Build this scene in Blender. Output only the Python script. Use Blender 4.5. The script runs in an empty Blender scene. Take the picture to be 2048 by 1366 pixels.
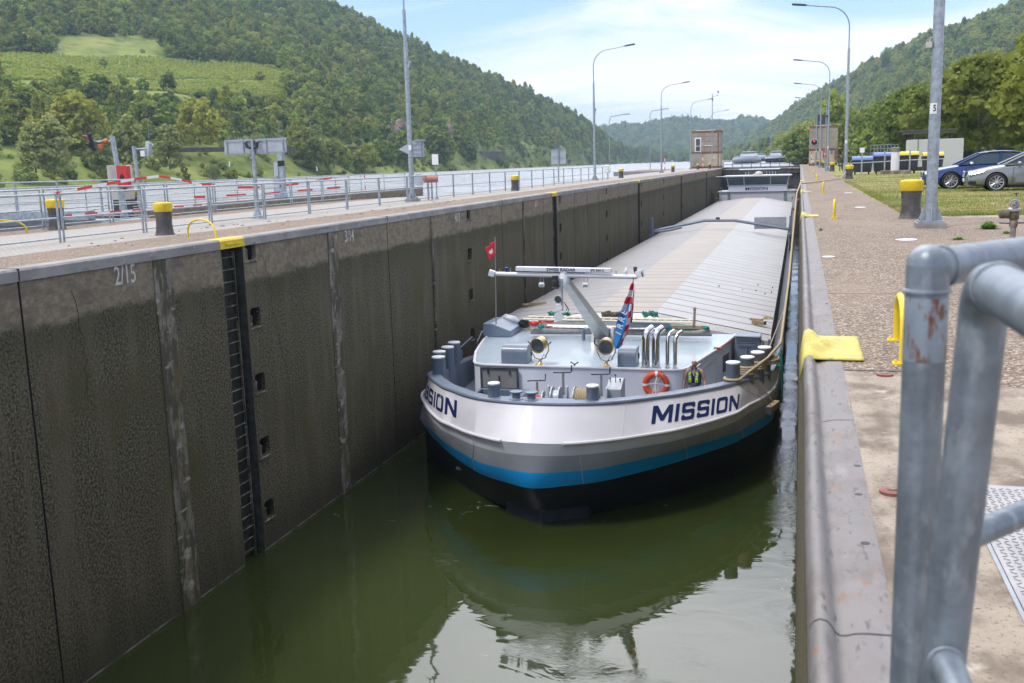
import bpy, bmesh, math, random
import numpy as np
from mathutils import Vector, Matrix
rad = math.radians
S = bpy.context.scene
COL = S.collection
random.seed(7)
RNG = np.random.default_rng(11)

# ------------------------------------------------------------------ camera, sky, sun, exposure
cam_d = bpy.data.cameras.new('camera'); cam = bpy.data.objects.new('camera', cam_d); COL.objects.link(cam)
R_ = Vector((0.96207753, 0.27129351, -0.02840176)); U_ = Vector((-0.01990198, 0.17365611, 0.98460523)); B_ = Vector((0.27204915, -0.94670132, 0.17246992))
EYE = Vector((0, 0, 1.42))
cam.matrix_world = Matrix(((R_.x, U_.x, B_.x, EYE.x), (R_.y, U_.y, B_.y, EYE.y), (R_.z, U_.z, B_.z, EYE.z), (0, 0, 0, 1)))
cam_d.sensor_width = 36; cam_d.lens = 2010 / 2048 * 36
cam_d.clip_start = 0.05; cam_d.clip_end = 9000
cam_d.dof.use_dof = True; cam_d.dof.focus_distance = 30; cam_d.dof.aperture_fstop = 9.0
S.camera = cam
S.view_settings.view_transform = 'Standard'; S.view_settings.look = 'None'
S.view_settings.exposure = 0.15; S.view_settings.gamma = 1
S.render.resolution_x = 1024; S.render.resolution_y = 683

SUN_EL, SUN_AZ = 61, -138            # azimuth from +Y towards +X
sun_dir = Vector((math.sin(rad(SUN_AZ)) * math.cos(rad(SUN_EL)), math.cos(rad(SUN_AZ)) * math.cos(rad(SUN_EL)), math.sin(rad(SUN_EL))))
sl = bpy.data.lights.new('sun', 'SUN'); sl.energy = 2.2; sl.angle = rad(9); sl.color = (1.0, 0.95, 0.86)
so = bpy.data.objects.new('sun', sl); COL.objects.link(so)
so.rotation_euler = sun_dir.to_track_quat('Z', 'Y').to_euler()

W = bpy.data.worlds.new('World'); S.world = W; W.use_nodes = True
nt = W.node_tree; nt.nodes.clear()
def nd(t, typ, **kw):
    n = t.nodes.new(typ)
    for k, v in kw.items():
        if k.startswith('i_'):
            n.inputs[k[2:].replace('_', ' ')].default_value = v
        else: setattr(n, k, v)
    return n
def math_n(t, op, a, b=None, clamp=False):
    n = t.nodes.new('ShaderNodeMath'); n.operation = op; n.use_clamp = clamp
    for i, x in enumerate((a, b)):
        if x is None: continue
        if isinstance(x, (int, float)): n.inputs[i].default_value = x
        else: t.links.new(x, n.inputs[i])
    return n.outputs[0]
def mix_n(t, fac, a, b, blend='MIX'):
    n = t.nodes.new('ShaderNodeMix'); n.data_type = 'RGBA'; n.blend_type = blend; n.clamp_factor = True; n.clamp_result = False
    for i, x in ((0, fac), (6, a), (7, b)):
        if isinstance(x, (int, float)): n.inputs[i].default_value = x
        elif isinstance(x, (tuple, list)): n.inputs[i].default_value = (*x[:3], 1)
        else: t.links.new(x, n.inputs[i])
    return n.outputs[2]
def ramp_n(t, x, lo, hi, smooth=True):
    n = t.nodes.new('ShaderNodeMapRange'); n.interpolation_type = 'SMOOTHSTEP' if smooth else 'LINEAR'
    n.inputs[1].default_value = lo; n.inputs[2].default_value = hi; n.inputs[3].default_value = 0; n.inputs[4].default_value = 1
    t.links.new(x, n.inputs[0]); return n.outputs[0]

sky = nd(nt, 'ShaderNodeTexSky'); sky.sky_type = 'NISHITA'; sky.sun_disc = False
sky.sun_elevation = rad(SUN_EL); sky.sun_rotation = rad(SUN_AZ); sky.air_density = 1.0; sky.dust_density = 1.6; sky.altitude = 100
tc = nd(nt, 'ShaderNodeTexCoord')
sep = nd(nt, 'ShaderNodeSeparateXYZ'); nt.links.new(tc.outputs['Generated'], sep.inputs[0])
den = math_n(nt, 'ADD', math_n(nt, 'MAXIMUM', sep.outputs[2], 0.0), 0.11)
px_ = math_n(nt, 'DIVIDE', sep.outputs[0], den); py_ = math_n(nt, 'DIVIDE', sep.outputs[1], den)
cmb = nd(nt, 'ShaderNodeCombineXYZ'); nt.links.new(px_, cmb.inputs[0]); nt.links.new(py_, cmb.inputs[1])
def wnoise(vec, scale, detail, rough, off):
    mp = nd(nt, 'ShaderNodeMapping'); mp.inputs['Location'].default_value = off; mp.inputs['Scale'].default_value = (scale, scale * 1.25, 1); mp.inputs['Rotation'].default_value = (0, 0, 0.25)
    nt.links.new(vec, mp.inputs[0])
    n = nd(nt, 'ShaderNodeTexNoise', noise_dimensions='2D'); n.inputs['Scale'].default_value = 1; n.inputs['Detail'].default_value = detail; n.inputs['Roughness'].default_value = rough; n.inputs['Distortion'].default_value = 0.5
    nt.links.new(mp.outputs[0], n.inputs['Vector']); return n.outputs[0]
n1 = wnoise(cmb.outputs[0], 0.55, 6, 0.55, (3.4, 1.3, 0)); n2 = wnoise(cmb.outputs[0], 0.32, 3, 0.5, (7.7, 4.1, 0))
cl = math_n(nt, 'ADD', math_n(nt, 'MULTIPLY', n1, 0.62), math_n(nt, 'MULTIPLY', n2, 0.38))
mask = ramp_n(nt, cl, 0.37, 0.60)
low = ramp_n(nt, sep.outputs[2], 0.11, 0.0)               # the horizon is veiled with thin cloud
mask = math_n(nt, 'MAXIMUM', mask, math_n(nt, 'MULTIPLY', low, 0.62))
mask = math_n(nt, 'MULTIPLY', mask, 0.93)
# bright cloud bank high over the valley ahead
sd = nd(nt, 'ShaderNodeVectorMath', operation='DOT_PRODUCT'); sd.inputs[1].default_value = Vector((-.12, .80, .59)).normalized(); nt.links.new(tc.outputs['Generated'], sd.inputs[0])
glow = math_n(nt, 'POWER', math_n(nt, 'MAXIMUM', sd.outputs['Value'], 0.0), 6.0)
high = ramp_n(nt, sep.outputs[2], 0.17, 0.46)
mask = math_n(nt, 'MAXIMUM', mask, math_n(nt, 'MULTIPLY', math_n(nt, 'MULTIPLY', glow, high), 0.97))
shade = ramp_n(nt, n1, 0.35, 0.75)
lum = math_n(nt, 'ADD', 12.0, math_n(nt, 'MULTIPLY', shade, 1.5))
lum = math_n(nt, 'ADD', lum, math_n(nt, 'MULTIPLY', high, -3.5))
lum = math_n(nt, 'ADD', lum, math_n(nt, 'MULTIPLY', math_n(nt, 'MULTIPLY', glow, high), 40.0))
ccol = nd(nt, 'ShaderNodeVectorMath', operation='SCALE'); ccol.inputs[0].default_value = (1.0, 0.985, 1.03); nt.links.new(lum, ccol.inputs['Scale'])
skyc = mix_n(nt, 1.0, sky.outputs[0], (1.75, 1.95, 2.42), 'MULTIPLY')
wc = mix_n(nt, mask, skyc, ccol.outputs[0])
bg = nd(nt, 'ShaderNodeBackground'); bg.inputs['Strength'].default_value = 0.1
nt.links.new(wc, bg.inputs[0]); wo = nd(nt, 'ShaderNodeOutputWorld'); nt.links.new(bg.outputs[0], wo.inputs[0])

try:
    S.cycles.use_denoising = True; S.cycles.max_bounces = 8; S.cycles.diffuse_bounces = 3; S.cycles.glossy_bounces = 4
    S.cycles.transmission_bounces = 4; S.cycles.transparent_max_bounces = 8; S.cycles.volume_bounces = 0
    S.cycles.caustics_reflective = False; S.cycles.caustics_refractive = False; S.cycles.sample_clamp_indirect = 6
except Exception: pass

# ------------------------------------------------------------------ object helpers
def prop(o, label=None, cat=None, group=None, kind=None):
    if label: o['label'] = label
    if cat: o['category'] = cat
    if group: o['group'] = group
    if kind: o['kind'] = kind
    return o
def thing(name, label, cat, loc=(0, 0, 0), rz=0.0, group=None):
    o = bpy.data.objects.new(name, None); COL.objects.link(o); o.empty_display_size = .2
    o.location = loc; o.rotation_euler = (0, 0, rz)
    return prop(o, label, cat, group)
def copy_tree(o, parent=None):
    c = o.copy(); COL.objects.link(c)
    if parent is not None: c.parent = parent
    for ch in o.children: copy_tree(ch, c)
    return c
def frames(pts, closed=False):
    P = [Vector(p) for p in pts]; n = len(P); T = []
    for i in range(n):
        a = P[i - 1] if (i > 0 or closed) else P[i]; b = P[(i + 1) % n] if (i < n - 1 or closed) else P[i]
        t = b - a; T.append(t.normalized() if t.length > 1e-9 else Vector((0, 0, 1)))
    up = Vector((0, 0, 1)) if abs(T[0].z) < .9 else Vector((1, 0, 0))
    N = [(up - T[0] * up.dot(T[0])).normalized()]
    for i in range(1, n):
        v = N[-1] - T[i] * N[-1].dot(T[i])
        N.append(v.normalized() if v.length > 1e-6 else N[-1])
    return P, T, N
class MB:
    """collects shapes and links them as one mesh object; o is the point the mesh is measured from"""
    def __init__(s, o=(0, 0, 0)): s.v = []; s.f = []; s.m = []; s.o = Vector(o); s.M = None
    def add(s, vs, fs, m=0):
        b = len(s.v)
        for p in vs:
            p = Vector(p)
            if s.M is not None: p = s.M @ p
            s.v.append(tuple(p - s.o))
        for f in fs: s.f.append(tuple(b + i for i in f)); s.m.append(m)
        return s
    def box(s, c, d, m=0, rz=0.0, rx=0.0, ry=0.0):
        h = [x / 2 for x in d]; R = Matrix.Rotation(rz, 3, 'Z') @ Matrix.Rotation(ry, 3, 'Y') @ Matrix.Rotation(rx, 3, 'X'); c = Vector(c)
        vs = [c + R @ Vector((sx * h[0], sy * h[1], sz * h[2])) for sz in (-1, 1) for sx, sy in ((-1, -1), (1, -1), (1, 1), (-1, 1))]
        return s.add(vs, [(3, 2, 1, 0), (4, 5, 6, 7), (0, 1, 5, 4), (1, 2, 6, 5), (2, 3, 7, 6), (3, 0, 4, 7)], m)
    def bb(s, a, b, m=0):
        return s.box([(x + y) / 2 for x, y in zip(a, b)], [abs(y - x) for x, y in zip(a, b)], m)
    def tube(s, pts, r, n=8, m=0, closed=False, caps=True, ell=1.0):
        P, T, N = frames(pts, closed); k = len(P); rr = r if isinstance(r, (list, tuple)) else [r] * k
        vs = []; fs = []
        for i in range(k):
            B = T[i].cross(N[i])
            for j in range(n):
                a = 2 * math.pi * j / n
                vs.append(P[i] + N[i] * (math.cos(a) * rr[i]) + B * (math.sin(a) * rr[i] * ell))
        for i in range(k if closed else k - 1):
            for j in range(n):
                a = i * n + j; b = i * n + (j + 1) % n; i2 = (i + 1) % k
                fs.append((a, b, i2 * n + (j + 1) % n, i2 * n + j))
        if caps and not closed: fs += [tuple(reversed(range(n))), tuple((k - 1) * n + j for j in range(n))]
        return s.add(vs, fs, m)
    def cyl(s, a, b, r0, r1=None, n=16, m=0): return s.tube([a, b], [r0, r0 if r1 is None else r1], n, m)
    def lathe(s, prof, c=(0, 0, 0), axis='Z', n=20, m=0, mats=None, caps=True):
        """prof: list of (r, h) along the axis"""
        c = Vector(c); vs = []; fs = []; k = len(prof)
        Q = {'Z': Matrix.Identity(3), 'X': Matrix(((0, 0, 1), (1, 0, 0), (0, 1, 0))), 'Y': Matrix(((0, 1, 0), (0, 0, 1), (1, 0, 0)))}[axis] if isinstance(axis, str) else axis
        for r, h in prof:
            for j in range(n):
                a = 2 * math.pi * j / n; vs.append(c + Q @ Vector((r * math.cos(a), r * math.sin(a), h)))
        b0 = len(s.f)
        for i in range(k - 1):
            for j in range(n): fs.append((i * n + j, i * n + (j + 1) % n, (i + 1) * n + (j + 1) % n, (i + 1) * n + j))
        s.add(vs, fs, m)
        if mats:
            for i in range(k - 1):
                for j in range(n): s.m[b0 + i * n + j] = mats[i]
        if not caps: return s
        return s.add(vs[:n], [tuple(reversed(range(n)))], m if not mats else mats[0]).add(vs[-n:], [tuple(range(n))], m if not mats else mats[-1])
    def prism(s, poly, z0, z1, m=0, plane='XY', mside=None):
        """poly of 2-d points; extruded from z0 to z1 along the axis missing in plane"""
        n = len(poly)
        def P(p, h): return {'XY': (p[0], p[1], h), 'XZ': (p[0], h, p[1]), 'YZ': (h, p[0], p[1])}[plane]
        vs = [P(p, z0) for p in poly] + [P(p, z1) for p in poly]
        s.add(vs, [tuple(reversed(range(n))), tuple(range(n, 2 * n))], m)
        return s.add(vs, [(i, (i + 1) % n, n + (i + 1) % n, n + i) for i in range(n)], m if mside is None else mside)
    def sphere(s, c, r, n=12, k=8, m=0):
        r = (r, r, r) if isinstance(r, (int, float)) else r; c = Vector(c); vs = []; fs = []
        for i in range(k + 1):
            p = math.pi * i / k
            for j in range(n):
                a = 2 * math.pi * j / n; vs.append(c + Vector((r[0] * math.sin(p) * math.cos(a), r[1] * math.sin(p) * math.sin(a), r[2] * math.cos(p))))
        for i in range(k):
            for j in range(n): fs.append((i * n + j, (i + 1) * n + j, (i + 1) * n + (j + 1) % n, i * n + (j + 1) % n))
        return s.add(vs, fs, m)
    def grid(s, rows, m=0, closed=False):
        """rows: list of equally long lists of points"""
        k = len(rows); n = len(rows[0]); vs = [p for r in rows for p in r]; fs = []
        for i in range(k - 1):
            for j in range(n if closed else n - 1): fs.append((i * n + j, i * n + (j + 1) % n, (i + 1) * n + (j + 1) % n, (i + 1) * n + j))
        return s.add(vs, fs, m)
    def build(s, name, mats, parent=None, smooth=38, bevel=0, segs=2, label=None, solid=0):
        me = bpy.data.meshes.new(name); me.from_pydata(s.v, [], s.f)
        for mt in (mats if isinstance(mats, (list, tuple)) else [mats]): me.materials.append(mt)
        me.polygons.foreach_set('material_index', s.m)
        bm = bmesh.new(); bm.from_mesh(me); bmesh.ops.remove_doubles(bm, verts=bm.verts, dist=1e-5); bmesh.ops.recalc_face_normals(bm, faces=bm.faces); bm.to_mesh(me); bm.free()
        if smooth:
            me.polygons.foreach_set('use_smooth', [True] * len(me.polygons)); me.set_sharp_from_angle(angle=rad(smooth))
        me.update()
        ob = bpy.data.objects.new(name, me); COL.objects.link(ob)
        if parent is not None: ob.parent = parent
        else: ob.location = s.o
        if solid:
            md = ob.modifiers.new('solid', 'SOLIDIFY'); md.thickness = solid; md.offset = 0
        if bevel:
            md = ob.modifiers.new('bevel', 'BEVEL'); md.width = bevel; md.segments = segs; md.limit_method = 'ANGLE'; md.angle_limit = rad(40); md.harden_normals = False
        if label: ob['label'] = label
        return ob
def raw_mesh(name, V, F, mats, mi=None, smooth=False, parent=None):
    """numpy fast path, F an (n,3) or (n,4) array"""
    me = bpy.data.meshes.new(name); n, k = F.shape
    me.vertices.add(len(V)); me.vertices.foreach_set('co', np.asarray(V, np.float32).ravel())
    me.loops.add(n * k); me.loops.foreach_set('vertex_index', F.astype(np.int32).ravel())
    me.polygons.add(n); me.polygons.foreach_set('loop_start', np.arange(0, n * k, k, dtype=np.int32))
    for mt in (mats if isinstance(mats, (list, tuple)) else [mats]): me.materials.append(mt)
    if mi is not None: me.polygons.foreach_set('material_index', np.asarray(mi, np.int32))
    if smooth: me.polygons.foreach_set('use_smooth', np.ones(n, bool))
    me.update(calc_edges=True)
    ob = bpy.data.objects.new(name, me); COL.objects.link(ob)
    if parent is not None: ob.parent = parent
    return ob
def text(name, s, m, size, loc, rot, parent=None, bold=0.0, ext=0.002, align='CENTER', sx=1.0, shear=0.0, label=None):
    cu = bpy.data.curves.new(name, 'FONT'); cu.body = s; cu.size = size; cu.align_x = align; cu.align_y = 'CENTER'; cu.offset = bold; cu.extrude = ext; cu.shear = shear
    cu.resolution_u = 3; cu.materials.append(m)
    tmp = bpy.data.objects.new('tmp', cu); COL.objects.link(tmp); bpy.context.view_layer.update()
    me = bpy.data.meshes.new_from_object(tmp.evaluated_get(bpy.context.evaluated_depsgraph_get())); bpy.data.objects.remove(tmp); bpy.data.curves.remove(cu); me.name = name
    if not me.materials: me.materials.append(m)
    ob = bpy.data.objects.new(name, me); COL.objects.link(ob)
    ob.location = loc; ob.rotation_euler = rot; ob.scale = (sx, 1, 1)
    if parent is not None: ob.parent = parent
    if label: ob['label'] = label
    return ob
def arc(c, r, a0, a1, n, plane='XZ', fix=0.0):
    out = []
    for i in range(n + 1):
        a = rad(a0 + (a1 - a0) * i / n); u, w = c[0] + r * math.cos(a), c[1] + r * math.sin(a)
        out.append({'XZ': (u, fix, w), 'YZ': (fix, u, w), 'XY': (u, w, fix)}[plane])
    return out
def rrect(x0, y0, x1, y1, r, n=4):
    P = []
    for cx_, cy_, a in ((x1 - r, y0 + r, -90), (x1 - r, y1 - r, 0), (x0 + r, y1 - r, 90), (x0 + r, y0 + r, 180)):
        P += [(cx_ + r * math.cos(rad(a + 90 * i / n)), cy_ + r * math.sin(rad(a + 90 * i / n))) for i in range(n + 1)]
    return P
ORD = ['first', 'second', 'third', 'fourth', 'fifth', 'sixth', 'seventh', 'eighth', 'ninth', 'tenth', 'eleventh', 'twelfth', 'thirteenth', 'fourteenth', 'fifteenth', 'sixteenth',
       'seventeenth', 'eighteenth', 'nineteenth', 'twentieth', 'twenty-first', 'twenty-second', 'twenty-third', 'twenty-fourth', 'twenty-fifth', 'twenty-sixth', 'twenty-seventh', 'twenty-eighth']

# ------------------------------------------------------------------ materials
MAT = {}
def mat(name, col, rough=0.6, metal=0.0, var=0.0, vscale=2.0, bump=0.0, bscale=30.0, spots=(), coat=0.0, spec=0.5, rvar=0.0, stretch=(1, 1, 1), emit=None, obj=False):
    """spots: (colour, scale xyz, lo, hi) patches with noise edges"""
    m = bpy.data.materials.new(name); m.use_nodes = True; t = m.node_tree; p = t.nodes['Principled BSDF']
    g = t.nodes.new('ShaderNodeTexCoord').outputs['Object'] if obj else t.nodes.new('ShaderNodeNewGeometry').outputs['Position']
    def noise(sc, det=5, ro=0.6):
        mp = t.nodes.new('ShaderNodeMapping'); mp.inputs['Scale'].default_value = sc; t.links.new(g, mp.inputs[0])
        n = t.nodes.new('ShaderNodeTexNoise'); n.inputs['Scale'].default_value = 1; n.inputs['Detail'].default_value = det; n.inputs['Roughness'].default_value = ro
        t.links.new(mp.outputs[0], n.inputs['Vector']); return n.outputs[0]
    c = None
    if var > 0:
        f = ramp_n(t, noise(tuple(vscale * s for s in stretch)), 0.3, 0.7)
        c = mix_n(t, f, tuple(x * (1 - var) for x in col), tuple(min(1, x * (1 + var)) for x in col))
    for sc_, s_, lo, hi in spots:
        s_ = (s_, s_, s_) if isinstance(s_, (int, float)) else s_
        c = mix_n(t, ramp_n(t, noise(s_), lo, hi), c if c is not None else col, sc_)
    if c is None: p.inputs['Base Color'].default_value = (*col, 1)
    else: t.links.new(c, p.inputs['Base Color'])
    p.inputs['Roughness'].default_value = rough; p.inputs['Metallic'].default_value = metal; p.inputs['Specular IOR Level'].default_value = spec
    if rvar:
        r = t.nodes.new('ShaderNodeMapRange'); r.inputs[3].default_value = max(0.02, rough - rvar); r.inputs[4].default_value = min(1, rough + rvar); t.links.new(noise((vscale, vscale, vscale)), r.inputs[0]); t.links.new(r.outputs[0], p.inputs['Roughness'])
    if coat: p.inputs['Coat Weight'].default_value = coat; p.inputs['Coat Roughness'].default_value = 0.05
    if bump:
        b = t.nodes.new('ShaderNodeBump'); b.inputs['Strength'].default_value = bump; b.inputs['Distance'].default_value = 0.02
        t.links.new(noise((bscale, bscale, bscale), 4), b.inputs['Height']); t.links.new(b.outputs[0], p.inputs['Normal'])
    if emit: p.inputs['Emission Color'].default_value = (*emit[0], 1); p.inputs['Emission Strength'].default_value = emit[1]
    MAT[name] = m; return m
GALV = mat('galvanised', (0.33, 0.37, 0.40), 0.42, 0.55, var=0.22, vscale=9, rvar=0.1, spots=[((0.42, 0.46, 0.49), (26, 26, 14), 0.52, 0.7)])
GALV_NEAR = mat('galvanised_near', (0.20, 0.235, 0.265), 0.42, 0.4, var=0.2, vscale=14, rvar=0.1, spots=[((0.27, 0.305, 0.335), (38, 38, 16), 0.5, 0.66), ((0.145, 0.175, 0.20), (20, 20, 9), 0.58, 0.75)], bump=0.08, bscale=60)
STEEL = mat('steel_grey', (0.30, 0.32, 0.34), 0.5, 0.3, var=0.15, vscale=5)
DARKST = mat('dark_steel', (0.06, 0.065, 0.07), 0.5, 0.2, var=0.3, vscale=6)
BLACK = mat('black', (0.012, 0.013, 0.015), 0.55)
YELLOW = mat('yellow_paint', (0.72, 0.52, 0.02), 0.55, var=0.12, vscale=6, spots=[((0.35, 0.26, 0.05), (14, 14, 14), 0.66, 0.8)])
PALEYEL = mat('pale_yellow', (0.56, 0.46, 0.10), 0.65, var=0.15, vscale=8, spots=[((0.36, 0.31, 0.15), 14, 0.52, 0.72), ((0.12, 0.10, 0.07), (60, 60, 60), 0.66, 0.72)])
IRON = mat('bollard_iron', (0.085, 0.078, 0.075), 0.55, 0.2, var=0.3, vscale=5, spots=[((0.16, 0.13, 0.11), (9, 9, 3), 0.55, 0.75)], bump=0.1)
WHITE = mat('white_paint', (0.72, 0.73, 0.74), 0.5, var=0.06, vscale=3)
RED = mat('red_paint', (0.52, 0.03, 0.025), 0.4)
REDTAPE = mat('tape_red', (0.65, 0.05, 0.04), 0.45)
GREYBACK = mat('sign_back', (0.40, 0.43, 0.46), 0.5, 0.3, var=0.1, vscale=4)
CREAM = mat('cream_panel', (0.52, 0.49, 0.43), 0.6, var=0.08, vscale=2)
# ------------------------------------------------------------------ special materials: lock wall, quay, water, grass
XL, XR, ZW, ZU = -12.1, 0.075, -7.5, -0.7      # chamber faces, lower and upper water
def wall_mat(name, light=1.0, mirrored=False):
    m = bpy.data.materials.new(name); m.use_nodes = True; t = m.node_tree; p = t.nodes['Principled BSDF']
    g = t.nodes.new('ShaderNodeNewGeometry').outputs['Position']; sp = t.nodes.new('ShaderNodeSeparateXYZ'); t.links.new(g, sp.inputs[0])
    def noise(sc, det=5, ro=0.6):
        mp = t.nodes.new('ShaderNodeMapping'); mp.inputs['Scale'].default_value = sc; t.links.new(g, mp.inputs[0])
        n = t.nodes.new('ShaderNodeTexNoise'); n.inputs['Scale'].default_value = 1; n.inputs['Detail'].default_value = det; n.inputs['Roughness'].default_value = ro
        t.links.new(mp.outputs[0], n.inputs['Vector']); return n.outputs[0]
    agg = noise((20, 20, 20), 7, 0.78); streak = noise((2.2, 2.2, 0.28), 5, 0.65); big = noise((0.5, 0.5, 0.3), 4, 0.6); fine = noise((6, 6, 9), 5, 0.7)
    wet = mix_n(t, ramp_n(t, agg, 0.42, 0.60), (0.024, 0.021, 0.012), (0.18, 0.157, 0.097))
    wet = mix_n(t, ramp_n(t, streak, 0.44, 0.72), wet, mix_n(t, agg, (0.042, 0.036, 0.021), (0.22, 0.19, 0.115)))
    wet = mix_n(t, ramp_n(t, big, 0.5, 0.72), wet, mix_n(t, agg, (0.033, 0.031, 0.010), (0.125, 0.115, 0.045)))
    rust = ramp_n(t, noise((1.4, 1.4, 0.22), 4, 0.6), 0.60, 0.74)
    wet = mix_n(t, math_n(t, 'MULTIPLY', rust, 0.5), wet, (0.10, 0.062, 0.03))
    dry = mix_n(t, ramp_n(t, fine, 0.3, 0.7), (0.165, 0.13, 0.09), (0.29, 0.24, 0.17))
    dry = mix_n(t, ramp_n(t, noise((1.2, 1.2, 3.0), 5), 0.5, 0.7), dry, (0.15, 0.125, 0.095))
    dry = mix_n(t, math_n(t, 'MULTIPLY', ramp_n(t, agg, 0.58, 0.7), 0.6), dry, (0.09, 0.075, 0.06))
    edge = math_n(t, 'ADD', sp.outputs[2], math_n(t, 'MULTIPLY', noise((1.1, 1.1, 1.1), 6, 0.7), 0.42))
    edge = math_n(t, 'ADD', edge, math_n(t, 'MULTIPLY', agg, 0.16))
    band = ramp_n(t, edge, -0.76, -0.60)
    # the darkest, freshest growth sits right under the dry band
    fresh = math_n(t, 'MULTIPLY', ramp_n(t, edge, -1.6, -0.80), 0.35)
    wet = mix_n(t, fresh, wet, (0.030, 0.031, 0.016))
    # last metre above the water is soaked, with a pale scum line
    soak = ramp_n(t, math_n(t, 'ADD', sp.outputs[2], math_n(t, 'MULTIPLY', streak, 0.5)), -5.6, -7.2)
    wet = mix_n(t, math_n(t, 'MULTIPLY', soak, 0.55), wet, (0.024, 0.026, 0.015))
    c = mix_n(t, band, wet, dry)
    sc1 = math_n(t, 'MULTIPLY', ramp_n(t, sp.outputs[2], -7.475, -7.463), ramp_n(t, sp.outputs[2], -7.435, -7.45))
    c = mix_n(t, math_n(t, 'MULTIPLY', sc1, ramp_n(t, noise((2, 2, 2)), 0.35, 0.6)), c, (0.32, 0.31, 0.26))
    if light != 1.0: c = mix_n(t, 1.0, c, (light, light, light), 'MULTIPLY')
    t.links.new(c, p.inputs['Base Color']); p.inputs['Roughness'].default_value = 0.75; p.inputs['Specular IOR Level'].default_value = 0.3
    b = t.nodes.new('ShaderNodeBump'); b.inputs['Strength'].default_value = 0.7; b.inputs['Distance'].default_value = 0.03; t.links.new(agg, b.inputs['Height']); t.links.new(b.outputs[0], p.inputs['Normal'])
    return m
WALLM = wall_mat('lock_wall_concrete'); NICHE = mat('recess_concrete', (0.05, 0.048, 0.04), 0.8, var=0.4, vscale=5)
STRIPM = mat('worn_steel_strip', (0.18, 0.163, 0.125), 0.7, var=0.3, vscale=3, spots=[((0.11, 0.085, 0.03), (2.5, 2.5, .7), 0.48, 0.6), ((0.06, 0.055, 0.03), (5, 5, 1.6), 0.44, 0.56), ((0.34, 0.32, 0.28), (2, 2, 4.5), 0.58, 0.68), ((0.045, 0.045, 0.03), (9, 9, 9), 0.6, 0.68)], bump=0.25, bscale=12)
COPING = mat('coping_stone', (0.27, 0.26, 0.25), 0.7, var=0.2, vscale=1.2, spots=[((0.17, 0.165, 0.16), (3, 3, 8), 0.55, 0.7), ((0.36, 0.35, 0.33), 7, 0.6, 0.75)], bump=0.15, bscale=25)
def aggregate(name, tint=(1, 1, 1), pavers=None):
    m = bpy.data.materials.new(name); m.use_nodes = True; t = m.node_tree; p = t.nodes['Principled BSDF']
    g = t.nodes.new('ShaderNodeNewGeometry').outputs['Position']
    def noise(sc, det=4, ro=0.6):
        mp = t.nodes.new('ShaderNodeMapping'); mp.inputs['Scale'].default_value = sc; t.links.new(g, mp.inputs[0])
        n = t.nodes.new('ShaderNodeTexNoise'); n.inputs['Scale'].default_value = 1; n.inputs['Detail'].default_value = det; n.inputs['Roughness'].default_value = ro
        t.links.new(mp.outputs[0], n.inputs['Vector']); return n.outputs[0]
    v = t.nodes.new('ShaderNodeTexVoronoi'); v.inputs['Scale'].default_value = 55; t.links.new(g, v.inputs['Vector'])
    hs = t.nodes.new('ShaderNodeSeparateColor'); t.links.new(v.outputs['Color'], hs.inputs[0])
    c = mix_n(t, hs.outputs[0], (0.09, 0.066, 0.046), (0.32, 0.245, 0.178))
    c = mix_n(t, ramp_n(t, hs.outputs[1], 0.75, 0.9), c, (0.45, 0.39, 0.32))
    c = mix_n(t, ramp_n(t, hs.outputs[2], 0.8, 0.95), c, (0.13, 0.10, 0.085))
    c = mix_n(t, math_n(t, 'MULTIPLY', ramp_n(t, noise((0.55, 0.25, 1)), 0.42, 0.65), 0.5), c, (0.30, 0.235, 0.175))
    c = mix_n(t, math_n(t, 'MULTIPLY', ramp_n(t, noise((1.7, 1.1, 1), 6, 0.7), 0.52, 0.72), 0.55), c, (0.12, 0.092, 0.068))
    if pavers:
        sp = t.nodes.new('ShaderNodeSeparateXYZ'); t.links.new(g, sp.inputs[0])
        br = t.nodes.new('ShaderNodeTexBrick'); br.inputs['Scale'].default_value = 3.3; br.inputs['Mortar Size'].default_value = 0.03; br.inputs['Color1'].default_value = (0.36, 0.345, 0.315, 1); br.inputs['Color2'].default_value = (0.43, 0.41, 0.38, 1); br.inputs['Mortar'].default_value = (0.27, 0.25, 0.22, 1)
        t.links.new(g, br.inputs['Vector'])
        pc = mix_n(t, math_n(t, 'MULTIPLY', ramp_n(t, noise((1, 1, 1), 6, 0.7), 0.5, 0.7), 0.5), br.outputs[0], (0.33, 0.29, 0.24))
        x = math_n(t, 'ADD', sp.outputs[0], math_n(t, 'MULTIPLY', noise((0.6, 0.6, 1)), 0.25))
        k = math_n(t, 'MULTIPLY', ramp_n(t, x, pavers[0], pavers[0] + .05), ramp_n(t, x, pavers[1] + .05, pavers[1]))
        c = mix_n(t, k, c, pc)
    t.links.new(c, p.inputs['Base Color']); p.inputs['Roughness'].default_value = 0.85; p.inputs['Specular IOR Level'].default_value = 0.25
    b = t.nodes.new('ShaderNodeBump'); b.inputs['Strength'].default_value = 0.55; b.inputs['Distance'].default_value = 0.015; t.links.new(v.outputs['Distance'], b.inputs['Height']); t.links.new(b.outputs[0], p.inputs['Normal'])
    return m
QUAYM = aggregate('washed_concrete'); QUAYL = aggregate('island_paving', pavers=(-19.6, -14.3))
PALECON = mat('pale_concrete', (0.33, 0.275, 0.21), 0.85, var=0.14, vscale=1.6, spots=[((0.15, 0.115, 0.082), (2.6, 1.6, 2.2), 0.42, 0.60), ((0.12, 0.09, 0.065), (70, 70, 70), 0.56, 0.68), ((0.46, 0.41, 0.34), (5, 5, 5), 0.6, 0.75), ((0.20, 0.16, 0.13), (14, 14, 14), 0.66, 0.74)], bump=0.25, bscale=30)
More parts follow.
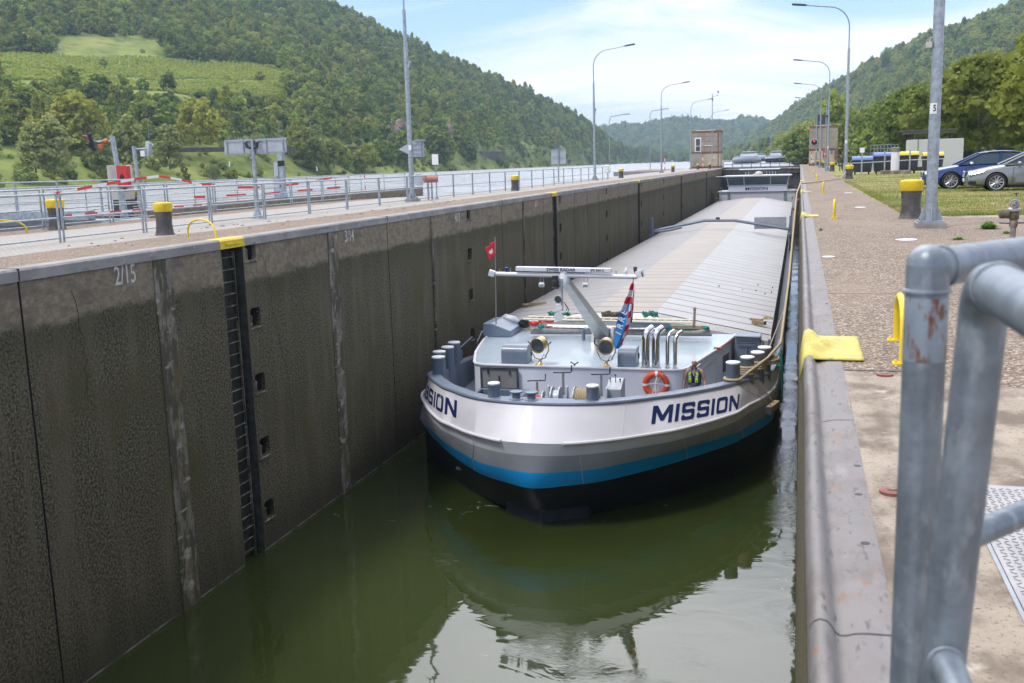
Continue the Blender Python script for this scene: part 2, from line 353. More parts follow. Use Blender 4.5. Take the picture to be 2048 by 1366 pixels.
EDGEST = mat('worn_edge_steel', (0.172, 0.158, 0.150), 0.55, 0.25, var=0.16, vscale=2.5, spots=[((0.24, 0.13, 0.075), (12, 6, 12), 0.60, 0.68), ((0.095, 0.085, 0.08), (34, 9, 34), 0.56, 0.68), ((0.135, 0.115, 0.10), (7, 2.5, 7), 0.50, 0.66), ((0.255, 0.24, 0.232), (5, 1.2, 5), 0.55, 0.74)], bump=0.12, bscale=30, rvar=0.12)

def water_mat(name, base, rough, wscale, strength, wscale2=None, foam=False, dist=0.05):
    m = bpy.data.materials.new(name); m.use_nodes = True; t = m.node_tree; p = t.nodes['Principled BSDF']
    g = t.nodes.new('ShaderNodeNewGeometry').outputs['Position']
    def noise(sc, det=3, ro=0.5, dis=0.0):
        mp = t.nodes.new('ShaderNodeMapping'); mp.inputs['Scale'].default_value = sc; t.links.new(g, mp.inputs[0])
        n = t.nodes.new('ShaderNodeTexNoise'); n.inputs['Scale'].default_value = 1; n.inputs['Detail'].default_value = det; n.inputs['Roughness'].default_value = ro; n.inputs['Distortion'].default_value = dis
        t.links.new(mp.outputs[0], n.inputs['Vector']); return n.outputs[0]
    h = noise(wscale, 3, 0.5, 0.8)
    if wscale2:
        a = noise(wscale2, 4, 0.6, 1.5); calm = ramp_n(t, noise((0.22, 0.22, 1), 3, 0.55, 1.0), 0.44, 0.62)
        h = math_n(t, 'ADD', h, math_n(t, 'MULTIPLY', math_n(t, 'MULTIPLY', a, calm), 1.1))
    b = t.nodes.new('ShaderNodeBump'); b.inputs['Strength'].default_value = strength; b.inputs['Distance'].default_value = dist; t.links.new(h, b.inputs['Height']); t.links.new(b.outputs[0], p.inputs['Normal'])
    c = mix_n(t, ramp_n(t, noise((0.12, 0.12, 1), 4), 0.35, 0.65), tuple(x * 0.85 for x in base), tuple(x * 1.15 for x in base))
    if foam:
        r1 = noise((0.9, 2.2, 1), 6, 0.68, 2.2); k = math_n(t, 'MULTIPLY', ramp_n(t, r1, 0.635, 0.69), ramp_n(t, noise((0.16, 0.2, 1), 2), 0.47, 0.58))
        c = mix_n(t, math_n(t, 'MULTIPLY', k, 0.75), c, (0.50, 0.52, 0.47))
    t.links.new(c, p.inputs['Base Color']); p.inputs['Roughness'].default_value = rough; p.inputs['IOR'].default_value = 1.34; p.inputs['Specular IOR Level'].default_value = 0.95
    return m
WATLOW = water_mat('chamber_water', (0.027, 0.037, 0.009), 0.03, (0.6, 0.9, 1), 0.12, (4.2, 6.5, 1), True, 0.07)
WATUP = water_mat('river_water', (0.27, 0.285, 0.285), 0.25, (0.9, 0.55, 1), 1.0, (2.5, 1.6, 1), False, 0.45)  # base colour lightened to stand in for bright sky reflected off the ripples
LAWNM = mat('lawn_turf', (0.17, 0.215, 0.06), 0.95, spec=0.1, var=0.2, vscale=3, spots=[((0.37, 0.32, 0.15), (0.22, 0.30, 1), 0.42, 0.60), ((0.15, 0.21, 0.04), (0.5, 0.5, 1), 0.56, 0.72), ((0.33, 0.30, 0.11), (14, 14, 14), 0.5, 0.72)], bump=0.8, bscale=60)
MEADOW = mat('hill_meadow', (0.19, 0.235, 0.055), 0.95, spec=0.1, var=0.25, vscale=0.05, spots=[((0.28, 0.27, 0.09), (0.018, 0.018, 0.03), 0.52, 0.66), ((0.09, 0.135, 0.03), (0.07, 0.07, 0.07), 0.5, 0.7), ((0.23, 0.25, 0.07), (0.4, 0.4, 0.4), 0.52, 0.72)])

# ------------------------------------------------------------------ ground, water
def sheet(name, polys, z, m, kind='structure'):
    mb = MB()
    for p in polys: mb.add([(x, y, z) for x, y in p], [tuple(range(len(p)))])
    return prop(mb.build(name, m, smooth=0), kind=kind)
sheet('chamber_water', [[(XL - .5, -12), (XR + .3, -12), (XR + .3, 168.3), (XL - .5, 168.3)]], ZW, WATLOW)
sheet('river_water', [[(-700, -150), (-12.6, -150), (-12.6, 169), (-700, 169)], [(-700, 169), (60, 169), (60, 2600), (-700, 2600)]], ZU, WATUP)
# lock island: one slab with the narrowing behind the lower gate
island = [(-21.2, -14), (-12.45, -14), (-12.45, 186), (-18.6, 186), (-18.6, 184), (-27, 184), (-27, 152), (-18.6, 152), (-18.4, 62), (-17.4, 56), (-18.2, 50), (-20.6, 45.5), (-21.2, 42)]
prop(MB().prism(island, -4.0, 0.0, 0, 'XY', 1).build('quay_island', [QUAYL, COPING], smooth=0), kind='structure')
# right bank: washed-concrete quay, cross paving near the camera, lawn behind
gb = [(2.35, 24.95)]
yy = 24.95
while yy < 190: yy += 1.6; gb.append((2.36 + 0.05 * math.sin(yy * 1.7) + 0.045 * math.sin(yy * 4.1) + (0.25 if yy > 60 else 0) * min(1, (yy - 60) / 15), yy))
sheet('quay_path', [[(0.30, -14), (60, -14), (60, 24.35), (3.05, 24.35), (3.05, 24.95)] + [(x, y) for x, y in gb] + [(2.7, 205), (0.30, 205)]], 0.0, QUAYM)
sheet('concrete_channel', [[(3.05, 24.35), (60, 24.35), (60, 24.95), (3.05, 24.95)]], 0.003, PALECON)
sheet('concrete_apron', [[(0.30, -14), (6, -14), (6, 5.6), (2.2, 6.2), (0.30, 6.95)]], 0.004, PALECON)
lawn = MB(); lawn.add([(x, y, 0.0) for x, y in gb] + [(2.7, 205, 0), (120, 205, 0), (120, 24.95, 0)], [tuple(range(len(gb) + 3))])
prop(lawn.build('lawn', LAWNM, smooth=0), kind='structure')
# grass blades on the lawn, thicker along its edges
def blades(n, area, hmin, hmax, seed):
    g = np.random.default_rng(seed); x0, x1, y0, y1 = area
    x = x0 + (x1 - x0) * g.random(n); y = y0 + (y1 - y0) * g.random(n) ** 1.35; a = g.random(n) * 6.283; h = hmin + (hmax - hmin) * g.random(n); w = 0.006 + 0.007 * g.random(n); lean = (g.random((n, 2)) - .5) * h[:, None] * 0.9
    V = np.zeros((n, 3, 3)); V[:, 0] = np.c_[x - np.cos(a) * w, y - np.sin(a) * w, np.zeros(n)]; V[:, 1] = np.c_[x + np.cos(a) * w, y + np.sin(a) * w, np.zeros(n)]; V[:, 2] = np.c_[x + lean[:, 0], y + lean[:, 1], h]
    return V.reshape(-1, 3)
BLADE = mat('grass_blades', (0.20, 0.25, 0.055), 0.9, spec=0.1, spots=[((0.40, 0.35, 0.16), (0.22, 0.30, 1), 0.42, 0.60), ((0.36, 0.33, 0.12), (7, 7, 7), 0.48, 0.62)])
Vb = np.concatenate([blades(60000, (2.42, 13, 24.98, 46), 0.02, 0.06, 1), blades(26000, (2.45, 16, 46, 80), 0.03, 0.07, 2), blades(5000, (2.38, 2.75, 24.98, 60), 0.03, 0.09, 3), blades(5000, (3.0, 13, 24.95, 25.2), 0.03, 0.08, 4)])
prop(raw_mesh('grass', Vb, np.arange(len(Vb)).reshape(-1, 3), BLADE), kind='stuff')

# ------------------------------------------------------------------ the chamber walls
def holed_wall(mb, X, holes, y0, y1, z0, z1, sgn, m=0, mh=1):
    """vertical face at X (normal towards sgn*X) with real recesses (ya,yb,za,zb,depth)"""
    ys = sorted({y0, y1, *[h[0] for h in holes], *[h[1] for h in holes]}); zs = sorted({z0, z1, *[h[2] for h in holes], *[h[3] for h in holes]})
    P = lambda x, y, z: (x, y, z)
    for i in range(len(ys) - 1):
        yc = (ys[i] + ys[i + 1]) / 2; cand = [h for h in holes if h[0] < yc < h[1]]; run = None
        for k in range(len(zs) - 1):
            zc = (zs[k] + zs[k + 1]) / 2; inside = any(h[2] < zc < h[3] for h in cand)
            if not inside and run is None: run = zs[k]
            if (inside or k == len(zs) - 2) and run is not None:
                top = zs[k] if inside else zs[k + 1]
                mb.add([P(X, ys[i], run), P(X, ys[i + 1], run), P(X, ys[i + 1], top), P(X, ys[i], top)], [(0, 1, 2, 3)], m); run = None
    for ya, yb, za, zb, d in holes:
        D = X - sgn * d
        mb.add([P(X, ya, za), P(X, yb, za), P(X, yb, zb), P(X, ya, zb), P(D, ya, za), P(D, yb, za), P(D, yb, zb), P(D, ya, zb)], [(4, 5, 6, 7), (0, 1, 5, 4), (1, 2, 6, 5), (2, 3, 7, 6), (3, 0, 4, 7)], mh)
LADY = [19.79, 50.75, 79.3, 109.0, 139.5]
COLY = [(20.58, 5), (36.6, 5), (52.0, 4), (65.4, 4), (80.6, 4), (94.3, 4), (110.3, 4), (125, 4), (140.6, 4)]
JOINT = [-1.8, 13.36, 28.64] + [41.1 + 3.62 * k for k in range(36)]
JOINT = [j for j in JOINT if all(abs(j - y) > 0.9 for y in LADY) and all(abs(j - c[0]) > 0.45 for c in COLY) and j < 167]
holes = [(j - .022, j + .022, -9.0, -0.2, .09) for j in JOINT]
holes += [(y - .45, y + .46, -9.0, -0.2, .33) for y in LADY]
rec = []
for y, n in COLY:
    for k in range(n):
        zc = -0.33 - 1.55 * k; rec.append((y, zc))
        holes += [(y - .235, y + .235, zc - .235, zc + .235, .34), (y - .10, y + .10, zc - .44, zc - .33, .2)]
wl = thing('lock_wall', 'dark algae-stained concrete lock wall on the left with a paler dry band along its top', 'wall', (XL, 20, -4))
o_ = wl.location
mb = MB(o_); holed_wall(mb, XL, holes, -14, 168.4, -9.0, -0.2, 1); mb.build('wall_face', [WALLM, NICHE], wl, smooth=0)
cp = MB(o_); cp.prism([(XL - .35, -.2), (XL + .03, -.2), (XL + .03, -.03), (XL, .006), (XL - .35, .006)], -14, 186, 0, 'XZ'); cp.build('coping', COPING, wl, smooth=20)
# coping gaps
for y in [13.36, 28.64, 41.1, 55.6, 70.1, 84.5, 99, 113.5]:
    MB(o_).box((XL - .15, y, -.09), (.37, .025, .203)).build('joint', BLACK, wl, smooth=0)
for y in LADY:
    MB(o_).prism([(XL - .36, -.203), (XL + .034, -.203), (XL + .034, -.03), (XL, .010), (XL - .36, .010)], y - .5, y + .5, 0, 'XZ').box((XL + .045, y, -.11), (.03, .55, .035)).build('coping_plate', YELLOW, wl, smooth=20)
MB(o_).box((XL + .006, 17.2, -4.6), (.02, .60, 8.78)).box((XL + .004, 24.82, -4.6), (.015, .56, 8.78)).build('steel_strip', STRIPM, wl, smooth=0)
MB(o_).cyl((XL + .02, 32.47, -9), (XL + .02, 32.47, -.2), .055, n=8).cyl((XL + .02, 44.5, -9), (XL + .02, 44.5, -.2), .045, n=8).build('guide_pipe', STRIPM, wl)
for y, zc in rec:
    m_ = MB(o_); outer = rrect(y - .29, zc - .50, y + .29, zc + .29, .10, 3); inner = rrect(y - .225, zc - .225, y + .225, zc + .225, .09, 3); sq = [(y - .10, zc - .44), (y + .10, zc - .44), (y + .10, zc - .33), (y - .10, zc - .33)]
    X_ = XL + .006
    n = len(outer)
    m_.add([(X_, a, b) for a, b in outer] + [(X_, a, b) for a, b in inner] + [(XL - .1, a, b) for a, b in inner], [(i, (i + 1) % n, n + (i + 1) % n, n + i) for i in range(n)] + [(n + i, n + (i + 1) % n, 2 * n + (i + 1) % n, 2 * n + i) for i in range(n)], 0)
    m_.tube([(XL + .01, y - .25, zc - .27), (XL + .035, y - .1, zc - .235), (XL + .04, y, zc - .25), (XL + .035, y + .1, zc - .235), (XL + .01, y + .25, zc - .27)], .022, 6, 1)
    m_.cyl((XL - .10, y - .08, zc - .24), (XL - .10, y - .08, zc + .0), .055, n=10, m=1).sphere((XL - .10, y - .08, zc), .065, 10, 6, 1)
    m_.build('mooring_recess', [WALLM, STRIPM], wl, smooth=30)
CRK = mat('crack_dark', (0.012, 0.011, 0.009), .9)
for pts in (((20.95, -.25), (21.25, -.8), (21.5, -2.2), (21.75, -3.0), (21.9, -3.4), (22.05, -4.6), (22.1, -6.2), (22.2, -7.4)), ((14.6, -.5), (14.75, -1.6), (14.7, -2.4)), ((30.2, -.4), (30.35, -1.5), (30.3, -3.0), (30.5, -4.2))):
    m_ = MB(o_)
    for (ya, za), (yb, zb) in zip(pts, pts[1:]):
        k = 5
        for i in range(k):
            p = [(ya + (yb - ya) * t + .05 * math.sin(17 * (za + (zb - za) * t)), za + (zb - za) * t) for t in (i / k, (i + 1) / k)]; w_ = .008
            m_.add([(XL + .003, p[0][0] - w_, p[0][1]), (XL + .003, p[0][0] + w_, p[0][1]), (XL + .003, p[1][0] + w_, p[1][1]), (XL + .003, p[1][0] - w_, p[1][1])], [(0, 1, 2, 3)])
    m_.build('crack', CRK, wl, smooth=0)
# painted metre marks
PAINT = mat('wall_marking', (0.56, 0.55, 0.51), 0.8, spots=[((0.22, 0.19, 0.15), (14, 14, 14), 0.56, 0.66)])
for s_, y, z, sz in (('2/15', 16.05, -0.40, .50), ('3/14', 25.92, -0.40, .47), ('4/13', 35.3, -0.42, .45), ('6/11', 47.0, -0.42, .45)):
    text('lettering', s_, PAINT, sz, Vector((XL + .004, y, z)) - o_, (rad(90), 0, rad(90)), wl, bold=0.004, ext=.001, sx=0.72)

wr = thing('lock_wall', 'tan stained concrete lock wall under the rounded steel edge on the right', 'wall', (XR, 20, -4))
o_ = wr.location
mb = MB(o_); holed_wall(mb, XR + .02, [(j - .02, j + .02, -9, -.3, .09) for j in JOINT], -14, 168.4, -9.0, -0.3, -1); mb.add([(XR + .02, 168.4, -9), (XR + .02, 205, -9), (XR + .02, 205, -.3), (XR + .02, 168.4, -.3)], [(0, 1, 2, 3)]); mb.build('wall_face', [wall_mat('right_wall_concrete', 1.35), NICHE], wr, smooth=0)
prof = [(XR + .02, -.45), (XR + .005, -.30), (XR - .02, -.12), (XR - .024, -.04), (XR - .020, .0), (XR - .006, .026), (XR + .012, .036), (XR + .031, .032), (XR + .046, .017), (XR + .057, -.002), (XR + .070, -.012), (XR + .090, -.010), (XR + .115, -.002), (XR + .145, .002), (XR + .235, .004), (XR + .235, -.12), (XR + .1, -.45)]
er = MB(o_)
ys = [-14, 0, 2, 4, 6, 7.40, 7.52, 7.60, 7.85, 7.95, 8.06, 12, 16, 20, 25.2, 25.9, 40, 60, 90, 130, 205]
er.grid([[(x + .004 * math.sin(y * 1.3), y, z + .003 * math.sin(y * 2.1) - (.07 if 7.5 < y < 8.0 and XR - .03 < x < XR + .1 and -.2 < z else 0)) for x, z in prof] for y in ys])
er.build('steel_edge', EDGEST, wr, smooth=50)
for y in (3.0, 5.6, 9.4, 13.0, 17.3, 21.8, 26.5, 31.5):
    MB(o_).grid([[(x + .0, yy, z + .0025) for x, z in prof[2:15]] for yy in (y - .004, y + .004)]).build('weld_seam', DARKST, wr, smooth=0)
for x, y in ((.268, 4.32), (.285, 4.74), (.262, 3.75), (.28, 10.2)):
    MB(o_).lathe([(.0, 0), (.017, 0.0), (.017, .0012), (.0, .0012)], (x, y, .0045), n=12).build('drain_hole', BLACK, wr)
# yellow rope saddles over the steel edge
def saddle(y, w, label):
    t_ = thing('rope_saddle', label, 'rope saddle', (XR + .1, y, 0), group='yellow rope saddles on the quay edge')
    rows = []
    for i in range(13):
        s = i / 12; v = y - w / 2 + w * s; e = math.exp(-((s - .5) / .24) ** 2)
        rr = []
        for j in range(15):
            u = j / 14; x = XR - .045 + .43 * u
            e = math.exp(-((s - .5 + .25 * u) / (.15 + .12 * u)) ** 2); hump = math.exp(-((u - .15) / .15) ** 2); z = .014 + .10 * hump * (1 - e) * min(1, 5 * s, 5 * (1 - s)) - .055 * e * math.exp(-((u - .1) / .14) ** 2)
            z += .075 * math.exp(-((u - .36 - .55 * (s - .45)) / .08) ** 2) * math.exp(-((s - .45) / .20) ** 2)
            if u < .05: z -= .16
            rr.append((x, v, z))
        rows.append(rr)
    MB(t_.location).grid(rows).build('saddle_plate', PALEYEL, t_, smooth=60, solid=.012)
saddle(7.75, .95, 'pale yellow rope saddle draped over the steel edge beside the nearest yellow loop')
saddle(25.6, .8, 'flat yellow rope saddle on the quay edge beside the second yellow loop')
saddle(43.5, .8, 'small yellow rope saddle on the quay edge just before the stretched mooring rope')
saddle(62, .8, 'tiny pale rope saddle on the quay edge beyond the stretched mooring rope')
# ladders in the wall slots
def make_ladder(y):
    return None
lad = thing('wall_ladder', 'rusty steel ladder in the nearest wall slot under the yellow coping plate beside the loop', 'ladder', (XL - .16, LADY[0], -4), group='ladders in the left lock wall')
m_ = MB(lad.location)
for s in (-.26, .26): m_.box((XL - .14, LADY[0] + s, -4.4), (.06, .022, 8.2))
m_.build('side_rail', STRIPM, lad, smooth=0)
for k in range(30): MB(lad.location).cyl((XL - .14, LADY[0] - .25, -.42 - .275 * k), (XL - .14, LADY[0] + .25, -.42 - .275 * k), .016, n=6).build('rung', STRIPM, lad)
for k, (y, lb) in enumerate(zip(LADY[1:], ['dark steel ladder in the second wall slot behind the radar bar', 'dark steel ladder in the wall slot above the blue frame across the hatches', 'thin dark ladder in the fourth wall slot from the camera', 'thin dark ladder in the farthest wall slot near the wheelhouse'])):
    c = copy_tree(lad); c.location.y = y; c['label'] = lb
# lock gate at the upper end with a foot bridge
GATEM = mat('gate_steel', (0.075, 0.072, 0.066), 0.6, 0.2, var=0.35, vscale=0.7, spots=[((0.16, 0.125, 0.085), (1.2, 1.2, .35), 0.5, 0.66)])
g = thing('lock_gate', 'dark steel lift gate closing the far end of the chamber under a railed footbridge', 'lock gate', (-6, 168.6, 0))
mb = MB(g.location); mb.bb((XL - .1, 168.5, -9), (XR + .1, 169.2, -.9)); mb.bb((XL, 168.1, -1.0), (XR, 168.5, -.35))
for x in (-9.4, -3.0): mb.bb((x - .2, 168.2, -9), (x + .2, 168.5, -1.0))
mb.build('gate_leaf', GATEM, g, smooth=0)
MB(g.location).bb((XL, 168.0, -.35), (-9.4, 168.09, -.18)).bb((-3.0, 168.0, -.35), (XR, 168.09, -.18)).build('light_beam', PALECON, g, smooth=0)
MB(g.location).bb((XL - .3, 168.1, -.14), (XR + .2, 169.4, 0.02)).build('walkway', DARKST, g, smooth=0)
mb = MB(g.location)
for k in range(9): mb.cyl((XL + .2 + 1.47 * k, 168.2, 0), (XL + .2 + 1.47 * k, 168.2, 1.05), .05, n=6)
for z in (1.05, .55, .1): mb.cyl((XL + .2, 168.2, z), (XR - .1, 168.2, z), .042, n=6)
mb.build('railing', DARKST, g)
# wall of the small side chamber behind the island
pw = thing('pier_wall', 'low dark concrete pier wall behind the island ending in open water', 'wall', (-28.8, 40, 0))
poly = [(-28.2, -14), (-28.2, 73.5)] + [(-29 + .8 * math.cos(rad(a)), 73.5 + 2.0 * math.sin(rad(a))) for a in range(0, 181, 20)] + [(-29.8, -14)]
MB(pw.location).prism(poly, -4, -.14, 0).build('wall_face', WALLM, pw, smooth=30)
MB(pw.location).prism(poly, -.14, 0, 0).build('coping', COPING, pw, smooth=30)
# ------------------------------------------------------------------ railings
def rail_panel(label, L, group, h=1.08, posts=(0, 1)):
    """panel along local +X from 0 to L"""
    t_ = thing('railing', label, 'railing', (0, 0, 0), 0, group)
    for k in posts: MB().cyl((k * L, 0, 0), (k * L, 0, h), .026, n=8).build('post', GALV, t_)
    for z, r in ((h, .025), (.55, .019), (.10, .019)): MB().cyl((0, 0, z), (L, 0, z), r, n=8).build('rail', GALV, t_)
    return t_
GR1 = 'railing panels along the chamber side of the island'
first = None
for k in range(24):
    y = 16.12 + 3.04 * k
    if 40.6 < y < 43.2: continue
    desc = ['with its near end outside the picture', 'beside the nearest yellow-capped bollard', 'just past the nearest yellow-capped bollard', 'in front of the wide sign board', 'just past the wide sign board pole', 'fifth from the near end, before the tape', 'sixth from the near end, across the tape', 'seventh from the near end', 'eighth from the near end, beside the tall lamp post']
    d = desc[k] if k < len(desc) else ('%s from the near end, past the tall lamp post' % ORD[min(k, 26)])
    lb = 'galvanised railing panel on the island ' + d
    if first is None: c = first = rail_panel(lb, 2.9, GR1)
    else: c = copy_tree(first); c['label'] = lb
    c.location = (-15.95 - .012 * k, y, 0); c.rotation_euler = (0, 0, rad(90))
GR2 = 'railing panels along the far side of the island'
first = None
for k in range(10):
    lb = 'railing panel on the island\'s far edge, %s from the near end%s' % (ORD[k], ['', '', '', ', behind the yellow bollard', ', carrying the tape', ', under the hanging tape', ', at the cream cabinet', ', past the red box', '', ', at the far corner'][k])
    if first is None: c = first = rail_panel(lb, 2.8, GR2, 1.12)
    else: c = copy_tree(first); c['label'] = lb
    c.location = (-20.75, 15.4 + 2.95 * k, 0); c.rotation_euler = (0, 0, rad(90))
GR3 = 'thin railing panels along the low pier wall'
first = None
for k in range(15):
    lb = 'thin railing panel on top of the low pier wall, %s from the near end' % ORD[k]
    if first is None: c = first = rail_panel(lb, 3.95, GR3, 1.1, (0,))
    else: c = copy_tree(first); c['label'] = lb
    c.location = (-28.5, 16 + 3.95 * k, 0); c.rotation_euler = (0, 0, rad(90))
# railings on the gate of the small chamber
gt = thing('small_lock_gate', 'grey steel gate beam across the small side chamber behind the railings', 'lock gate', (-24.7, 29.2, 0))
MB(gt.location).bb((-28.2, 29.0, -2.4), (-21.2, 29.5, -.15)).bb((-28.2, 28.8, -.15), (-21.2, 29.7, .02)).build('gate_leaf', GREYBACK, gt, smooth=0, bevel=.02)
MB(gt.location).bb((-27.0, 28.35, .02), (-22.6, 28.75, .36)).build('gate_arm', GALV, gt, smooth=0, bevel=.03)
first = None
for k in range(4):
    lb = 'raised railing panel on the small gate walkway, %s from the island' % ORD[k]
    if first is None: c = first = rail_panel(lb, 1.72, 'railings on the small gate walkway', 1.3)
    else: c = copy_tree(first); c['label'] = lb
    c.location = (-23.0 - 1.75 * k, 29.65, 0.02)

# ------------------------------------------------------------------ lamp posts
def lamp(label, side, group, plate=None):
    """side +1: arm towards +X"""
    t_ = thing('street_lamp', label, 'street lamp', (0, 0, 0), 0, group)
    MB().cyl((0, 0, .08), (0, 0, 6.6), .108, .095, 14).cyl((0, 0, 6.6), (0, 0, 8.0), .078, .074, 12).cyl((0, 0, 6.55), (0, 0, 6.66), .100, .08, 12).build('pole', GALV, t_)
    b = MB(); b.M = Matrix.Translation((0, 0, .085)); b.box((0, 0, .04), (.46, .46, .03))
    for a in range(4):
        ca, sa = math.cos(a * math.pi / 2), math.sin(a * math.pi / 2)
        n = Vector((-sa, ca, 0)) * .006
        q = [Vector((ca * .10, sa * .10, .055)), Vector((ca * .22, sa * .22, .055)), Vector((ca * .22, sa * .22, .09)), Vector((ca * .105, sa * .105, .36))]
        b.add([p + n for p in q] + [p - n for p in q], [(0, 1, 2, 3), (7, 6, 5, 4), (0, 4, 5, 1), (1, 5, 6, 2), (2, 6, 7, 3), (3, 7, 4, 0)])
    for sx in (-1, 1):
        for sy in (-1, 1): b.cyl((sx * .18, sy * .18, .055), (sx * .18, sy * .18, .10), .018, n=6)
    b.build('base_plate', GALV, t_, smooth=30)
    MB().box((0, 0, .03), (.54, .54, .155)).build('plinth', COPING, t_, smooth=0, bevel=.008)
    pts = [(0, 0, 7.98), (0, 0, 9.3)] + [(side * (1.25 - 1.25 * math.cos(rad(a))), 0, 9.3 + 1.28 * math.sin(rad(a))) for a in range(12, 85, 12)] + [(side * 1.35, 0, 10.60), (side * 2.65, 0, 10.78)]
    MB().tube(pts, .042, 8).build('arm', GALV, t_)
    h = MB()
    h.M = Matrix.Translation((side * 2.6, 0, 10.77)) @ Matrix.Rotation(-side * rad(7), 4, 'Y') @ Matrix.Scale(side, 4, (1, 0, 0))
    h.prism([(0, -.05), (.10, -.07), (.22, -.12), (.85, -.13), (.88, -.08), (.88, .08), (.85, .13), (.22, .12), (.10, .07), (0, .05)], -.05, .06)
    h.build('lamp_head', DARKST, t_, smooth=0, bevel=.015)
    MB().box((side * .13, 0, 5.75), (.10, .16, .30), ry=side * rad(18)).box((side * .10, 0, 5.55), (.03, .05, .25)).build('bracket', GALV, t_, smooth=0)
    return t_
LG = 'lamp posts along the lock'
LL = [(-16.17, 41.25), (-16.6, 84.5), (-16.6, 127.5), (-16.75, 164.5), (-16.9, 204)]
ldesc = ['tall grey lamp post nearest on the island, its top cut off by the picture edge', 'curved-arm lamp post on the island beside the end of the railings', 'curved-arm lamp post on the island in front of the distant blue hill', 'curved-arm lamp post standing in front of the left machine house', 'curved-arm lamp post rising behind the left machine house']
PLATE = mat('number_plate', (0.78, 0.78, 0.76), 0.5); INK = mat('ink', (0.02, 0.02, 0.022), 0.5)
base_l = None
for (x, y), d in zip(LL, ldesc):
    if base_l is None: c = base_l = lamp(d, 1, LG)
    else: c = copy_tree(base_l); c['label'] = d
    c.location = (x, y, 0.0)
    n_ = MB(); n_.box((.03, -.105, 2.3), (.13, .01, .20)); n_.build('number_plate', PLATE, c, smooth=0)
RL = [(2.46, 21.1), (2.80, 68.2), (2.65, 106), (2.5, 139), (2.5, 172), (2.6, 214), (2.6, 258), (2.6, 303)]
rdesc = ['thick galvanised lamp post with number plate 5 beside the nearest right-hand bollard', 'lamp post on the right with its curved top just cut off, beside the roped bollard', 'curved-arm lamp post on the right carrying a small camera, in front of the machine house', 'slim curved-arm lamp post on the right just left of the one with the camera', 'slim lamp post on the right before the red signal of the machine house', 'distant lamp post behind the right machine house, its arm against the wooded hill', 'more distant lamp post beyond the right machine house with a faint short arm', 'farthest faint lamp post beyond the right machine house']
base_r = None
for (x, y), d in zip(RL, rdesc):
    if base_r is None: c = base_r = lamp(d, -1, LG)
    else:
        c = copy_tree(base_r); c['label'] = d
        for ch in list(c.children):
            if ch.name.split('.')[0] in ('number_plate', 'lettering', 'camera_box'): bpy.data.objects.remove(ch)
    c.location = (x, y, 0.0)
    if c is base_r:
        MB().prism([(-.10, -.085), (-.085, -.10), (.02, -.115), (.02, -.112), (-.083, -.097), (-.097, -.084)], 2.16, 2.36).build('number_plate', PLATE, c, smooth=40)
        text('lettering', '5', INK, .17, (-.022, -.1165, 2.26), (rad(90), 0, rad(-6)), c, bold=.002, ext=.001, sx=.75)
        MB().box((-.16, -.04, 3.44), (.10, .09, .11)).cyl((-.22, -.04, 3.44), (-.20, -.04, 3.44), .035, n=10).tube([(-.16, -.03, 3.50), (-.13, -.02, 3.58), (-.09, 0, 3.55)], .008, 5).build('camera_box', CREAM, c, smooth=30)
        MB().box((-.10, -.03, 3.44), (.06, .03, .03)).build('camera_bracket', GALV, c, smooth=0)
    else:
        MB().box((-.02, -.105, 2.3), (.13, .01, .20)).build('number_plate', PLATE, c, smooth=0)
        if abs(y - 106) < 1: MB().box((-.18, 0, 5.3), (.25, .2, .16)).cyl((-.3, 0, 5.36), (-.1, 0, 5.22), .09, n=8).build('camera_box', DARKST, c, smooth=30)

# ------------------------------------------------------------------ bollards
def bollard(label, group):
    t_ = thing('mooring_bollard', label, 'bollard', (0, 0, 0), 0, group)
    MB().lathe([(.262, 0), (.255, .015), (.235, .05), (.218, .14), (.205, .27), (.203, .40), (.212, .52), (.226, .618)], n=28).build('shaft', IRON, t_, smooth=60)
    MB().lathe([(.227, .612), (.234, .625), (.248, .80), (.247, .825), (.236, .842), (.15, .856), (.0, .862)], n=28).build('cap', YELLOW, t_, smooth=50)
    return t_
BG = 'yellow-capped mooring bollards along the lock'
bl = [((-14.76, 21.22), 'yellow-capped bollard nearest on the island, beside the yellow hoop'), ((-15.45, 55.3), 'yellow-capped bollard on the island among the middle railings'), ((-15.8, 92.9), 'yellow-capped bollard at the end of the island railings with a white lifebuoy holder'), ((-15.6, 131), 'small yellow-capped bollard at the foot of the third island lamp post'), ((-15.0, 158), 'tiny yellow-capped bollard in front of the left machine house door'), ((-13.9, 166), 'tiny yellow-capped bollard in front of the left machine house wall'),
      ((-20.1, 23.9), 'yellow-capped bollard at the far edge of the island behind the railings'), ((-29, 39.5), 'yellow-capped bollard on the low pier wall behind the tape'),
      ((2.41, 24.25), 'large yellow-capped bollard on the right quay behind the near lamp post'), ((2.95, 66.4), 'yellow-capped bollard on the right with a mooring rope around it'), ((2.95, 101), 'yellow-capped bollard third along the right quay, before the machine house'), ((2.95, 136), 'small yellow-capped bollard fourth along the right quay'), ((2.9, 158), 'tiny yellow-capped bollard fifth along the right quay'), ((2.8, 171), 'tiniest yellow-capped bollard on the right by the machine house corner')]
b0 = None
for k, ((x, y), d) in enumerate(bl):
    if b0 is None: c = b0 = bollard(d, BG)
    else: c = copy_tree(b0); c['label'] = d
    c.location = (x, y, 0); c.rotation_euler = (0, 0, k * 1.3)
    c.scale = (1, 1, 1) if k else (.92, .92, .92)
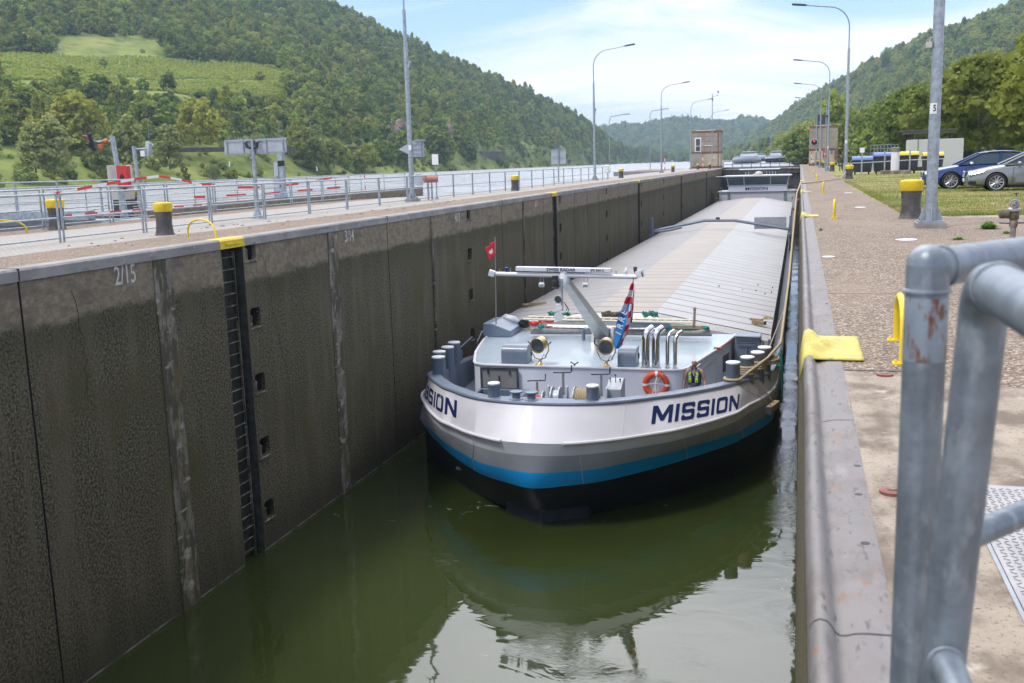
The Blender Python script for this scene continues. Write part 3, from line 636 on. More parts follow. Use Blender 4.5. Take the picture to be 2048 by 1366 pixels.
# yellow hoops
def hoop(label, pts, r, m, group, feet=True):
    P = [Vector(p) for p in pts]; t_ = thing('handle_hoop', label, 'handle', P[0], 0, group)
    MB(P[0]).tube(pts, r, 10).build('hoop', m, t_, smooth=60)
    if feet:
        for p in (P[0], P[-1]):
            f = MB(P[0]).box((p.x, p.y, p.z + .006), (.13, .085, .012))
            for s in (-.045, .045): f.cyl((p.x + s, p.y, p.z + .012), (p.x + s, p.y, p.z + .03), .012, n=6)
            f.build('foot_plate', m, t_, smooth=0)
    return t_
def hp(a, b, h):
    a, b = Vector(a), Vector(b); o = []
    for i in range(15):
        s = i / 14; ang = math.pi * s; o.append(a.lerp(b, .5 - .5 * math.cos(ang) * (1 if .12 < s < .88 else 1)) + Vector((0, 0, h * math.sin(ang) ** .6)))
    return o
HG = 'yellow hoops at the ladder tops'
hoop('big thin yellow hoop at the nearest ladder top on the island', hp((-13.55, 20.35, 0), (-12.42, 19.72, 0), .42), .022, YELLOW, HG, False)
hoop('thin yellow hoop lying low at the far side of the island', hp((-20.9, 21.4, 0), (-19.9, 22.5, 0), .38), .022, YELLOW, HG, False)
for (x, y, d, g_) in ((.735, 7.70, 'nearest stout yellow hoop on the right quay, half hidden by the grey railing', .40), (.80, 24.6, 'second yellow hoop on the right quay beside the flat saddle', .42), (.92, 42, 'third yellow hoop on the right quay by the stretched rope', .42), (.97, 61, 'fourth small yellow hoop along the right quay', .42), (1.0, 80, 'fifth tiny yellow hoop along the right quay', .42)):
    hl2 = .47 if y < 10 else .33; a, b = Vector((x - .03, y - hl2, 0)), Vector((x + .01, y + hl2, 0)); P = [a, a + Vector((0, 0, g_ * .6))]
    for i in range(1, 8): P.append(a.lerp(b, .5 - .5 * math.cos(math.pi * i / 8)) + Vector((0, 0, g_ * (.6 + .4 * math.sin(math.pi * i / 8)))))
    P += [b + Vector((0, 0, g_ * .6)), b]
    hoop(d, P, .026, YELLOW, 'yellow hoops along the right quay')
for k, (x, y, s) in enumerate(((1.75, 18.06, 1), (1.63, 29.6, .9), (1.83, 41.4, .9), (1.7, 15.05, .5))):
    lb = ['white oval patch of cement nearest on the right quay path', 'white patch on the quay path left of the big bollard', 'white patch on the quay path near the stretched rope', 'small white chip on the joint line of the right quay path'][k]
    if k == 3: x, y = .42, 15.05
    t_ = thing('cement_patch', lb, 'patch', (x, y, .004), 0, 'white patches on the quay path')
    MB(t_.location).prism([(x + .17 * s * math.cos(a) * (1 + .1 * math.sin(3 * a)), y + .2 * s * math.sin(a)) for a in np.linspace(0, 6.0, 16)], .003, .010).build('patch', PLATE, t_, smooth=0)
# joints across the right path
for k, (y, x1) in enumerate(((15.0, 2.4), (6.98, .95), (11.0, 2.35), (19.0, 4.0), (34.0, 2.35), (49, 2.4))):
    sheet('path_joint', [[(.31, y - .012), (x1, y - .012), (x1, y + .012), (.31, y + .012)]], .006 + .0005 * k, PALECON if k != 1 else DARKST)
# red lids in the paving
LID = mat('rusty_lid', (0.22, 0.07, 0.055), 0.6, var=0.25, vscale=20)
for x, y, d in ((.56, 6.82, 'small red-brown round lid in the quay beside the yellow hoop'), (.405, 4.37, 'red round lid in the pale apron, half hidden by the grey railing post')):
    t_ = thing('round_lid', d, 'lid', (x, y, 0), 0, 'red lids in the quay')
    MB(t_.location).lathe([(.0, .0), (.052, .0), (.052, .012), (.04, .016), (.0, .016)], (x, y, .004), n=20).build('rim', LID, t_)
    MB(t_.location).lathe([(.0, .0), (.02, .0), (.02, .006), (.0, .007)], (x, y, .0195), n=14).build('knob', PALECON, t_)
# chequer plate in the apron
cpl = thing('chequer_plate', 'light chequer steel cover plate let into the pale apron on the right', 'cover plate', (.9, 3.8, 0))
CHQ = mat('chequer_steel', (0.34, 0.33, 0.325), 0.45, 0.4, var=0.15, vscale=4)
m_ = MB(cpl.location).bb((.70, 2.2, .004), (1.5, 4.52, .012)); m_.build('plate', CHQ, cpl, smooth=0)
m_ = MB(cpl.location)
for i in range(26):
    for j in range(76):
        x, y = .725 + .03 * i, 2.23 + .03 * j
        if x < 1.48 and y < 4.5: m_.box((x, y, .0135), (.020, .006, .003), rz=rad(45 if (i + j) % 2 else -45))
m_.build('tread', CHQ, cpl, smooth=0)
MB(cpl.location).box((.905, 4.1, .0135), (.05, .018, .004), rz=.1).build('lifting_slot', BLACK, cpl, smooth=0)
MB(cpl.location).bb((.683, 2.2, .004), (.697, 4.54, .010)).bb((.683, 4.524, .004), (1.5, 4.54, .010)).build('frame', STEEL, cpl, smooth=0)

# ------------------------------------------------------------------ foreground guard rail (two panels)
RUST = mat('rusty_galvanised', (0.30, 0.35, 0.40), 0.5, 0.4, var=0.2, vscale=14, spots=[((0.20, 0.085, 0.045), (55, 55, 16), 0.52, 0.60), ((0.17, 0.10, 0.06), (40, 40, 20), 0.55, 0.64)])
P1 = Vector((.146, 1.255, 0)); d1 = Vector((.62, .78, 0)).normalized()
t_ = thing('guard_rail', 'near grey tube guard rail with rust streaks, its top bar running away to the right', 'guard rail', P1, 0, 'grey tube guard rails in the foreground')
MB(P1).cyl(P1, P1 + Vector((0, 0, 1.292)), .0243, n=24).sphere(P1 + Vector((0, 0, 1.292)), .0243, 24, 10).build('post', GALV_NEAR, t_, smooth=50)
MB(P1).cyl(P1 + Vector((0, 0, 1.18)), P1 + Vector((0, 0, 1.255)), .0246, n=24).build('rust_band', RUST, t_, smooth=50)
MB(P1).cyl(P1 + Vector((0, 0, 1.288)), P1 + d1 * 1.9 + Vector((0, 0, 1.288)), .0235, n=20).build('top_rail', GALV_NEAR, t_, smooth=50)
MB(P1).cyl(P1 + Vector((0, 0, .93)), P1 + d1 * 1.9 + Vector((0, 0, .93)), .0175, n=16).build('mid_rail', GALV_NEAR, t_, smooth=50)
MB(P1).cyl(P1 + d1 * 1.9, P1 + d1 * 1.9 + Vector((0, 0, 1.29)), .0243, n=20).build('post', GALV_NEAR, t_, smooth=50)
def bead(parent, o, c, n_, r):
    n_ = Vector(n_).normalized(); u = n_.orthogonal().normalized(); v = n_.cross(u)
    MB(o).tube([c + (u * math.cos(a) + v * math.sin(a)) * r for a in np.linspace(0, 2 * math.pi, 25)[:-1]], .0028, 6, closed=True).build('weld_bead', GALV_NEAR, parent)
bead(t_, P1, P1 + d1 * .0255 + Vector((0, 0, .93)), d1, .0178); bead(t_, P1, P1 + d1 * .026 + Vector((0, 0, 1.288)), d1, .0238); bead(t_, P1, P1 + Vector((0, 0, 1.262)), (0, 0, 1), .0245)
P2 = Vector((.187, 1.135, 0)); d2 = Vector((.03, -1, 0)).normalized()
t_ = thing('guard_rail', 'nearest grey tube guard rail with a rounded corner, its bars running towards the viewer', 'guard rail', P2, 0, 'grey tube guard rails in the foreground')
bead(t_, P2, P2 + Vector((-.022, -.026, .87)), d2, .0175); bead(t_, P2, P2 + d2 * .07 + Vector((0, 0, 1.288)), d2, .0245)
pts = [P2 + Vector((-.072, 0, 0)), P2 + Vector((0, 0, 1.238))] + [P2 + d2 * (.05 - .05 * math.cos(rad(a))) + Vector((0, 0, 1.238 + .05 * math.sin(rad(a)))) for a in range(15, 91, 15)] + [P2 + d2 * 1.9 + Vector((0, 0, 1.288))]
MB(P2).tube(pts, .0243, 24).build('bent_frame', GALV_NEAR, t_, smooth=50)
MB(P2).cyl(P2 + Vector((-.022, 0, .87)), P2 + d2 * 1.9 + Vector((0, 0, .87)), .0172, n=16).build('mid_rail', GALV_NEAR, t_, smooth=50)
MB(P2).cyl(P2 + d2 * 1.85, P2 + d2 * 1.85 + Vector((0, 0, 1.28)), .0243, n=16).build('post', GALV_NEAR, t_, smooth=50)

# ------------------------------------------------------------------ signs, signals, cabinets on the island
def board_sign():
    x0, x1, y, z0, z1 = -17.46, -15.30, 28.57, 2.0, 2.46
    t_ = thing('sign_board', 'wide sign board seen from behind with a row of bird spikes on top', 'sign', (-16.42, y, 0))
    o = t_.location
    MB(o).prism(rrect(x0, z0, x1, z1, .06), y + .02, y + .05, 0, 'XZ').build('panel', GREYBACK, t_, smooth=30)
    m = MB(o)
    for z in (z0 + .05, z1 - .05): m.bb((x0 + .03, y - .005, z - .018), (x1 - .03, y + .019, z + .018))
    for x in (x0 + .1, x0 + .68, x1 - .68, x1 - .1): m.bb((x - .016, y - .022, z0 + .01), (x + .016, y - .006, z1 + .01))
    m.build('back_frame', GALV, t_, smooth=0)
    m = MB(o)
    for k in range(37): x = x0 + .07 + k * .056; m.cyl((x, y + .035, z1), (x + .03, y + .0, z1 + .10), .006, .003, 4)
    m.build('bird_spikes', GREYBACK, t_, smooth=0)
    m = MB(o)
    for s in (-1, 1): m.tube([(-16.42 + s * .05, y - .06, z0 + .17), (-16.42 + s * .16, y - .10, z0 + .22), (-16.42 + s * .20, y - .12, z1 - .1), (-16.42 + s * .12, y - .08, z1 - .06)], [.03, .055, .06, .03], 8)
    m.build('spotlight', DARKST, t_)
    MB(o).cyl((-16.42, y - .045, 0), (-16.42, y - .045, 2.46), .062, .058, 12).cyl((-16.42, y - .045, 1.86), (-16.42, y - .045, 1.90), .12, n=10).build('pole', GALV, t_)
    MB(o).cyl((-16.42, y - .045, 0), (-16.42, y - .045, .34), .17, .065, 8).box((-16.42, y - .045, .012), (.34, .34, .025)).build('base', GALV, t_, smooth=0)
board_sign()
AMBER = mat('orange_box', (0.42, 0.10, 0.03), 0.4)
def signal(label, x, y, zt, hx, hz, lens, lean):
    """pole at x,y with a two-lamp signal head at hx,hz facing away or to the viewer"""
    t_ = thing('lock_signal', label, 'signal', (x, y, 0)); o = t_.location
    MB(o).tube([(x + lean, y, 0), (x, y, zt)], .085, 10).build('pole', GALV, t_)
    s = 1 if hx > x else -1
    MB(o).cyl((x, y, hz), (hx, y, hz), .04, n=8).build('arm', GALV, t_)
    M_ = Matrix.Translation((hx, y, hz)) @ Matrix.Rotation(rad(-14 if lens else 12), 4, 'Y') @ Matrix.Rotation(rad(-45 if lens else -30), 4, 'Z') @ Matrix.Scale(.70, 4)
    m = MB(o); m.M = M_; m.prism(rrect(-.26, -.46, .26, .46, .1), -.03, .03, 0, 'XZ'); m.build('backing_plate', DARKST if lens else GREYBACK, t_, smooth=0)
    m = MB(o); m.M = M_
    if lens:
        m.prism(rrect(-.22, -.42, .22, .42, .09), -.16, -.031, 0, 'XZ')
    else: m.bb((-.18, .031, -.36), (.18, .20, .36)); m.cyl((0, .2, .2), (0, .32, .2), .1, .13, 12); m.cyl((0, .2, -.2), (0, .32, -.2), .1, .13, 12)
    m.build('housing', BLACK if lens else GREYBACK, t_, smooth=30)
    if lens:
        for zz, mt in ((.20, RED), (-.20, BLACK)):
            h = MB(o); h.M = M_
            rows = []
            for i in range(9):
                a = rad(-10 + 200 * i / 8); rows.append([(.17 * math.cos(a), -.16, zz + .17 * math.sin(a)), (.18 * math.cos(a), -.16 - .22 * max(.25, math.sin(a)), zz + .19 * math.sin(a))])
            h.grid(rows); h.build('visor', mat('visor_red', (0.42, 0.12, 0.12), .5) if zz > 0 else DARKST, t_, smooth=60, solid=.012)
            d = MB(o); d.M = M_; d.lathe([(0, -.02), (.10, -.015), (.15, 0), (.15, .02), (0, .02)], (0, -.17, zz), 'Y', 16); d.build('lens', mt, t_)
        MB(o).bb((hx + .20, y - .06, hz - .26), (hx + .42, y + .04, hz - .08)).build('orange_box', AMBER, t_, smooth=0, bevel=.03)
        MB(o).cyl((hx + .42, y, hz), (hx + .62, y, hz), .08, n=10).build('swivel', AMBER, t_)
    else:
        MB(o).bb((hx - .30, y - .12, hz - .33), (hx - .08, y + .02, hz - .08)).build('white_box', WHITE, t_, smooth=0)
    return t_
signal('leaning signal post carrying a red lock signal on an orange arm, behind the railings', -22.55, 29.92, 2.78, -23.35, 2.62, True, .25)
signal('slender signal post with a signal head turned away, on the low pier wall', -28.7, 39.5, 2.75, -28.0, 2.62, False, .1)
cb = thing('control_cabinet', 'tall cream control cabinet on a dark stand beside the leaning signal post', 'cabinet', (-22.95, 30.6, 0)); o = cb.location
MB(o).bb((-23.3, 30.45, .62), (-22.62, 30.95, 1.82)).build('cabinet_body', CREAM, cb, smooth=0, bevel=.015)
MB(o).bb((-23.2, 30.5, -.1), (-22.7, 30.9, .62)).build('stand', DARKST, cb, smooth=0)
rb = thing('emergency_box', 'bright red emergency box fixed on a grey post beside the cream cabinet', 'box', (-22.25, 29.95, 0)); o = rb.location
MB(o).prism(rrect(-22.42, 1.05, -22.02, 1.80, .05), 29.8, 30.0, 0, 'XZ').build('box_body', RED, rb, smooth=30)
MB(o).prism([(-22.30, 1.3), (-22.14, 1.3), (-22.14, 1.42), (-22.22, 1.52), (-22.30, 1.42)], 29.785, 29.797, 0, 'XZ').build('emblem', BLACK, rb, smooth=0)
MB(o).bb((-22.52, 29.9, 0), (-22.42, 30.05, 1.75)).bb((-22.42, 30.01, .9), (-22.2, 30.05, 1.7)).build('post', GALV, rb, smooth=0)
# red and white tape
def tape(label, pts, w, n, group, m2=None):
    P = [Vector(p) for p in pts]; L = [0]
    for a, b in zip(P, P[1:]): L.append(L[-1] + (b - a).length)
    t_ = MB(P[0]); 
    def at(s):
        for i in range(len(P) - 1):
            if s <= L[i + 1] + 1e-6: return P[i].lerp(P[i + 1], (s - L[i]) / max(1e-6, L[i + 1] - L[i]))
    for k in range(n):
        for j in range(2):
            a, b = at(L[-1] * (k + j * .5) / n), at(L[-1] * (k + j * .5 + .5) / n)
            d = Vector((0, 0, w / 2)) if abs((b - a).normalized().z) < .8 else Vector((0, w / 2, 0))
            t_.add([a - d, b - d, b + d, a + d], [(0, 1, 2, 3)], (k + j) % 2)
    ob = t_.build('barrier_tape', [REDTAPE, PLATE], None, smooth=0, solid=.004); prop(ob, label, 'barrier tape', group)
TG = 'red and white barrier tapes on the railings'
tape('sagging red and white tape arching across the island railings in front of the red box', [(-20.7, 24.6, .98), (-20.65, 26.5, 1.18), (-20.6, 28.4, 1.34), (-20.6, 29.6, 1.40), (-20.62, 31, 1.24), (-20.7, 32.5, .98)], .085, 12, TG)
tape('straight lower red and white tape across the island railings', [(-20.7, 25.0, .35), (-20.7, 32.4, .33)], .06, 13, TG)
tape('short red and white tape hanging down from a railing post', [(-20.7, 32.5, 1.0), (-20.68, 32.55, .25)], .1, 2, TG)
tape('wavy upper red and white tape along the pier wall railings', [(-28.45, 44.2, 1.0), (-28.45, 47, .70), (-28.45, 51, .62), (-28.45, 55, .74), (-28.45, 60, 1.05)], .13, 7, TG)
tape('straight lower red and white tape along the pier wall railings', [(-28.45, 43.5, .33), (-28.45, 50, .25), (-28.45, 61, .36)], .13, 9, TG)
tape('red and white tape hanging upright on the pier wall railing', [(-28.45, 63.9, 1.08), (-28.44, 63.9, .1)], .16, 2, TG)
# arrow board and small posts on the pier
ar = thing('arrow_board', 'arrow-shaped sign board seen from behind, pointing left behind the tall lamp post', 'sign', (-28.6, 71.5, 0)); o = ar.location
MB(o).prism([(-28.1, 2.25), (-28.1, 2.42), (-28.95, 2.86), (-28.1, 3.26), (-28.1, 3.40), (-26.95, 3.40), (-26.95, 2.25)][::-1], 71.5, 71.55, 0, 'XZ').build('panel', GREYBACK, ar, smooth=0)
m = MB(o)
for z in (2.5, 2.86, 3.2): m.bb((-28.2, 71.42, z - .03), (-27.0, 71.49, z + .03))
for x in (-27.9, -27.15): m.bb((x - .03, 71.36, 2.25), (x + .03, 71.41, 3.4))
m.bb((-27.6, 71.3, 3.42), (-26.8, 71.7, 3.5)); m.build('back_frame', GALV, ar, smooth=0)
MB(o).cyl((-28.1, 71.33, 0), (-28.1, 71.33, 4.5), .055, n=8).build('pole', WHITE, ar)
nb = thing('notice_sign', 'small white notice on a thin post just right of the tall lamp post', 'sign', (-15.9, 43.6, 0)); o = nb.location
MB(o).bb((-16.05, 43.57, 1.55), (-15.75, 43.6, 2.02)).build('panel', PLATE, nb, smooth=0)
MB(o).cyl((-15.9, 43.62, 0), (-15.9, 43.62, 2.0), .03, n=8).cyl((-15.9, 43.62, 0), (-15.9, 43.62, .15), .1, .03, 8).build('post', GALV, nb)
hr = thing('hose_reel', 'white and rust-red hose reel fixed to the railing by the tall lamp post', 'hose reel', (-16.0, 42.9, 0)); o = hr.location
MB(o).lathe([(.0, -.02), (.26, -.02), (.28, .0), (.26, .02), (.2, .03), (0, .03)], (-16.35, 42.6, .92), 'Y', 18).build('reel_disc', GREYBACK, hr)
MB(o).cyl((-16.2, 42.7, .92), (-15.55, 42.9, .92), .15, n=14).build('hose_drum', mat('faded_red', (0.42, 0.17, 0.13), 0.6), hr)
MB(o).cyl((-16.0, 42.8, 0), (-16.0, 42.8, .9), .05, n=8).build('stand', GALV, hr)
ct = thing('signal_column', 'narrow pale column with a dark slot on the pier wall behind the railings', 'column', (-28.6, 52.40, 0)); o = ct.location
MB(o).bb((-28.95, 52.30, 0), (-28.55, 52.70, 1.2)).bb((-28.75, 52.10, 1.2), (-28.5, 52.30, 2.0)).build('column_body', GREYBACK, ct, smooth=0)
MB(o).bb((-28.5, 52.15, .0), (-28.2, 52.40, 1.75)).bb((-28.5, 52.10, 2.06), (-28.2, 52.40, 2.55)).build('post', GALV, ct, smooth=0)
MB(o).bb((-28.48, 52.10, 1.75), (-28.22, 52.40, 2.06)).build('slot', BLACK, ct, smooth=0)
MB(o).cyl((-28.35, 52.25, 0), (-28.35, 52.25, .7), .3, .13, 8).build('base', GALV, ct, smooth=0)
s3 = thing('sign_board', 'plain grey sign board on a pole, left of the second island lamp post', 'sign', (-18.2, 78, 0)); o = s3.location
MB(o).bb((-18.78, 78, 1.42), (-17.62, 78.04, 2.5)).build('panel', GREYBACK, s3, smooth=0); MB(o).bb((-18.8, 77.95, 2.5), (-17.6, 78.1, 2.56)).bb((-18.7, 77.95, 1.9), (-17.7, 77.99, 1.96)).build('back_frame', GALV, s3, smooth=0)
MB(o).cyl((-18.2, 77.92, 0), (-18.2, 77.92, 2.6), .06, n=8).build('pole', GALV, s3)
lh = thing('lifebuoy_holder', 'white round lifebuoy holder on the last railing of the island', 'lifebuoy', (-16.9, 90.2, 0)); o = lh.location
MB(o).lathe([(.12, -.05), (.30, -.05), (.34, 0), (.30, .05), (.12, .05), (.12, -.05)], (-16.6, 90.2, .9), 'Y', 18, caps=False).build('ring', PLATE, lh); MB(o).cyl((-16.6, 90.3, 0), (-16.6, 90.3, .9), .04, n=6).build('post', GALV, lh)
# moss and dirt clumps on the island paving
g = np.random.default_rng(5); m = MB()
for k in range(46):
    x = -13.2 - 2.4 * g.random(); y = 18 + 24 * g.random() ** 1.3; s = .012 + .04 * g.random() ** 2
    m.sphere((x, y, .003), (s * 1.8, s, .012 + .2 * s), 6, 4)
prop(m.build('dirt', mat('dry_moss', (0.16, 0.13, 0.08), 0.95, var=.4, vscale=9)), kind='stuff')

# ------------------------------------------------------------------ machine houses
BRICKT = mat('house_tile', (0.33, 0.285, 0.225), 0.8, var=0.12, vscale=1.2, spots=[((0.27, 0.22, 0.18), (3, 3, 3), 0.55, 0.7)]); HCREAM = mat('house_cream', (0.50, 0.43, 0.31), 0.8, var=0.08, vscale=1); REDBR = mat('red_brick_band', (0.20, 0.10, 0.065), 0.8, var=0.2, vscale=2)
GLASS = mat('dark_glass', (0.03, 0.04, 0.045), 0.06, spec=0.7)
def house(label, x0, x1, y0, y1, h, hb):
    t_ = thing('machine_house', label, 'building', ((x0 + x1) / 2, y0, 0)); o = t_.location
    MB(o).bb((x0, y0, .35), (x1, y1, hb)).build('lower_wall', HCREAM, t_, smooth=0)
    MB(o).bb((x0, y0, hb + .35), (x1, y1, h - .35)).build('upper_wall', BRICKT, t_, smooth=0)
    MB(o).bb((x0 - .02, y0 - .02, 0), (x1 + .02, y1 + .02, .35)).bb((x0 - .02, y0 - .02, hb), (x1 + .02, y1 + .02, hb + .35)).build('brick_band', REDBR, t_, smooth=0)
    MB(o).bb((x0 - .04, y0 - .04, h - .35), (x1 + .04, y1 + .04, h)).build('parapet', REDBR, t_, smooth=0)
    MB(o).bb((x0 + .8, y0 + .6, h), (x1 - 1, y1 - .6, h + .12)).build('roof_cover', PLATE, t_, smooth=0)
    m = MB(o)
    for z in (hb + 1.2, hb + 2.05, hb + 2.9):
        if z < h - .5: m.bb((x0, y0 - .006, z), (x1, y0 - .001, z + .03))
    for x in (x0 + (x1 - x0) * .45,): m.bb((x, y0 - .007, hb + .35), (x + .03, y0 - .0015, h - .35))
    m.build('joint', DARKST, t_, smooth=0)
    return t_
hl = house('tan machine house with outside stair at the far end of the island', -18.1, -13.15, 178, 184, 6.35, 2.45); o = hl.location
MB(o).bb((-17.45, 177.93, 2.8), (-16.35, 177.99, 5.2)).build('door_frame', PLATE, hl, smooth=0); MB(o).bb((-17.25, 177.9, 2.95), (-16.55, 177.925, 5.0)).build('door', GLASS, hl, smooth=0); MB(o).bb((-17.3, 177.86, 3.75), (-16.5, 177.895, 3.83)).build('door_bar', PLATE, hl, smooth=0)
m = MB(o)
for k in range(9): m.bb((-18.1, 176.2 + .0 * k, 2.5 - .28 * k), (-16.2, 176.9 + .1 * k, 2.56 - .28 * k))
m.build('stair', GALV, hl, smooth=0)
m = MB(o)
for x in (-18.1, -16.3): m.tube([(x, 175.6, 1.0), (x, 177.4, 3.6), (x, 177.9, 3.6)], .04, 6); m.cyl((x, 177.3, 2.5), (x, 177.3, 3.6), .035, n=6)
m.build('stair_rail', GALV, hl)
MB(o).bb((-15.9, 177.9, 3.75), (-14.3, 177.98, 3.85)).build('wall_lamp', PLATE, hl, smooth=0)
MB(o).cyl((-13.5, 177.93, .3), (-13.5, 177.93, 6.0), .05, n=6).build('rain_pipe', REDBR, hl)
MB(o).lathe([(0, 0), (.22, 0), (.22, .03), (0, .03)], (-14.3, 177.9, 1.7), 'Y', 14).build('wall_disc', PLATE, hl); MB(o).lathe([(0, 0), (.08, 0), (.08, .03), (0, .03)], (-14.3, 177.86, 1.7), 'Y', 10).build('wall_socket', BLACK, hl)
hr_ = house('tan machine house with red signal and red box beside the right quay path', 1.45, 5.75, 172, 178, 6.3, 2.35); o = hr_.location
MB(o).lathe([(0, 0), (.60, 0), (.60, .05), (0, .05)], (2.15, 171.9, 3.75), 'Y', 8).build('signal_rim', PLATE, hr_, smooth=20)
MB(o).lathe([(0, 0), (.52, 0), (.52, .05), (0, .05)], (2.15, 171.84, 3.75), 'Y', 8).build('signal_face', BLACK, hr_, smooth=20)
MB(o).lathe([(0, 0), (.17, 0), (.15, .05), (0, .06)], (2.15, 171.78, 3.95), 'Y', 12).build('signal_lamp', mat('red_signal_lamp', (0.6, 0.02, 0.03), 0.3, emit=((1, 0.02, 0.05), 1.4)), hr_)
MB(o).bb((3.55, 171.75, 1.25), (4.25, 171.96, 2.3)).build('life_saving_box', RED, hr_, smooth=0); MB(o).lathe([(0, 0), (.2, 0), (.2, .02), (0, .02)], (3.9, 171.72, 1.8), 'Y', 14).build('box_emblem', PLATE, hr_)
MB(o).bb((4.7, 171.9, 1.9), (4.95, 171.96, 2.35)).build('blue_sign', mat('blue_sign', (0.05, 0.2, 0.5), 0.5), hr_, smooth=0)
for z in (.75, 1.2): MB(o).lathe([(0, 0), (.16, 0), (.16, .03), (0, .03)], (1.95 + .1 * (z < 1), 171.93, z), 'Y', 12).build('wall_disc', PLATE, hr_)
MB(o).bb((2.4, 173, 6.3), (4.3, 176, 8.1)).build('roof_tank', DARKST, hr_, smooth=0, bevel=.05)
MB(o).bb((5.3, 171.2, .9), (5.75, 171.9, 2.6)).build('pipe_casing', REDBR, hr_, smooth=0)
# wind gauge mast, striped poles
wm = thing('wind_mast', 'slim mast with a small wind gauge on top beside the left machine house', 'mast', (-13.7, 168, 0)); o = wm.location
MB(o).cyl((-13.7, 168, 0), (-13.7, 168, 11.8), .075, .06, 8).build('mast_pole', GALV, wm); MB(o).cyl((-13.7, 168, 11.4), (-12.8, 168, 11.5), .03, n=6).cyl((-12.8, 168, 11.5), (-12.8, 168, 12.3), .03, n=6).box((-12.8, 168, 12.1), (.18, .1, .35)).sphere((-13.7, 168, 10.9), .14, 8, 6).build('wind_gauge', DARKST, wm)
for x, y, d in ((-14.9, 165, 'red and white striped marker pole in front of the left machine house'), (-20.3, 160, 'red and white striped marker pole near the lone pier lamp'), (1.75, 166, 'red and white striped marker pole at the corner of the right machine house')):
    t_ = thing('marker_pole', d, 'marker pole', (x, y, 0), 0, 'striped marker poles')
    for k in range(5): MB(t_.location).cyl((x, y, .45 * k), (x, y, .45 * k + .45), .06, n=8).build('stripe', REDTAPE if k % 2 == 0 else PLATE, t_)
sm = thing('steel_mast', 'plain grey mast standing right of the slim lamp post on the right bank', 'mast', (2.85, 125, 0)); MB(sm.location).cyl((2.85, 125, 0), (2.85, 125, 7.4), .085, .06, 8).build('mast_pole', GALV, sm); MB(sm.location).box((2.85, 125, .02), (.3, .3, .04)).build('base_plate', GALV, sm)
for k, (x, y, h, d) in enumerate(((-27.2, 150, 7.5, 'thin dark mast on the far pier, left of the third island lamp post'), (-24, 170, 9, 'thin grey lamp mast on the far pier with a short arm'))):
    t_ = thing('pier_mast', d, 'mast', (x, y, 0)); MB(t_.location).cyl((x, y, 0), (x, y, h), .07, .05, 8).build('mast_pole', GALV, t_); MB(t_.location).tube([(x, y, h), (x + .3, y, h + .6), (x + 2.4, y, h + .85)], .04, 6).box((x + 2.6, y, h + .86), (.9, .2, .1)).build('arm', DARKST, t_)
# ------------------------------------------------------------------ the cargo barge
def at(px, py, z):
    """point on level z under a photo position; used to lay loose gear where it stands"""
    d = R_ * (px - 1024) + U_ * (683 - py) - B_ * 2010; t = (z - EYE.z) / d.z
    return EYE + d * t
BW = mat('hull_white', (0.605, 0.598, 0.625), 0.48, var=0.04, vscale=0.8, coat=0.06, spots=[((0.56, 0.54, 0.56), (.6, .6, 3), .55, .75), ((0.47, 0.43, 0.40), (6, 6, 1.2), .68, .78)]); BLG = mat('hull_pale_grey', (0.64, 0.655, 0.70), 0.5, var=0.05, vscale=1, coat=0.05)
BGR = mat('hull_grey', (0.355, 0.38, 0.43), 0.5, var=0.06, vscale=1, coat=0.05); BBL = mat('hull_blue', (0.003, 0.37, 0.86), 0.35, var=0.08, vscale=1.2, coat=0.2); BBK = mat('hull_black', (0.010, 0.011, 0.016), 0.42, var=0.4, vscale=1.5, spots=[((0.03, 0.03, 0.034), (1.5, 1.5, 8), 0.55, 0.7), ((0.06, 0.055, 0.045), (4, 4, 1.2), 0.64, 0.76)])
NAVY = mat('letter_navy', (0.005, 0.014, 0.075), 0.6, spec=.2); SLATE = mat('slate_blue_paint', (0.155, 0.195, 0.255), 0.38, var=0.08, vscale=2, coat=0.2); ROOFB = mat('roof_pale_blue', (0.40, 0.485, 0.55), 0.26, var=0.06, vscale=.7, spots=[((0.46, 0.53, 0.58), (1.0, .4, 1), 0.5, 0.7)], coat=0.35, bump=.05, bscale=3)
HOUSEW = mat('house_white', (0.74, 0.755, 0.81), 0.42, var=0.03, vscale=1, coat=0.2); DECK = mat('deck_grey', (0.20, 0.235, 0.265), 0.5, var=0.1, vscale=2, bump=.1, bscale=40)
CHROME = mat('polished_steel', (0.72, 0.72, 0.72), 0.12, 1.0); BRASS = mat('cream_brass', (0.62, 0.45, 0.20), 0.28, 0.7, var=.1, vscale=8); LENS = mat('lens_glass', (0.16, 0.19, 0.20), 0.08, 0.6, spec=.8)
ALU = mat('aluminium', (0.42, 0.42, 0.41), 0.36, 0.6, var=.08, vscale=2); ROPE = mat('tan_rope', (0.42, 0.34, 0.21), 0.9, var=.25, vscale=30, bump=.4, bscale=90); ROPEG = mat('green_rope', (0.02, 0.22, 0.17), 0.8, var=.3, vscale=30); ROPEB = mat('dark_cable', (0.03, 0.03, 0.035), 0.7)
WOOD = mat('weathered_wood', (0.30, 0.22, 0.14), 0.85, var=.3, vscale=6, stretch=(1, 5, 5)); ORANGE = mat('life_ring_orange', (0.66, 0.085, 0.03), 0.45, var=.08, vscale=6)
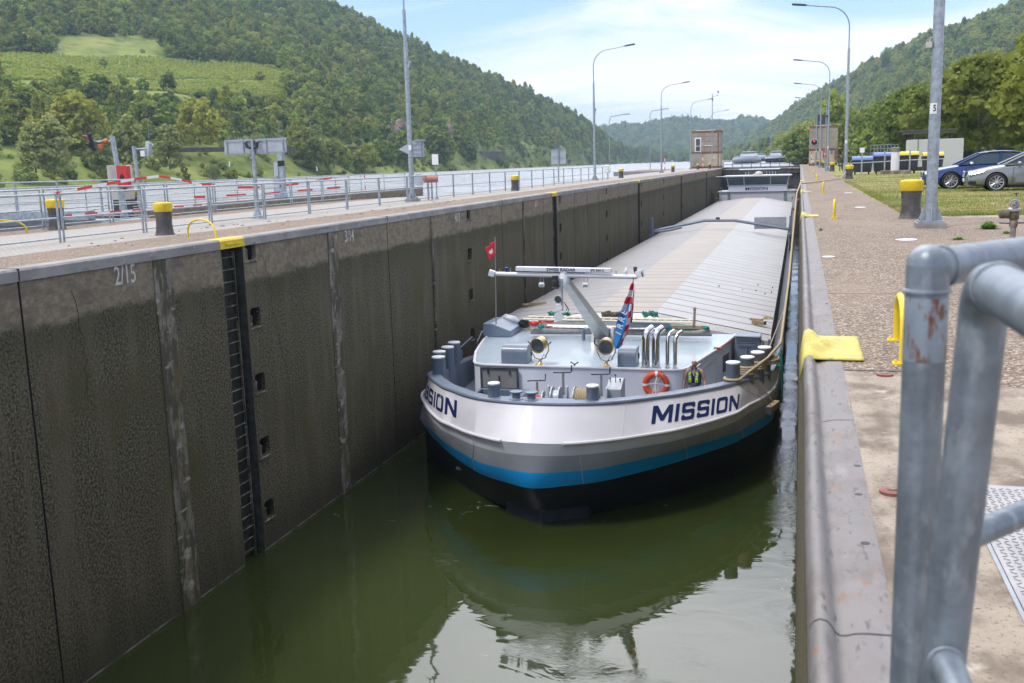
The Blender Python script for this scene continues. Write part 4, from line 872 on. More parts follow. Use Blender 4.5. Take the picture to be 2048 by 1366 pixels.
def hatch_mat(name, col):
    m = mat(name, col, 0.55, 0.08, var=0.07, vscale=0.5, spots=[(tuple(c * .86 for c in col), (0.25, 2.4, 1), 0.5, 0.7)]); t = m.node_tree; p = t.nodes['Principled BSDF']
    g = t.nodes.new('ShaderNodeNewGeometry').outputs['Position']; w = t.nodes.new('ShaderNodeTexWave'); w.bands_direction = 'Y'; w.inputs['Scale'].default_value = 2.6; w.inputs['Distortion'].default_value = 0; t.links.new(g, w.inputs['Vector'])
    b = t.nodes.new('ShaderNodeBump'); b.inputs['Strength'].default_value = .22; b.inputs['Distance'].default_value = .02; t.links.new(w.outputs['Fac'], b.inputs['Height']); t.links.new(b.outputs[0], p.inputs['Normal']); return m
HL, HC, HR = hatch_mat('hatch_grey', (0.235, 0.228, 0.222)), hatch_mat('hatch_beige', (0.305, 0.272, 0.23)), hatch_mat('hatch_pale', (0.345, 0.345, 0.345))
ship = thing('cargo_barge', 'long white, grey and blue inland cargo barge named MISSION lying in the lock chamber', 'barge', (-6.2, 60, -6)); so_ = ship.location
CXB = -6.2
WS = [0, .8, 1.5, 2.1, 2.7, 3.2, 3.75, 4.2, 4.7, 5.1, 5.4, 5.6, 5.7]
LV = [  # tip Y, z, dy per WS
    (23.9, lambda y: -9.0, [0, .6, 1.2, 1.75, 2.35, 2.9, 3.55, 4.1, 4.75, 5.3, 6.0, 7.0, 9.0]),
    (23.55, lambda y: -7.5, [.2, .65, 1.15, 1.7, 2.3, 2.85, 3.5, 4.05, 4.7, 5.3, 6.0, 7.0, 9.0]),
    (22.80, lambda y: -6.40 - .018 * min(y - 24, 12), [0, .38, .85, 1.5, 2.25, 2.95, 3.8, 4.5, 5.4, 6.3, 7.2, 8.2, 10]),
    (22.76, lambda y: -6.00 - .025 * min(y - 24, 12), [0, .25, .65, 1.3, 2.0, 2.65, 3.5, 4.15, 5.0, 5.8, 6.8, 7.8, 9.5]),
    (22.72, lambda y: -5.56 - .030 * min(y - 24, 14), [0, .12, .5, .95, 1.55, 2.05, 2.85, 3.6, 4.6, 5.6, 6.5, 7.6, 9.5]),
    (22.66, lambda y: -5.25 - .042 * min(y - 24, 14), [0, .10, .48, .93, 1.52, 2.02, 2.82, 3.57, 4.55, 5.55, 6.45, 7.55, 9.45]),
    (23.40, lambda y: -4.45 - .09 * min(y - 24, 12.5), [0, .10, .42, .95, 1.7, 2.35, 3.3, 4.15, 5.3, 6.6, 7.9, 9.2, 11.0])]
def crom(pts, n=4):
    o = []; k = len(pts)
    for i in range(k - 1):
        p0 = pts[i - 1] if i else (-pts[1][0], pts[1][1]); p1, p2 = pts[i], pts[i + 1]; p3 = pts[i + 2] if i + 2 < k else (2 * pts[-1][0] - pts[-2][0], 2 * pts[-1][1] - pts[-2][1])
        for j in range(n):
            s = j / n
            o.append(tuple(.5 * (2 * b + (c - a) * s + (2 * a - 5 * b + 4 * c - d) * s * s + (3 * b - a - 3 * c + d) * s ** 3) for a, b, c, d in zip(p0, p1, p2, p3)))
    return o + [pts[-1]]
def HX(s, w, y):
    """hull side s at half breadth w"""
    return float(np.interp(y, [23, 28.5, 31, 34, 200], [-6.15, -6.27, -5.97, -5.87, -5.87])) + s * (w if w < 4.7 else 4.7 + (w - 4.7) * .65)
ROW = []
for tip, zf, dy in LV:
    c = crom(list(zip(WS, dy))); r = [(w, tip + d, zf(tip + d)) for w, d in c] + [(5.7, 40.0, zf(40)), (5.7, 95.0, zf(95)), (5.7, 150.0, zf(150)), (4.9, 156.5, zf(150)), (0.0, 157.5, zf(150))]
    ROW.append(r)
ROWL = [[(w * (.92 + .08 * min(1, max(0, (y - 27) / 6))) if i in (4, 5) else w, y, z) for w, y, z in r] for i, r in enumerate(ROW)]
SIDE = {s: [[(HX(s, w, y), y, z) for w, y, z in r] for r in rr] for s, rr in ((-1, ROWL), (1, ROW))}
full = lambda i: list(reversed(SIDE[-1][i])) + SIDE[1][i][1:]
m = MB(so_); bands = [BBK, BBK, BBL, BGR, BLG, BW]
for i in range(6): m.grid([full(i), full(i + 1)], i)
m.build('hull', bands, ship, smooth=40)
# raised rubbing strake, two lengths
for s in (-1, 1):
    pts = [(x + s * .01, y - .02, z) for (x, y, z), q in zip(SIDE[s][5], ROW[5]) if q[0] > .75 and y < 60]
    MB(so_).tube(pts, .045, 8).build('rubbing_strake', BW, ship)
# gunwale and bulwark inside
rim = full(6); n = len(rim)
def inward(P, d):
    o = []
    for i, p in enumerate(P):
        a, b = Vector(P[max(0, i - 1)]), Vector(P[min(len(P) - 1, i + 1)]); t = (b - a); t.z = 0; t.normalize(); nrm = Vector((-t.y, t.x, 0)); 
        q = Vector(p) + nrm * d; o.append(q)
    return o
rim_f = [p for p in rim if p[1] < 60]
inn = inward(rim_f, .34)
MB(so_).tube(rim_f, .055, 8).build('gunwale', SLATE, ship)
cap = MB(so_).grid([[(p[0], p[1], p[2] + .035) for p in rim_f], [(p.x, p.y, p.z + .035) for p in inn]]); cap.grid([[(p.x, p.y, p.z + .035) for p in inn], [(p.x, p.y, min(p.z - .02, -5.95)) for p in inn]])
cap.build('bulwark_cap', SLATE, ship, smooth=30)
dk = MB(so_); fr = [(p.x, p.y, -5.95) for p in inn if p.y < 36]; dk.add(fr, [tuple(range(len(fr)))])
for s in (-1, 1):
    a, b = ((-11.20, -10.95), (0, 0), (-.95, -.54))[s + 1]; dk.bb((min(a, b), 33.8, -5.75), (max(a, b), 150, -5.56))
dk.build('deck', DECK, ship, smooth=0)
# name on both bows
def chamfer(poly, c=.07):
    o = []; k = len(poly)
    for i in range(k):
        p, a, b = Vector(poly[i]), Vector(poly[i - 1]), Vector(poly[(i + 1) % k])
        u, v = (a - p), (b - p); cu = min(c, u.length * .45); cv = min(c, v.length * .45)
        o += [p + u.normalized() * cu, p + v.normalized() * cv]
    return [tuple(q) for q in o]
Sp = [(0, 0), (.95, 0), (.95, .6), (.22, .6), (.22, .81), (.73, .81), (.73, .68), (.95, .68), (.95, 1), (0, 1), (0, .41), (.73, .41), (.73, .19), (.22, .19), (.22, .32), (0, .32)]
GL = {'M': (1.18, [[(0, 0), (0, 1), (.27, 1), (.59, .45), (.91, 1), (1.18, 1), (1.18, 0), (.95, 0), (.95, .62), (.68, .14), (.50, .14), (.23, .62), (.23, 0)]]),
      'I': (.24, [[(0, 0), (0, 1), (.24, 1), (.24, 0)]]), 'S': (.95, [chamfer(Sp, .09)]), 'N': (1.0, [[(0, 0), (0, 1), (.26, 1), (.77, .36), (.77, 1), (1, 1), (1, 0), (.74, 0), (.23, .64), (.23, 0)]]),
      'O': (1.0, [rrect(0, 0, 1, 1, .2, 3), rrect(.23, .19, .77, .81, .09, 3)])}
from mathutils.geometry import tessellate_polygon
from bisect import bisect
def hull_name(side, name, u0, u1, va, vb, hv):
    lo, hi = ROW[5], ROW[6]; wlo, whi = SIDE[side][5], SIDE[side][6]
    mid = [((a[0] + b[0]) / 2, (a[1] + b[1]) / 2) for a, b in zip(lo, hi)]; acc = [0]
    for a, b in zip(mid, mid[1:]): acc.append(acc[-1] + math.hypot(b[0] - a[0], b[1] - a[1]))
    def u_of_w(w):
        for i in range(len(mid) - 1):
            if mid[i + 1][0] >= w: s = (w - mid[i][0]) / max(1e-6, mid[i + 1][0] - mid[i][0]); return acc[i] + s * (acc[i + 1] - acc[i])
    U0, U1 = u_of_w(u0), u_of_w(u1)
    def P(u, v, off):
        i = max(0, min(len(acc) - 2, bisect(acc, u) - 1)); s = (u - acc[i]) / (acc[i + 1] - acc[i])
        L = Vector(wlo[i]).lerp(Vector(wlo[i + 1]), s); H = Vector(whi[i]).lerp(Vector(whi[i + 1]), s); t = Vector(wlo[i + 1]) - Vector(wlo[i]); nn = t.cross(H - L).normalized()
        if nn.x * side - nn.y < 0: nn = -nn
        return tuple(L.lerp(H, v) + nn * off)
    tot = sum(GL[c][0] for c in name) + .19 * (len(name) - 1); x = 0
    m = MB(so_); sc = abs(U1 - U0) / tot
    for c in name:
        wd, polys = GL[c]; flat = [p for pl in polys for p in pl]
        tri = tessellate_polygon([[Vector((*p, 0)) for p in pl] for pl in polys])
        def mp(p, off):
            f = (x + p[0]) / tot; u = (U0 + (U1 - U0) * f); b = va + (vb - va) * f; return P(u, b + hv * p[1], off)
        m.add([mp(p, .010) for p in flat], [tuple(t) for t in tri])
        x += wd + .19
    return m.build('lettering', NAVY, ship, smooth=0)
hull_name(1, 'MISSION', 2.72, 4.75, .27, .10, .50)
hull_name(-1, 'MISSION', 5.15, 2.50, .10, .26, .50)
for s, j in ((1, 6), (1, 22), (1, 34), (-1, 10), (-1, 26), (-1, 36)):
    MB(so_).tube([(SIDE[s][i][j][0] + s * .004, SIDE[s][i][j][1] - .004, SIDE[s][i][j][2]) for i in (2, 3, 4, 5)], .0065, 5).build('weld_seam', BLG, ship)
for s, j in ((1, 12), (1, 28), (-1, 18)):
    MB(so_).tube([(SIDE[s][i][j][0] + s * .003, SIDE[s][i][j][1] - .003, SIDE[s][i][j][2]) for i in (5, 6)], .0045, 5).build('weld_seam', BW, ship)
# stem block at the waterline
MB(so_).prism([(-7.30, 25.3), (-7.22, 24.1), (-6.12, 23.42), (-5.02, 24.15), (-4.95, 25.3)], -8.6, -6.80).bb((-9.0, 25.25, -6.86), (-3.6, 26.6, -6.74)).build('stem_block', mat('stem_navy', (0.022, 0.026, 0.04), .5, var=.35, vscale=2, spots=[((0.05, 0.052, 0.06), (3, 3, 14), .56, .7)]), ship, smooth=0, bevel=.05)
# ------------------------------------------------------------------ fore deckhouse
foot = [(-9.55, 28.95), (-9.40, 28.62), (-9.08, 28.45), (-3.45, 28.40), (-3.17, 28.5), (-3.02, 28.75), (-2.72, 30.3), (-2.30, 32.4), (-1.98, 34.75), (-10.62, 34.75), (-10.42, 32.7), (-10.0, 30.5)]
dh = MB(so_); dh.prism(foot, -5.96, -4.52); dhouse = dh.build('deckhouse', HOUSEW, ship, smooth=50)
MB(so_).prism([(x, y) for x, y in foot], -4.519, -4.50).build('roof', ROOFB, dhouse, smooth=0)
MB(so_).tube([(x, y, -4.50) for x, y in foot[9:] + foot[:9]], .045, 8).build('roof_edge', BW, dhouse)
def window(a, b, z0, z1, slope=0):
    """window on the wall running from a to b"""
    A, B = Vector((*a, 0)), Vector((*b, 0)); d = (B - A).normalized(); nrm = Vector((d.y, -d.x, 0)); L = (B - A).length
    def ring(poly, off): return [A + d * p[0] + Vector((0, 0, p[1] + slope * p[0])) + nrm * off for p in poly]
    fo, fi = rrect(-.07, z0 - .07, L + .07, z1 + .07, .12, 3), rrect(0, z0, L, z1, .08, 3); k = len(fo)
    w = MB(so_); w.add(ring(fo, .001) + ring(fo, .03) + ring(fi, .03) + ring(fi, -.01), [(i, (i + 1) % k, k + (i + 1) % k, k + i) for i in range(k)] + [(k + i, k + (i + 1) % k, 2 * k + (i + 1) % k, 2 * k + i) for i in range(k)] + [(2 * k + i, 2 * k + (i + 1) % k, 3 * k + (i + 1) % k, 3 * k + i) for i in range(k)])
    f = w.build('window', BW, dhouse, smooth=30); p = MB(so_).add(ring(fi, .006), [tuple(range(k))]); p.build('pane', GLASS, f, smooth=0)
window((-2.70, 30.45), (-2.44, 31.75), -5.50, -4.82); window((-2.30, 32.45), (-2.13, 33.35), -5.42, -4.84)
MB(so_).box((-2.93, 29.45, -5.28), (.03, .62, 1.25), rz=rad(-11)).build('door', SLATE, dhouse, smooth=0); MB(so_).tube([(-2.90, 29.05, -4.72), (-2.80, 29.45, -4.58), (-2.74, 29.75, -4.56)], .02, 6).build('door_hood', BW, dhouse)
MB(so_).box((-2.86, 29.9, -5.25), (.022, .30, 1.2), rz=rad(-11)).build('dark_door', BLACK, dhouse, smooth=0)
# open hatch lid and hatch coaming in front of the house
LIDM = mat('lid_inside', (0.24, 0.235, 0.22), 0.55, var=.1, vscale=3)
lid = MB(so_).prism([(-9.14, -5.19), (-8.01, -5.19), (-8.01, -4.58), (-9.14, -4.58)], 28.36, 28.40, 0, 'XZ').build('hatch_lid', LIDM, ship, smooth=0)
m = MB(so_); [m.bb(a, b) for a, b in (((-9.17, 28.33, -5.22), (-7.98, 28.365, -5.17)), ((-9.17, 28.33, -4.60), (-7.98, 28.365, -4.55)), ((-9.17, 28.33, -5.17), (-9.12, 28.365, -4.60)), ((-8.03, 28.33, -5.17), (-7.98, 28.365, -4.60)))]; m.build('lid_frame', DARKST, lid, smooth=0)
m = MB(so_); m.box((-8.58, 28.34, -4.95), (.03, .03, .30)); m.box((-8.92, 28.34, -4.68), (.05, .03, .14)); m.box((-8.25, 28.34, -4.68), (.05, .03, .14)); m.build('lid_handle', DARKST, lid, smooth=0)
m = MB(so_); [m.bb(a, b) for a, b in (((-9.2, 27.25, -5.95), (-9.08, 28.3, -5.18)), ((-8.02, 27.25, -5.95), (-7.62, 28.3, -5.18)), ((-9.08, 28.16, -5.95), (-8.02, 28.3, -5.18)), ((-9.08, 27.25, -5.95), (-8.02, 27.37, -5.18)))]; m.build('hatch_coaming', SLATE, ship, smooth=0, bevel=.015)
MB(so_).bb((-9.08, 27.37, -5.9), (-8.02, 28.16, -5.8)).build('hatch_opening', BLACK, ship, smooth=0)
# deck bollards
def dbol(x, y, r, zt, zb=-5.95):
    b = MB(so_).lathe([(r, 0), (r, zt - zb - .035), (r * 1.02, zt - zb - .03), (r * 1.02, zt - zb - .01)], (x, y, zb), n=20).build('bollard', SLATE, ship, smooth=40)
    MB(so_).lathe([(r * 1.03, 0), (r * 1.03, .035), (r * .95, .045), (0, .045)], (x, y, zt - .012), n=20).build('bollard_cap', WHITE, b, smooth=40)
    MB(so_).cyl((x, y - r * 1.25, zt - .2), (x, y + r * 1.25, zt - .2), .018, n=6).build('bollard_pin', SLATE, b)
for x, y in ((-10.50, 28.35), (-10.78, 29.2), (-10.78, 30.0), (-10.86, 30.85)): dbol(x, y, .20, -4.28)
for x, y in ((-1.72, 28.75), (-1.36, 29.6), (-1.10, 30.4), (-.93, 31.25)): dbol(x, y, .20, -4.30)
dbol(-7.42, 24.02, .155, -4.06, -4.5); dbol(-4.87, 24.1, .155, -4.06, -4.5); dbol(-4.80, 24.12, .01, -4.3, -4.5)
for x, y in ((-6.74, 23.70), (-6.34, 23.68)):
    MB(so_).lathe([(.175, 0), (.175, .03), (.11, .05), (.10, .15), (.15, .185), (.165, .20), (.165, .22), (0, .225)], (x, y, -4.38), n=18).build('roller_fairlead', SLATE, ship, smooth=40)
MB(so_).bb((-7.1, 23.62, -4.405), (-5.3, 24.0, -4.375)).build('fairlead_plate', SLATE, ship, smooth=0, bevel=.01)
# winch
X = lambda a: Matrix(((0, 0, 1), (1, 0, 0), (0, 1, 0)))
def drum(x0, x1, r, rf, y, z, mt, col2=None):
    w = MB(so_).lathe([(r, 0), (r, x1 - x0)], (x0, y, z), 'X', 20).build('winch_drum', mt, ship)
    for x in (x0, x1): MB(so_).lathe([(0, -.02), (rf, -.02), (rf, .02), (0, .02)], (x, y, z), 'X', 22).build('drum_flange', GREYBACK, w)
    return w
wy, wz = 26.6, -5.0
w1 = drum(-5.88, -5.42, .26, .34, wy, wz, ROPE)
m = MB(so_); k = 0
for k in range(9): m.tube([(-5.85 + .047 * k + .01 * math.sin(a), wy + .275 * math.cos(a), wz + .275 * math.sin(a)) for a in np.linspace(0, 6.1, 18)], .026, 6, closed=True)
m.build('rope_turns', ROPE, w1)
drum(-6.52, -6.30, .22, .32, wy, wz, GREYBACK); w3 = drum(-7.05, -6.78, .13, .25, wy, wz - .06, RED); MB(so_).cyl((-7.1, wy, wz), (-4.9, wy, wz), .06, n=10).build('winch_shaft', STEEL, w3)
for x in (-6.62, -6.1, -5.22, -4.98): MB(so_).prism([(wy - .3, -5.95), (wy + .3, -5.95), (wy + .16, wz), (wy + .06, wz + .34), (wy - .06, wz + .34), (wy - .16, wz)], x - .03, x + .03, 0, 'YZ').build('winch_frame', GREYBACK, ship, smooth=0, bevel=.01)
for x, h, s in ((-6.95, .55, -1), (-6.2, .82, 1), (-5.13, .80, 1)):
    MB(so_).cyl((x, wy, wz + .1), (x, wy, wz + h - .1), .035, n=8).build('brake_post', STEEL, ship)
    MB(so_).tube([(x - .28, wy, wz + h - .10), (x + .2 * s, wy, wz + h - .08), (x + .24, wy, wz + h - .06), (x + .25, wy, wz + h + .12)], .02, 6).build('brake_lever', DARKST, ship)
MB(so_).lathe([(.20, 0), (.26, .02), (.27, .1), (.2, .12)], (-5.36, wy, wz), 'X', 16).build('gear_wheel', DARKST, ship)
cs = MB(so_).prism([(26.7, -5.95), (27.4, -5.95), (27.4, -4.55), (27.2, -4.50), (26.7, -4.72)], -5.02, -4.60, 0, 'YZ').build('control_console', GREYBACK, ship, smooth=0, bevel=.015)
m = MB(so_)
for x, h in ((-4.95, .12), (-4.80, .22), (-4.67, .10)): m.cyl((x, 27.0, -4.62), (x, 26.98, -4.6 + h), .012, n=6).sphere((x, 26.98, -4.6 + h), .03, 8, 6)
m.build('control_lever', DARKST, cs)
# vent housings on the roof
def vent(x0, x1, y0, y1, h):
    k = [(y1, -4.5), (y0, -4.5), (y0, -4.5 + h * .55)] + [(y0 + (y1 - y0) * .45 * (1 - math.cos(rad(a))), -4.5 + h * .55 + h * .45 * math.sin(rad(a))) for a in range(15, 91, 15)] + [(y1, -4.5 + h)]
    v = MB(so_).prism(k, x0, x1, 0, 'YZ').build('vent_housing', SLATE, ship, smooth=40, bevel=.012)
    MB(so_).box((x1 + .012, y1 - .1, -4.5 + h * .45), (.025, .05, .16)).build('latch', DARKST, v, smooth=0)
vent(-8.62, -7.80, 28.75, 29.35, .56); vent(-5.05, -4.50, 28.75, 29.35, .54)
MB(so_).prism([(-10.62, -4.5), (-9.62, -4.5), (-9.62, -4.28), (-10.30, -4.02), (-10.62, -4.02)], 33.3, 34.8, 0, 'XZ').build('engine_hood', SLATE, ship, smooth=0, bevel=.03)
# searchlights
def searchlight(x, y, turn):
    b = MB(so_).lathe([(.15, 0), (.15, .02), (.07, .07), (.035, .16), (.03, .2)], (x, y, -4.5), n=14).build('searchlight_base', BRASS, ship)
    MB(so_).tube([(x - .27, y, -3.85), (x - .27, y, -4.05), (x - .15, y, -4.28), (x, y, -4.32), (x + .15, y, -4.28), (x + .27, y, -4.05), (x + .27, y, -3.85)], .016, 6).build('yoke', BRASS, b)
    h = MB(so_); h.M = Matrix.Translation((x, y, -3.86)) @ Matrix.Rotation(turn, 4, 'Z') @ Matrix.Rotation(rad(8), 4, 'X')
    h.lathe([(0, -.04), (.19, -.05), (.20, -.16), (.235, -.16), (.235, -.10), (.22, -.08), (.22, .13), (.16, .20), (.05, .22), (0, .22)], (0, 0, 0), 'Y', 24); d = h.build('lamp_drum', BRASS, b, smooth=40)
    h = MB(so_); h.M = Matrix.Translation((x, y, -3.86)) @ Matrix.Rotation(turn, 4, 'Z') @ Matrix.Rotation(rad(8), 4, 'X')
    h.lathe([(.0, -.11), (.10, -.115), (.195, -.135), (.19, -.10), (0, -.06)], (0, 0, 0), 'Y', 24); h.build('lens', LENS, d, smooth=50)
    for s in (-1, 1): MB(so_).cyl((x + s * .25, y, -3.88), (x + s * .36, y, -3.78), .018, n=6).build('clamp_lever', DARKST, b)
    MB(so_).tube([(x + .05, y, -4.30), (x + .14, y - .05, -4.15), (x + .2, y + .02, -4.25), (x + .02, y, -4.34)], .01, 5).build('cable', ROPEB, b)
searchlight(-7.37, 28.62, rad(-12)); searchlight(-5.36, 28.62, rad(6))
m = MB(so_).tube([(-6.42, 28.55, -4.36), (-6.3, 28.55, -4.43), (-6.18, 28.55, -4.36)], .02, 6).cyl((-6.3, 28.55, -4.5), (-6.3, 28.55, -4.42), .025, n=6); m.build('rope_cleat', DARKST, ship)
MB(so_).tube([(-7.65, 30.2, -4.05), (-8.2, 29.6, -4.45), (-8.6, 29.3, -4.49)], .012, 5).build('cable', ROPEB, ship)
# exhaust pipes
for x, r, h in ((-4.21, .118, 1.12), (-3.92, .118, 1.12), (-3.58, .058, 1.06), (-3.36, .058, 1.04)):
    y = 28.72
    MB(so_).tube([(x, y, -4.5), (x, y, -4.5 + h * .72), (x + .01, y + .02, -4.5 + h * .84), (x + .07, y + .10, -4.5 + h * .95), (x + .16, y + .24, -4.5 + h)], r, 16, caps=True).build('exhaust_pipe', CHROME, ship, smooth=60)
    MB(so_).lathe([(r * 1.35, 0), (r * 1.35, .02), (r * 1.05, .03)], (x, y, -4.5), n=14).build('pipe_flange', STEEL, ship)
MB(so_).tube([(-6.95, 33.0, -4.5), (-6.95, 33.0, -4.2), (-6.9, 32.95, -4.1), (-6.8, 32.9, -4.1), (-6.75, 32.9, -4.2)], .06, 8).build('air_pipe', SLATE, ship)
# ------------------------------------------------------------------ lowered mast with radar and lamps
a, b = Vector((-6.25, 33.0, -4.35)), Vector((-6.25, 27.35, -1.80)); d = (b - a); sd_ = Vector((1, 0, 0)); up_ = sd_.cross(d).normalized()
q = []
for p, w, h in ((a, .24, .17), (b, .11, .09)): q += [p + sd_ * w + up_ * h, p + sd_ * w - up_ * h, p - sd_ * w - up_ * h, p - sd_ * w + up_ * h]
MB(so_).add(q, [(0, 1, 2, 3), (7, 6, 5, 4), (0, 4, 5, 1), (1, 5, 6, 2), (2, 6, 7, 3), (3, 7, 4, 0)]).build('mast_arm', ALU, ship, smooth=0, bevel=.03)
MB(so_).prism([(32.6, -4.5), (33.5, -4.5), (33.2, -4.05), (32.8, -4.05)], -6.62, -6.52, 0, 'YZ').prism([(32.6, -4.5), (33.5, -4.5), (33.2, -4.05), (32.8, -4.05)], -5.98, -5.88, 0, 'YZ').box((-6.25, 33.0, -4.45), (.5, .6, .1)).build('mast_foot', ALU, ship, smooth=0)
by = 27.25; zb_ = -1.62
MB(so_).cyl((-8.27, by, zb_ + .02), (-4.22, by, zb_ - .06), .062, n=14).build('mast_crossbar', WHITE, ship)
rd = MB(so_).box((-6.28, by - .02, zb_ + .145), (2.72, .16, .13), ry=rad(1.1)).build('radar_scanner', WHITE, ship, smooth=0, bevel=.02)
text('lettering', 'SWISS RADAR', NAVY, .118, Vector((-6.33, by - .1045, zb_ + .148)) - so_, (rad(90), rad(1.1), 0), rd, bold=.003, ext=.001, sx=1.12); text('lettering', 'JFS 364 C', NAVY, .088, Vector((-5.30, by - .1045, zb_ + .128)) - so_, (rad(90), rad(1.1), 0), rd, bold=.002, ext=.001, sx=1.1)
MB(so_).lathe([(.10, -.3), (.15, -.28), (.16, -.1), (.12, -.04), (.10, .06)], (-6.28, by, zb_), n=16).build('radar_motor', WHITE, ship)
hs = MB(so_).cyl((-6.30, by - .16, zb_ - .10), (-6.30, by - .16, zb_ - .98), .03, n=8).build('lamp_bracket', GREYBACK, ship)
m = MB(so_)
for z in (-.08, -.27): m.lathe([(.095, 0), (.095, .04), (.07, .045), (.07, .13), (.095, .135), (.095, .17), (0, .18)], (-6.47, by - .2, zb_ + z - .1), n=12)
m.build('signal_lantern', DARKST, hs, smooth=30)
m = MB(so_); m.lathe([(0, -.02), (.075, -.015), (.11, -.03), (.11, -.05), (.105, .0), (.09, .12), (0, .14)], (-6.38, by - .25, zb_ - .66), 'Y', 16); m.build('mast_spotlight', WHITE, hs, smooth=40)
MB(so_).lathe([(0, -.04), (.095, -.035), (.095, -.03), (0, -.02)], (-6.38, by - .262, zb_ - .66), 'Y', 14).build('lens', LENS, hs)
m = MB(so_); m.bb((-6.46, by - .28, zb_ - .94), (-6.27, by - .12, zb_ - .82)); m.lathe([(.13, -.14), (.10, -.08), (.04, 0), (.04, .1), (0, .1)], (-6.35, by - .28, zb_ - 1.12), 'Y', 16); m.build('horn', WHITE, hs, smooth=40)
m = MB(so_).tube([(-6.22, by - .15, zb_ - .8), (-6.1, by - .2, zb_ - .95), (-6.15, by - .15, zb_ - 1.05), (-6.05, by - .2, zb_ - 1.12)], .012, 5).tube([(-6.27, by - .1, zb_ - .75), (-6.16, by - .1, zb_ - .9), (-6.2, by - .12, zb_ - 1.0)], .01, 5); m.build('cable', ROPEB, hs)
for x in (-6.90, -5.65):
    f = MB(so_).box((x, by - .06, zb_ - .28), (.15, .10, .12), rx=rad(-20)).build('floodlight', WHITE, ship, smooth=0, bevel=.012); MB(so_).tube([(x - .05, by, zb_ - .06), (x - .05, by - .02, zb_ - .2), (x + .05, by - .02, zb_ - .2), (x + .05, by, zb_ - .06)], .012, 5).build('floodlight_bracket', STEEL, f)
    MB(so_).box((x, by - .12, zb_ - .30), (.12, .015, .08), rx=rad(-20)).build('lens', LENS, f, smooth=0)
for x, s in ((-8.36, 1), (-4.14, -1)): c = MB(so_).box((x, by - .04, zb_ + .04), (.17, .22, .17), ry=rad(18 * s), rz=rad(14 * s)).build('camera_box', WHITE, ship, smooth=0, bevel=.015); MB(so_).box((x - .08 * s, by - .1, zb_ + .02), (.02, .13, .13), ry=rad(18 * s)).build('camera_window', DARKST, c, smooth=0)
m = MB(so_); m.lathe([(.03, 0), (.05, .05), (.05, .1), (0, .11)], (-7.93, by, zb_ + .10), n=10).cyl((-7.93, by, zb_), (-7.93, by, zb_ + .1), .015, n=6); m.build('blue_beacon', mat('beacon_blue', (0.01, 0.03, 0.30), 0.2), ship)
for x, h in ((-7.82, .19), (-8.14, .16), (-7.65, .12), (-4.80, .11)): MB(so_).cyl((x, by, zb_), (x, by, zb_ + h), .012, n=6).build('antenna', STEEL, ship)
MB(so_).cyl((-4.52, by, zb_), (-4.52, by, zb_ + .1), .02, n=6).lathe([(0, .08), (.06, .09), (.06, .11), (.03, .16), (.0, .22)], (-4.52, by, zb_), n=10).build('gps_dome', WHITE, ship)
MB(so_).lathe([(.02, 0), (.05, .08), (.055, .18), (0, .19)], (-4.27, by, zb_ + .04), n=10).build('bullhorn', DARKST, ship)
# ------------------------------------------------------------------ hatches, gantry, side rails
PX = [(-11.0, -4.40), (-7.22, -3.90), (-4.84, -3.90), (-.85, -4.64)]
Y0, Y1, st = 35.6, 144.4, 1.36; prof = []
y = Y0
while y < Y1: prof += [(y, 0.0), (y + 1.14, .018), (y + 1.143, .001), (y + 1.356, .001)]; y += st
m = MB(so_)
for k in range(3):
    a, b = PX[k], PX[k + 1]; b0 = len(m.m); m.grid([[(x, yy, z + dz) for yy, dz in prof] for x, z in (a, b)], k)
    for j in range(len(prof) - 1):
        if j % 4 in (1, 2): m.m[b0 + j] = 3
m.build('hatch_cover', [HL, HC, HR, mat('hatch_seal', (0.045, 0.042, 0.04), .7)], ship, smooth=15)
fp = MB(so_); fp.grid([[(x, Y0, z - .02) for x, z in PX], [(x, Y0 - .55, z - .14) for x, z in PX]]); fp.grid([[(x, Y0 - .55, z - .14) for x, z in PX], [(x, Y0 - .55, -5.6) for x, z in PX]]); fp.build('hatch_end_plate', hatch_mat('hatch_end', (0.44, 0.43, 0.42)), ship, smooth=0)
m = MB(so_)
for k in range(88): 
    x = -4.7 + k * .0435; z = PX[2][1] + (PX[3][1] - PX[2][1]) * (x - PX[2][0]) / (PX[3][0] - PX[2][0]); m.add([(x, Y0, z - .015), (x + .012, Y0, z - .015), (x + .012, Y0 - .54, z - .132), (x, Y0 - .54, z - .132)], [(0, 1, 2, 3)])
m.build('end_grating', DARKST, ship, smooth=0)
m = MB(so_); m.bb((-11.06, 35, -5.6), (-11.0, 145, -4.44)); m.bb((-.93, 35, -5.6), (-.87, 145, -4.70)); m.build('hatch_coaming_side', SLATE, ship, smooth=0)
cb0 = MB(so_).bb((-.87, 35.5, -5.58), (-.80, 35.535, -4.75)).build('coaming_bracket', SLATE, ship, smooth=0)
for k in range(1, 60): c = cb0.copy(); COL.objects.link(c); c.location.y += .84 * k
m = MB(so_)
for px, py in [(1407, 551), (1425, 554), (1445, 557), (1466, 560), (1488, 563), (1395, 566), (1416, 569), (1438, 572), (1462, 576), (1485, 580), (1530, 587), (1516, 570), (1545, 575), (1512, 581), (1543, 584)]:
    p = at(px, py, -4.12 if px < 1440 else -4.35); m.box((p.x, p.y, p.z), (.05, .03, .06))
m.build('hatch_handle', DARKST, ship, smooth=0)
gy = 80.0; gn = MB(so_).tube([(-11.0, gy, -3.98), (-7.1, gy, -3.24), (-4.8, gy, -3.26), (-.7, gy, -3.98)], .11, 4).build('hatch_gantry', SLATE, ship, smooth=0)
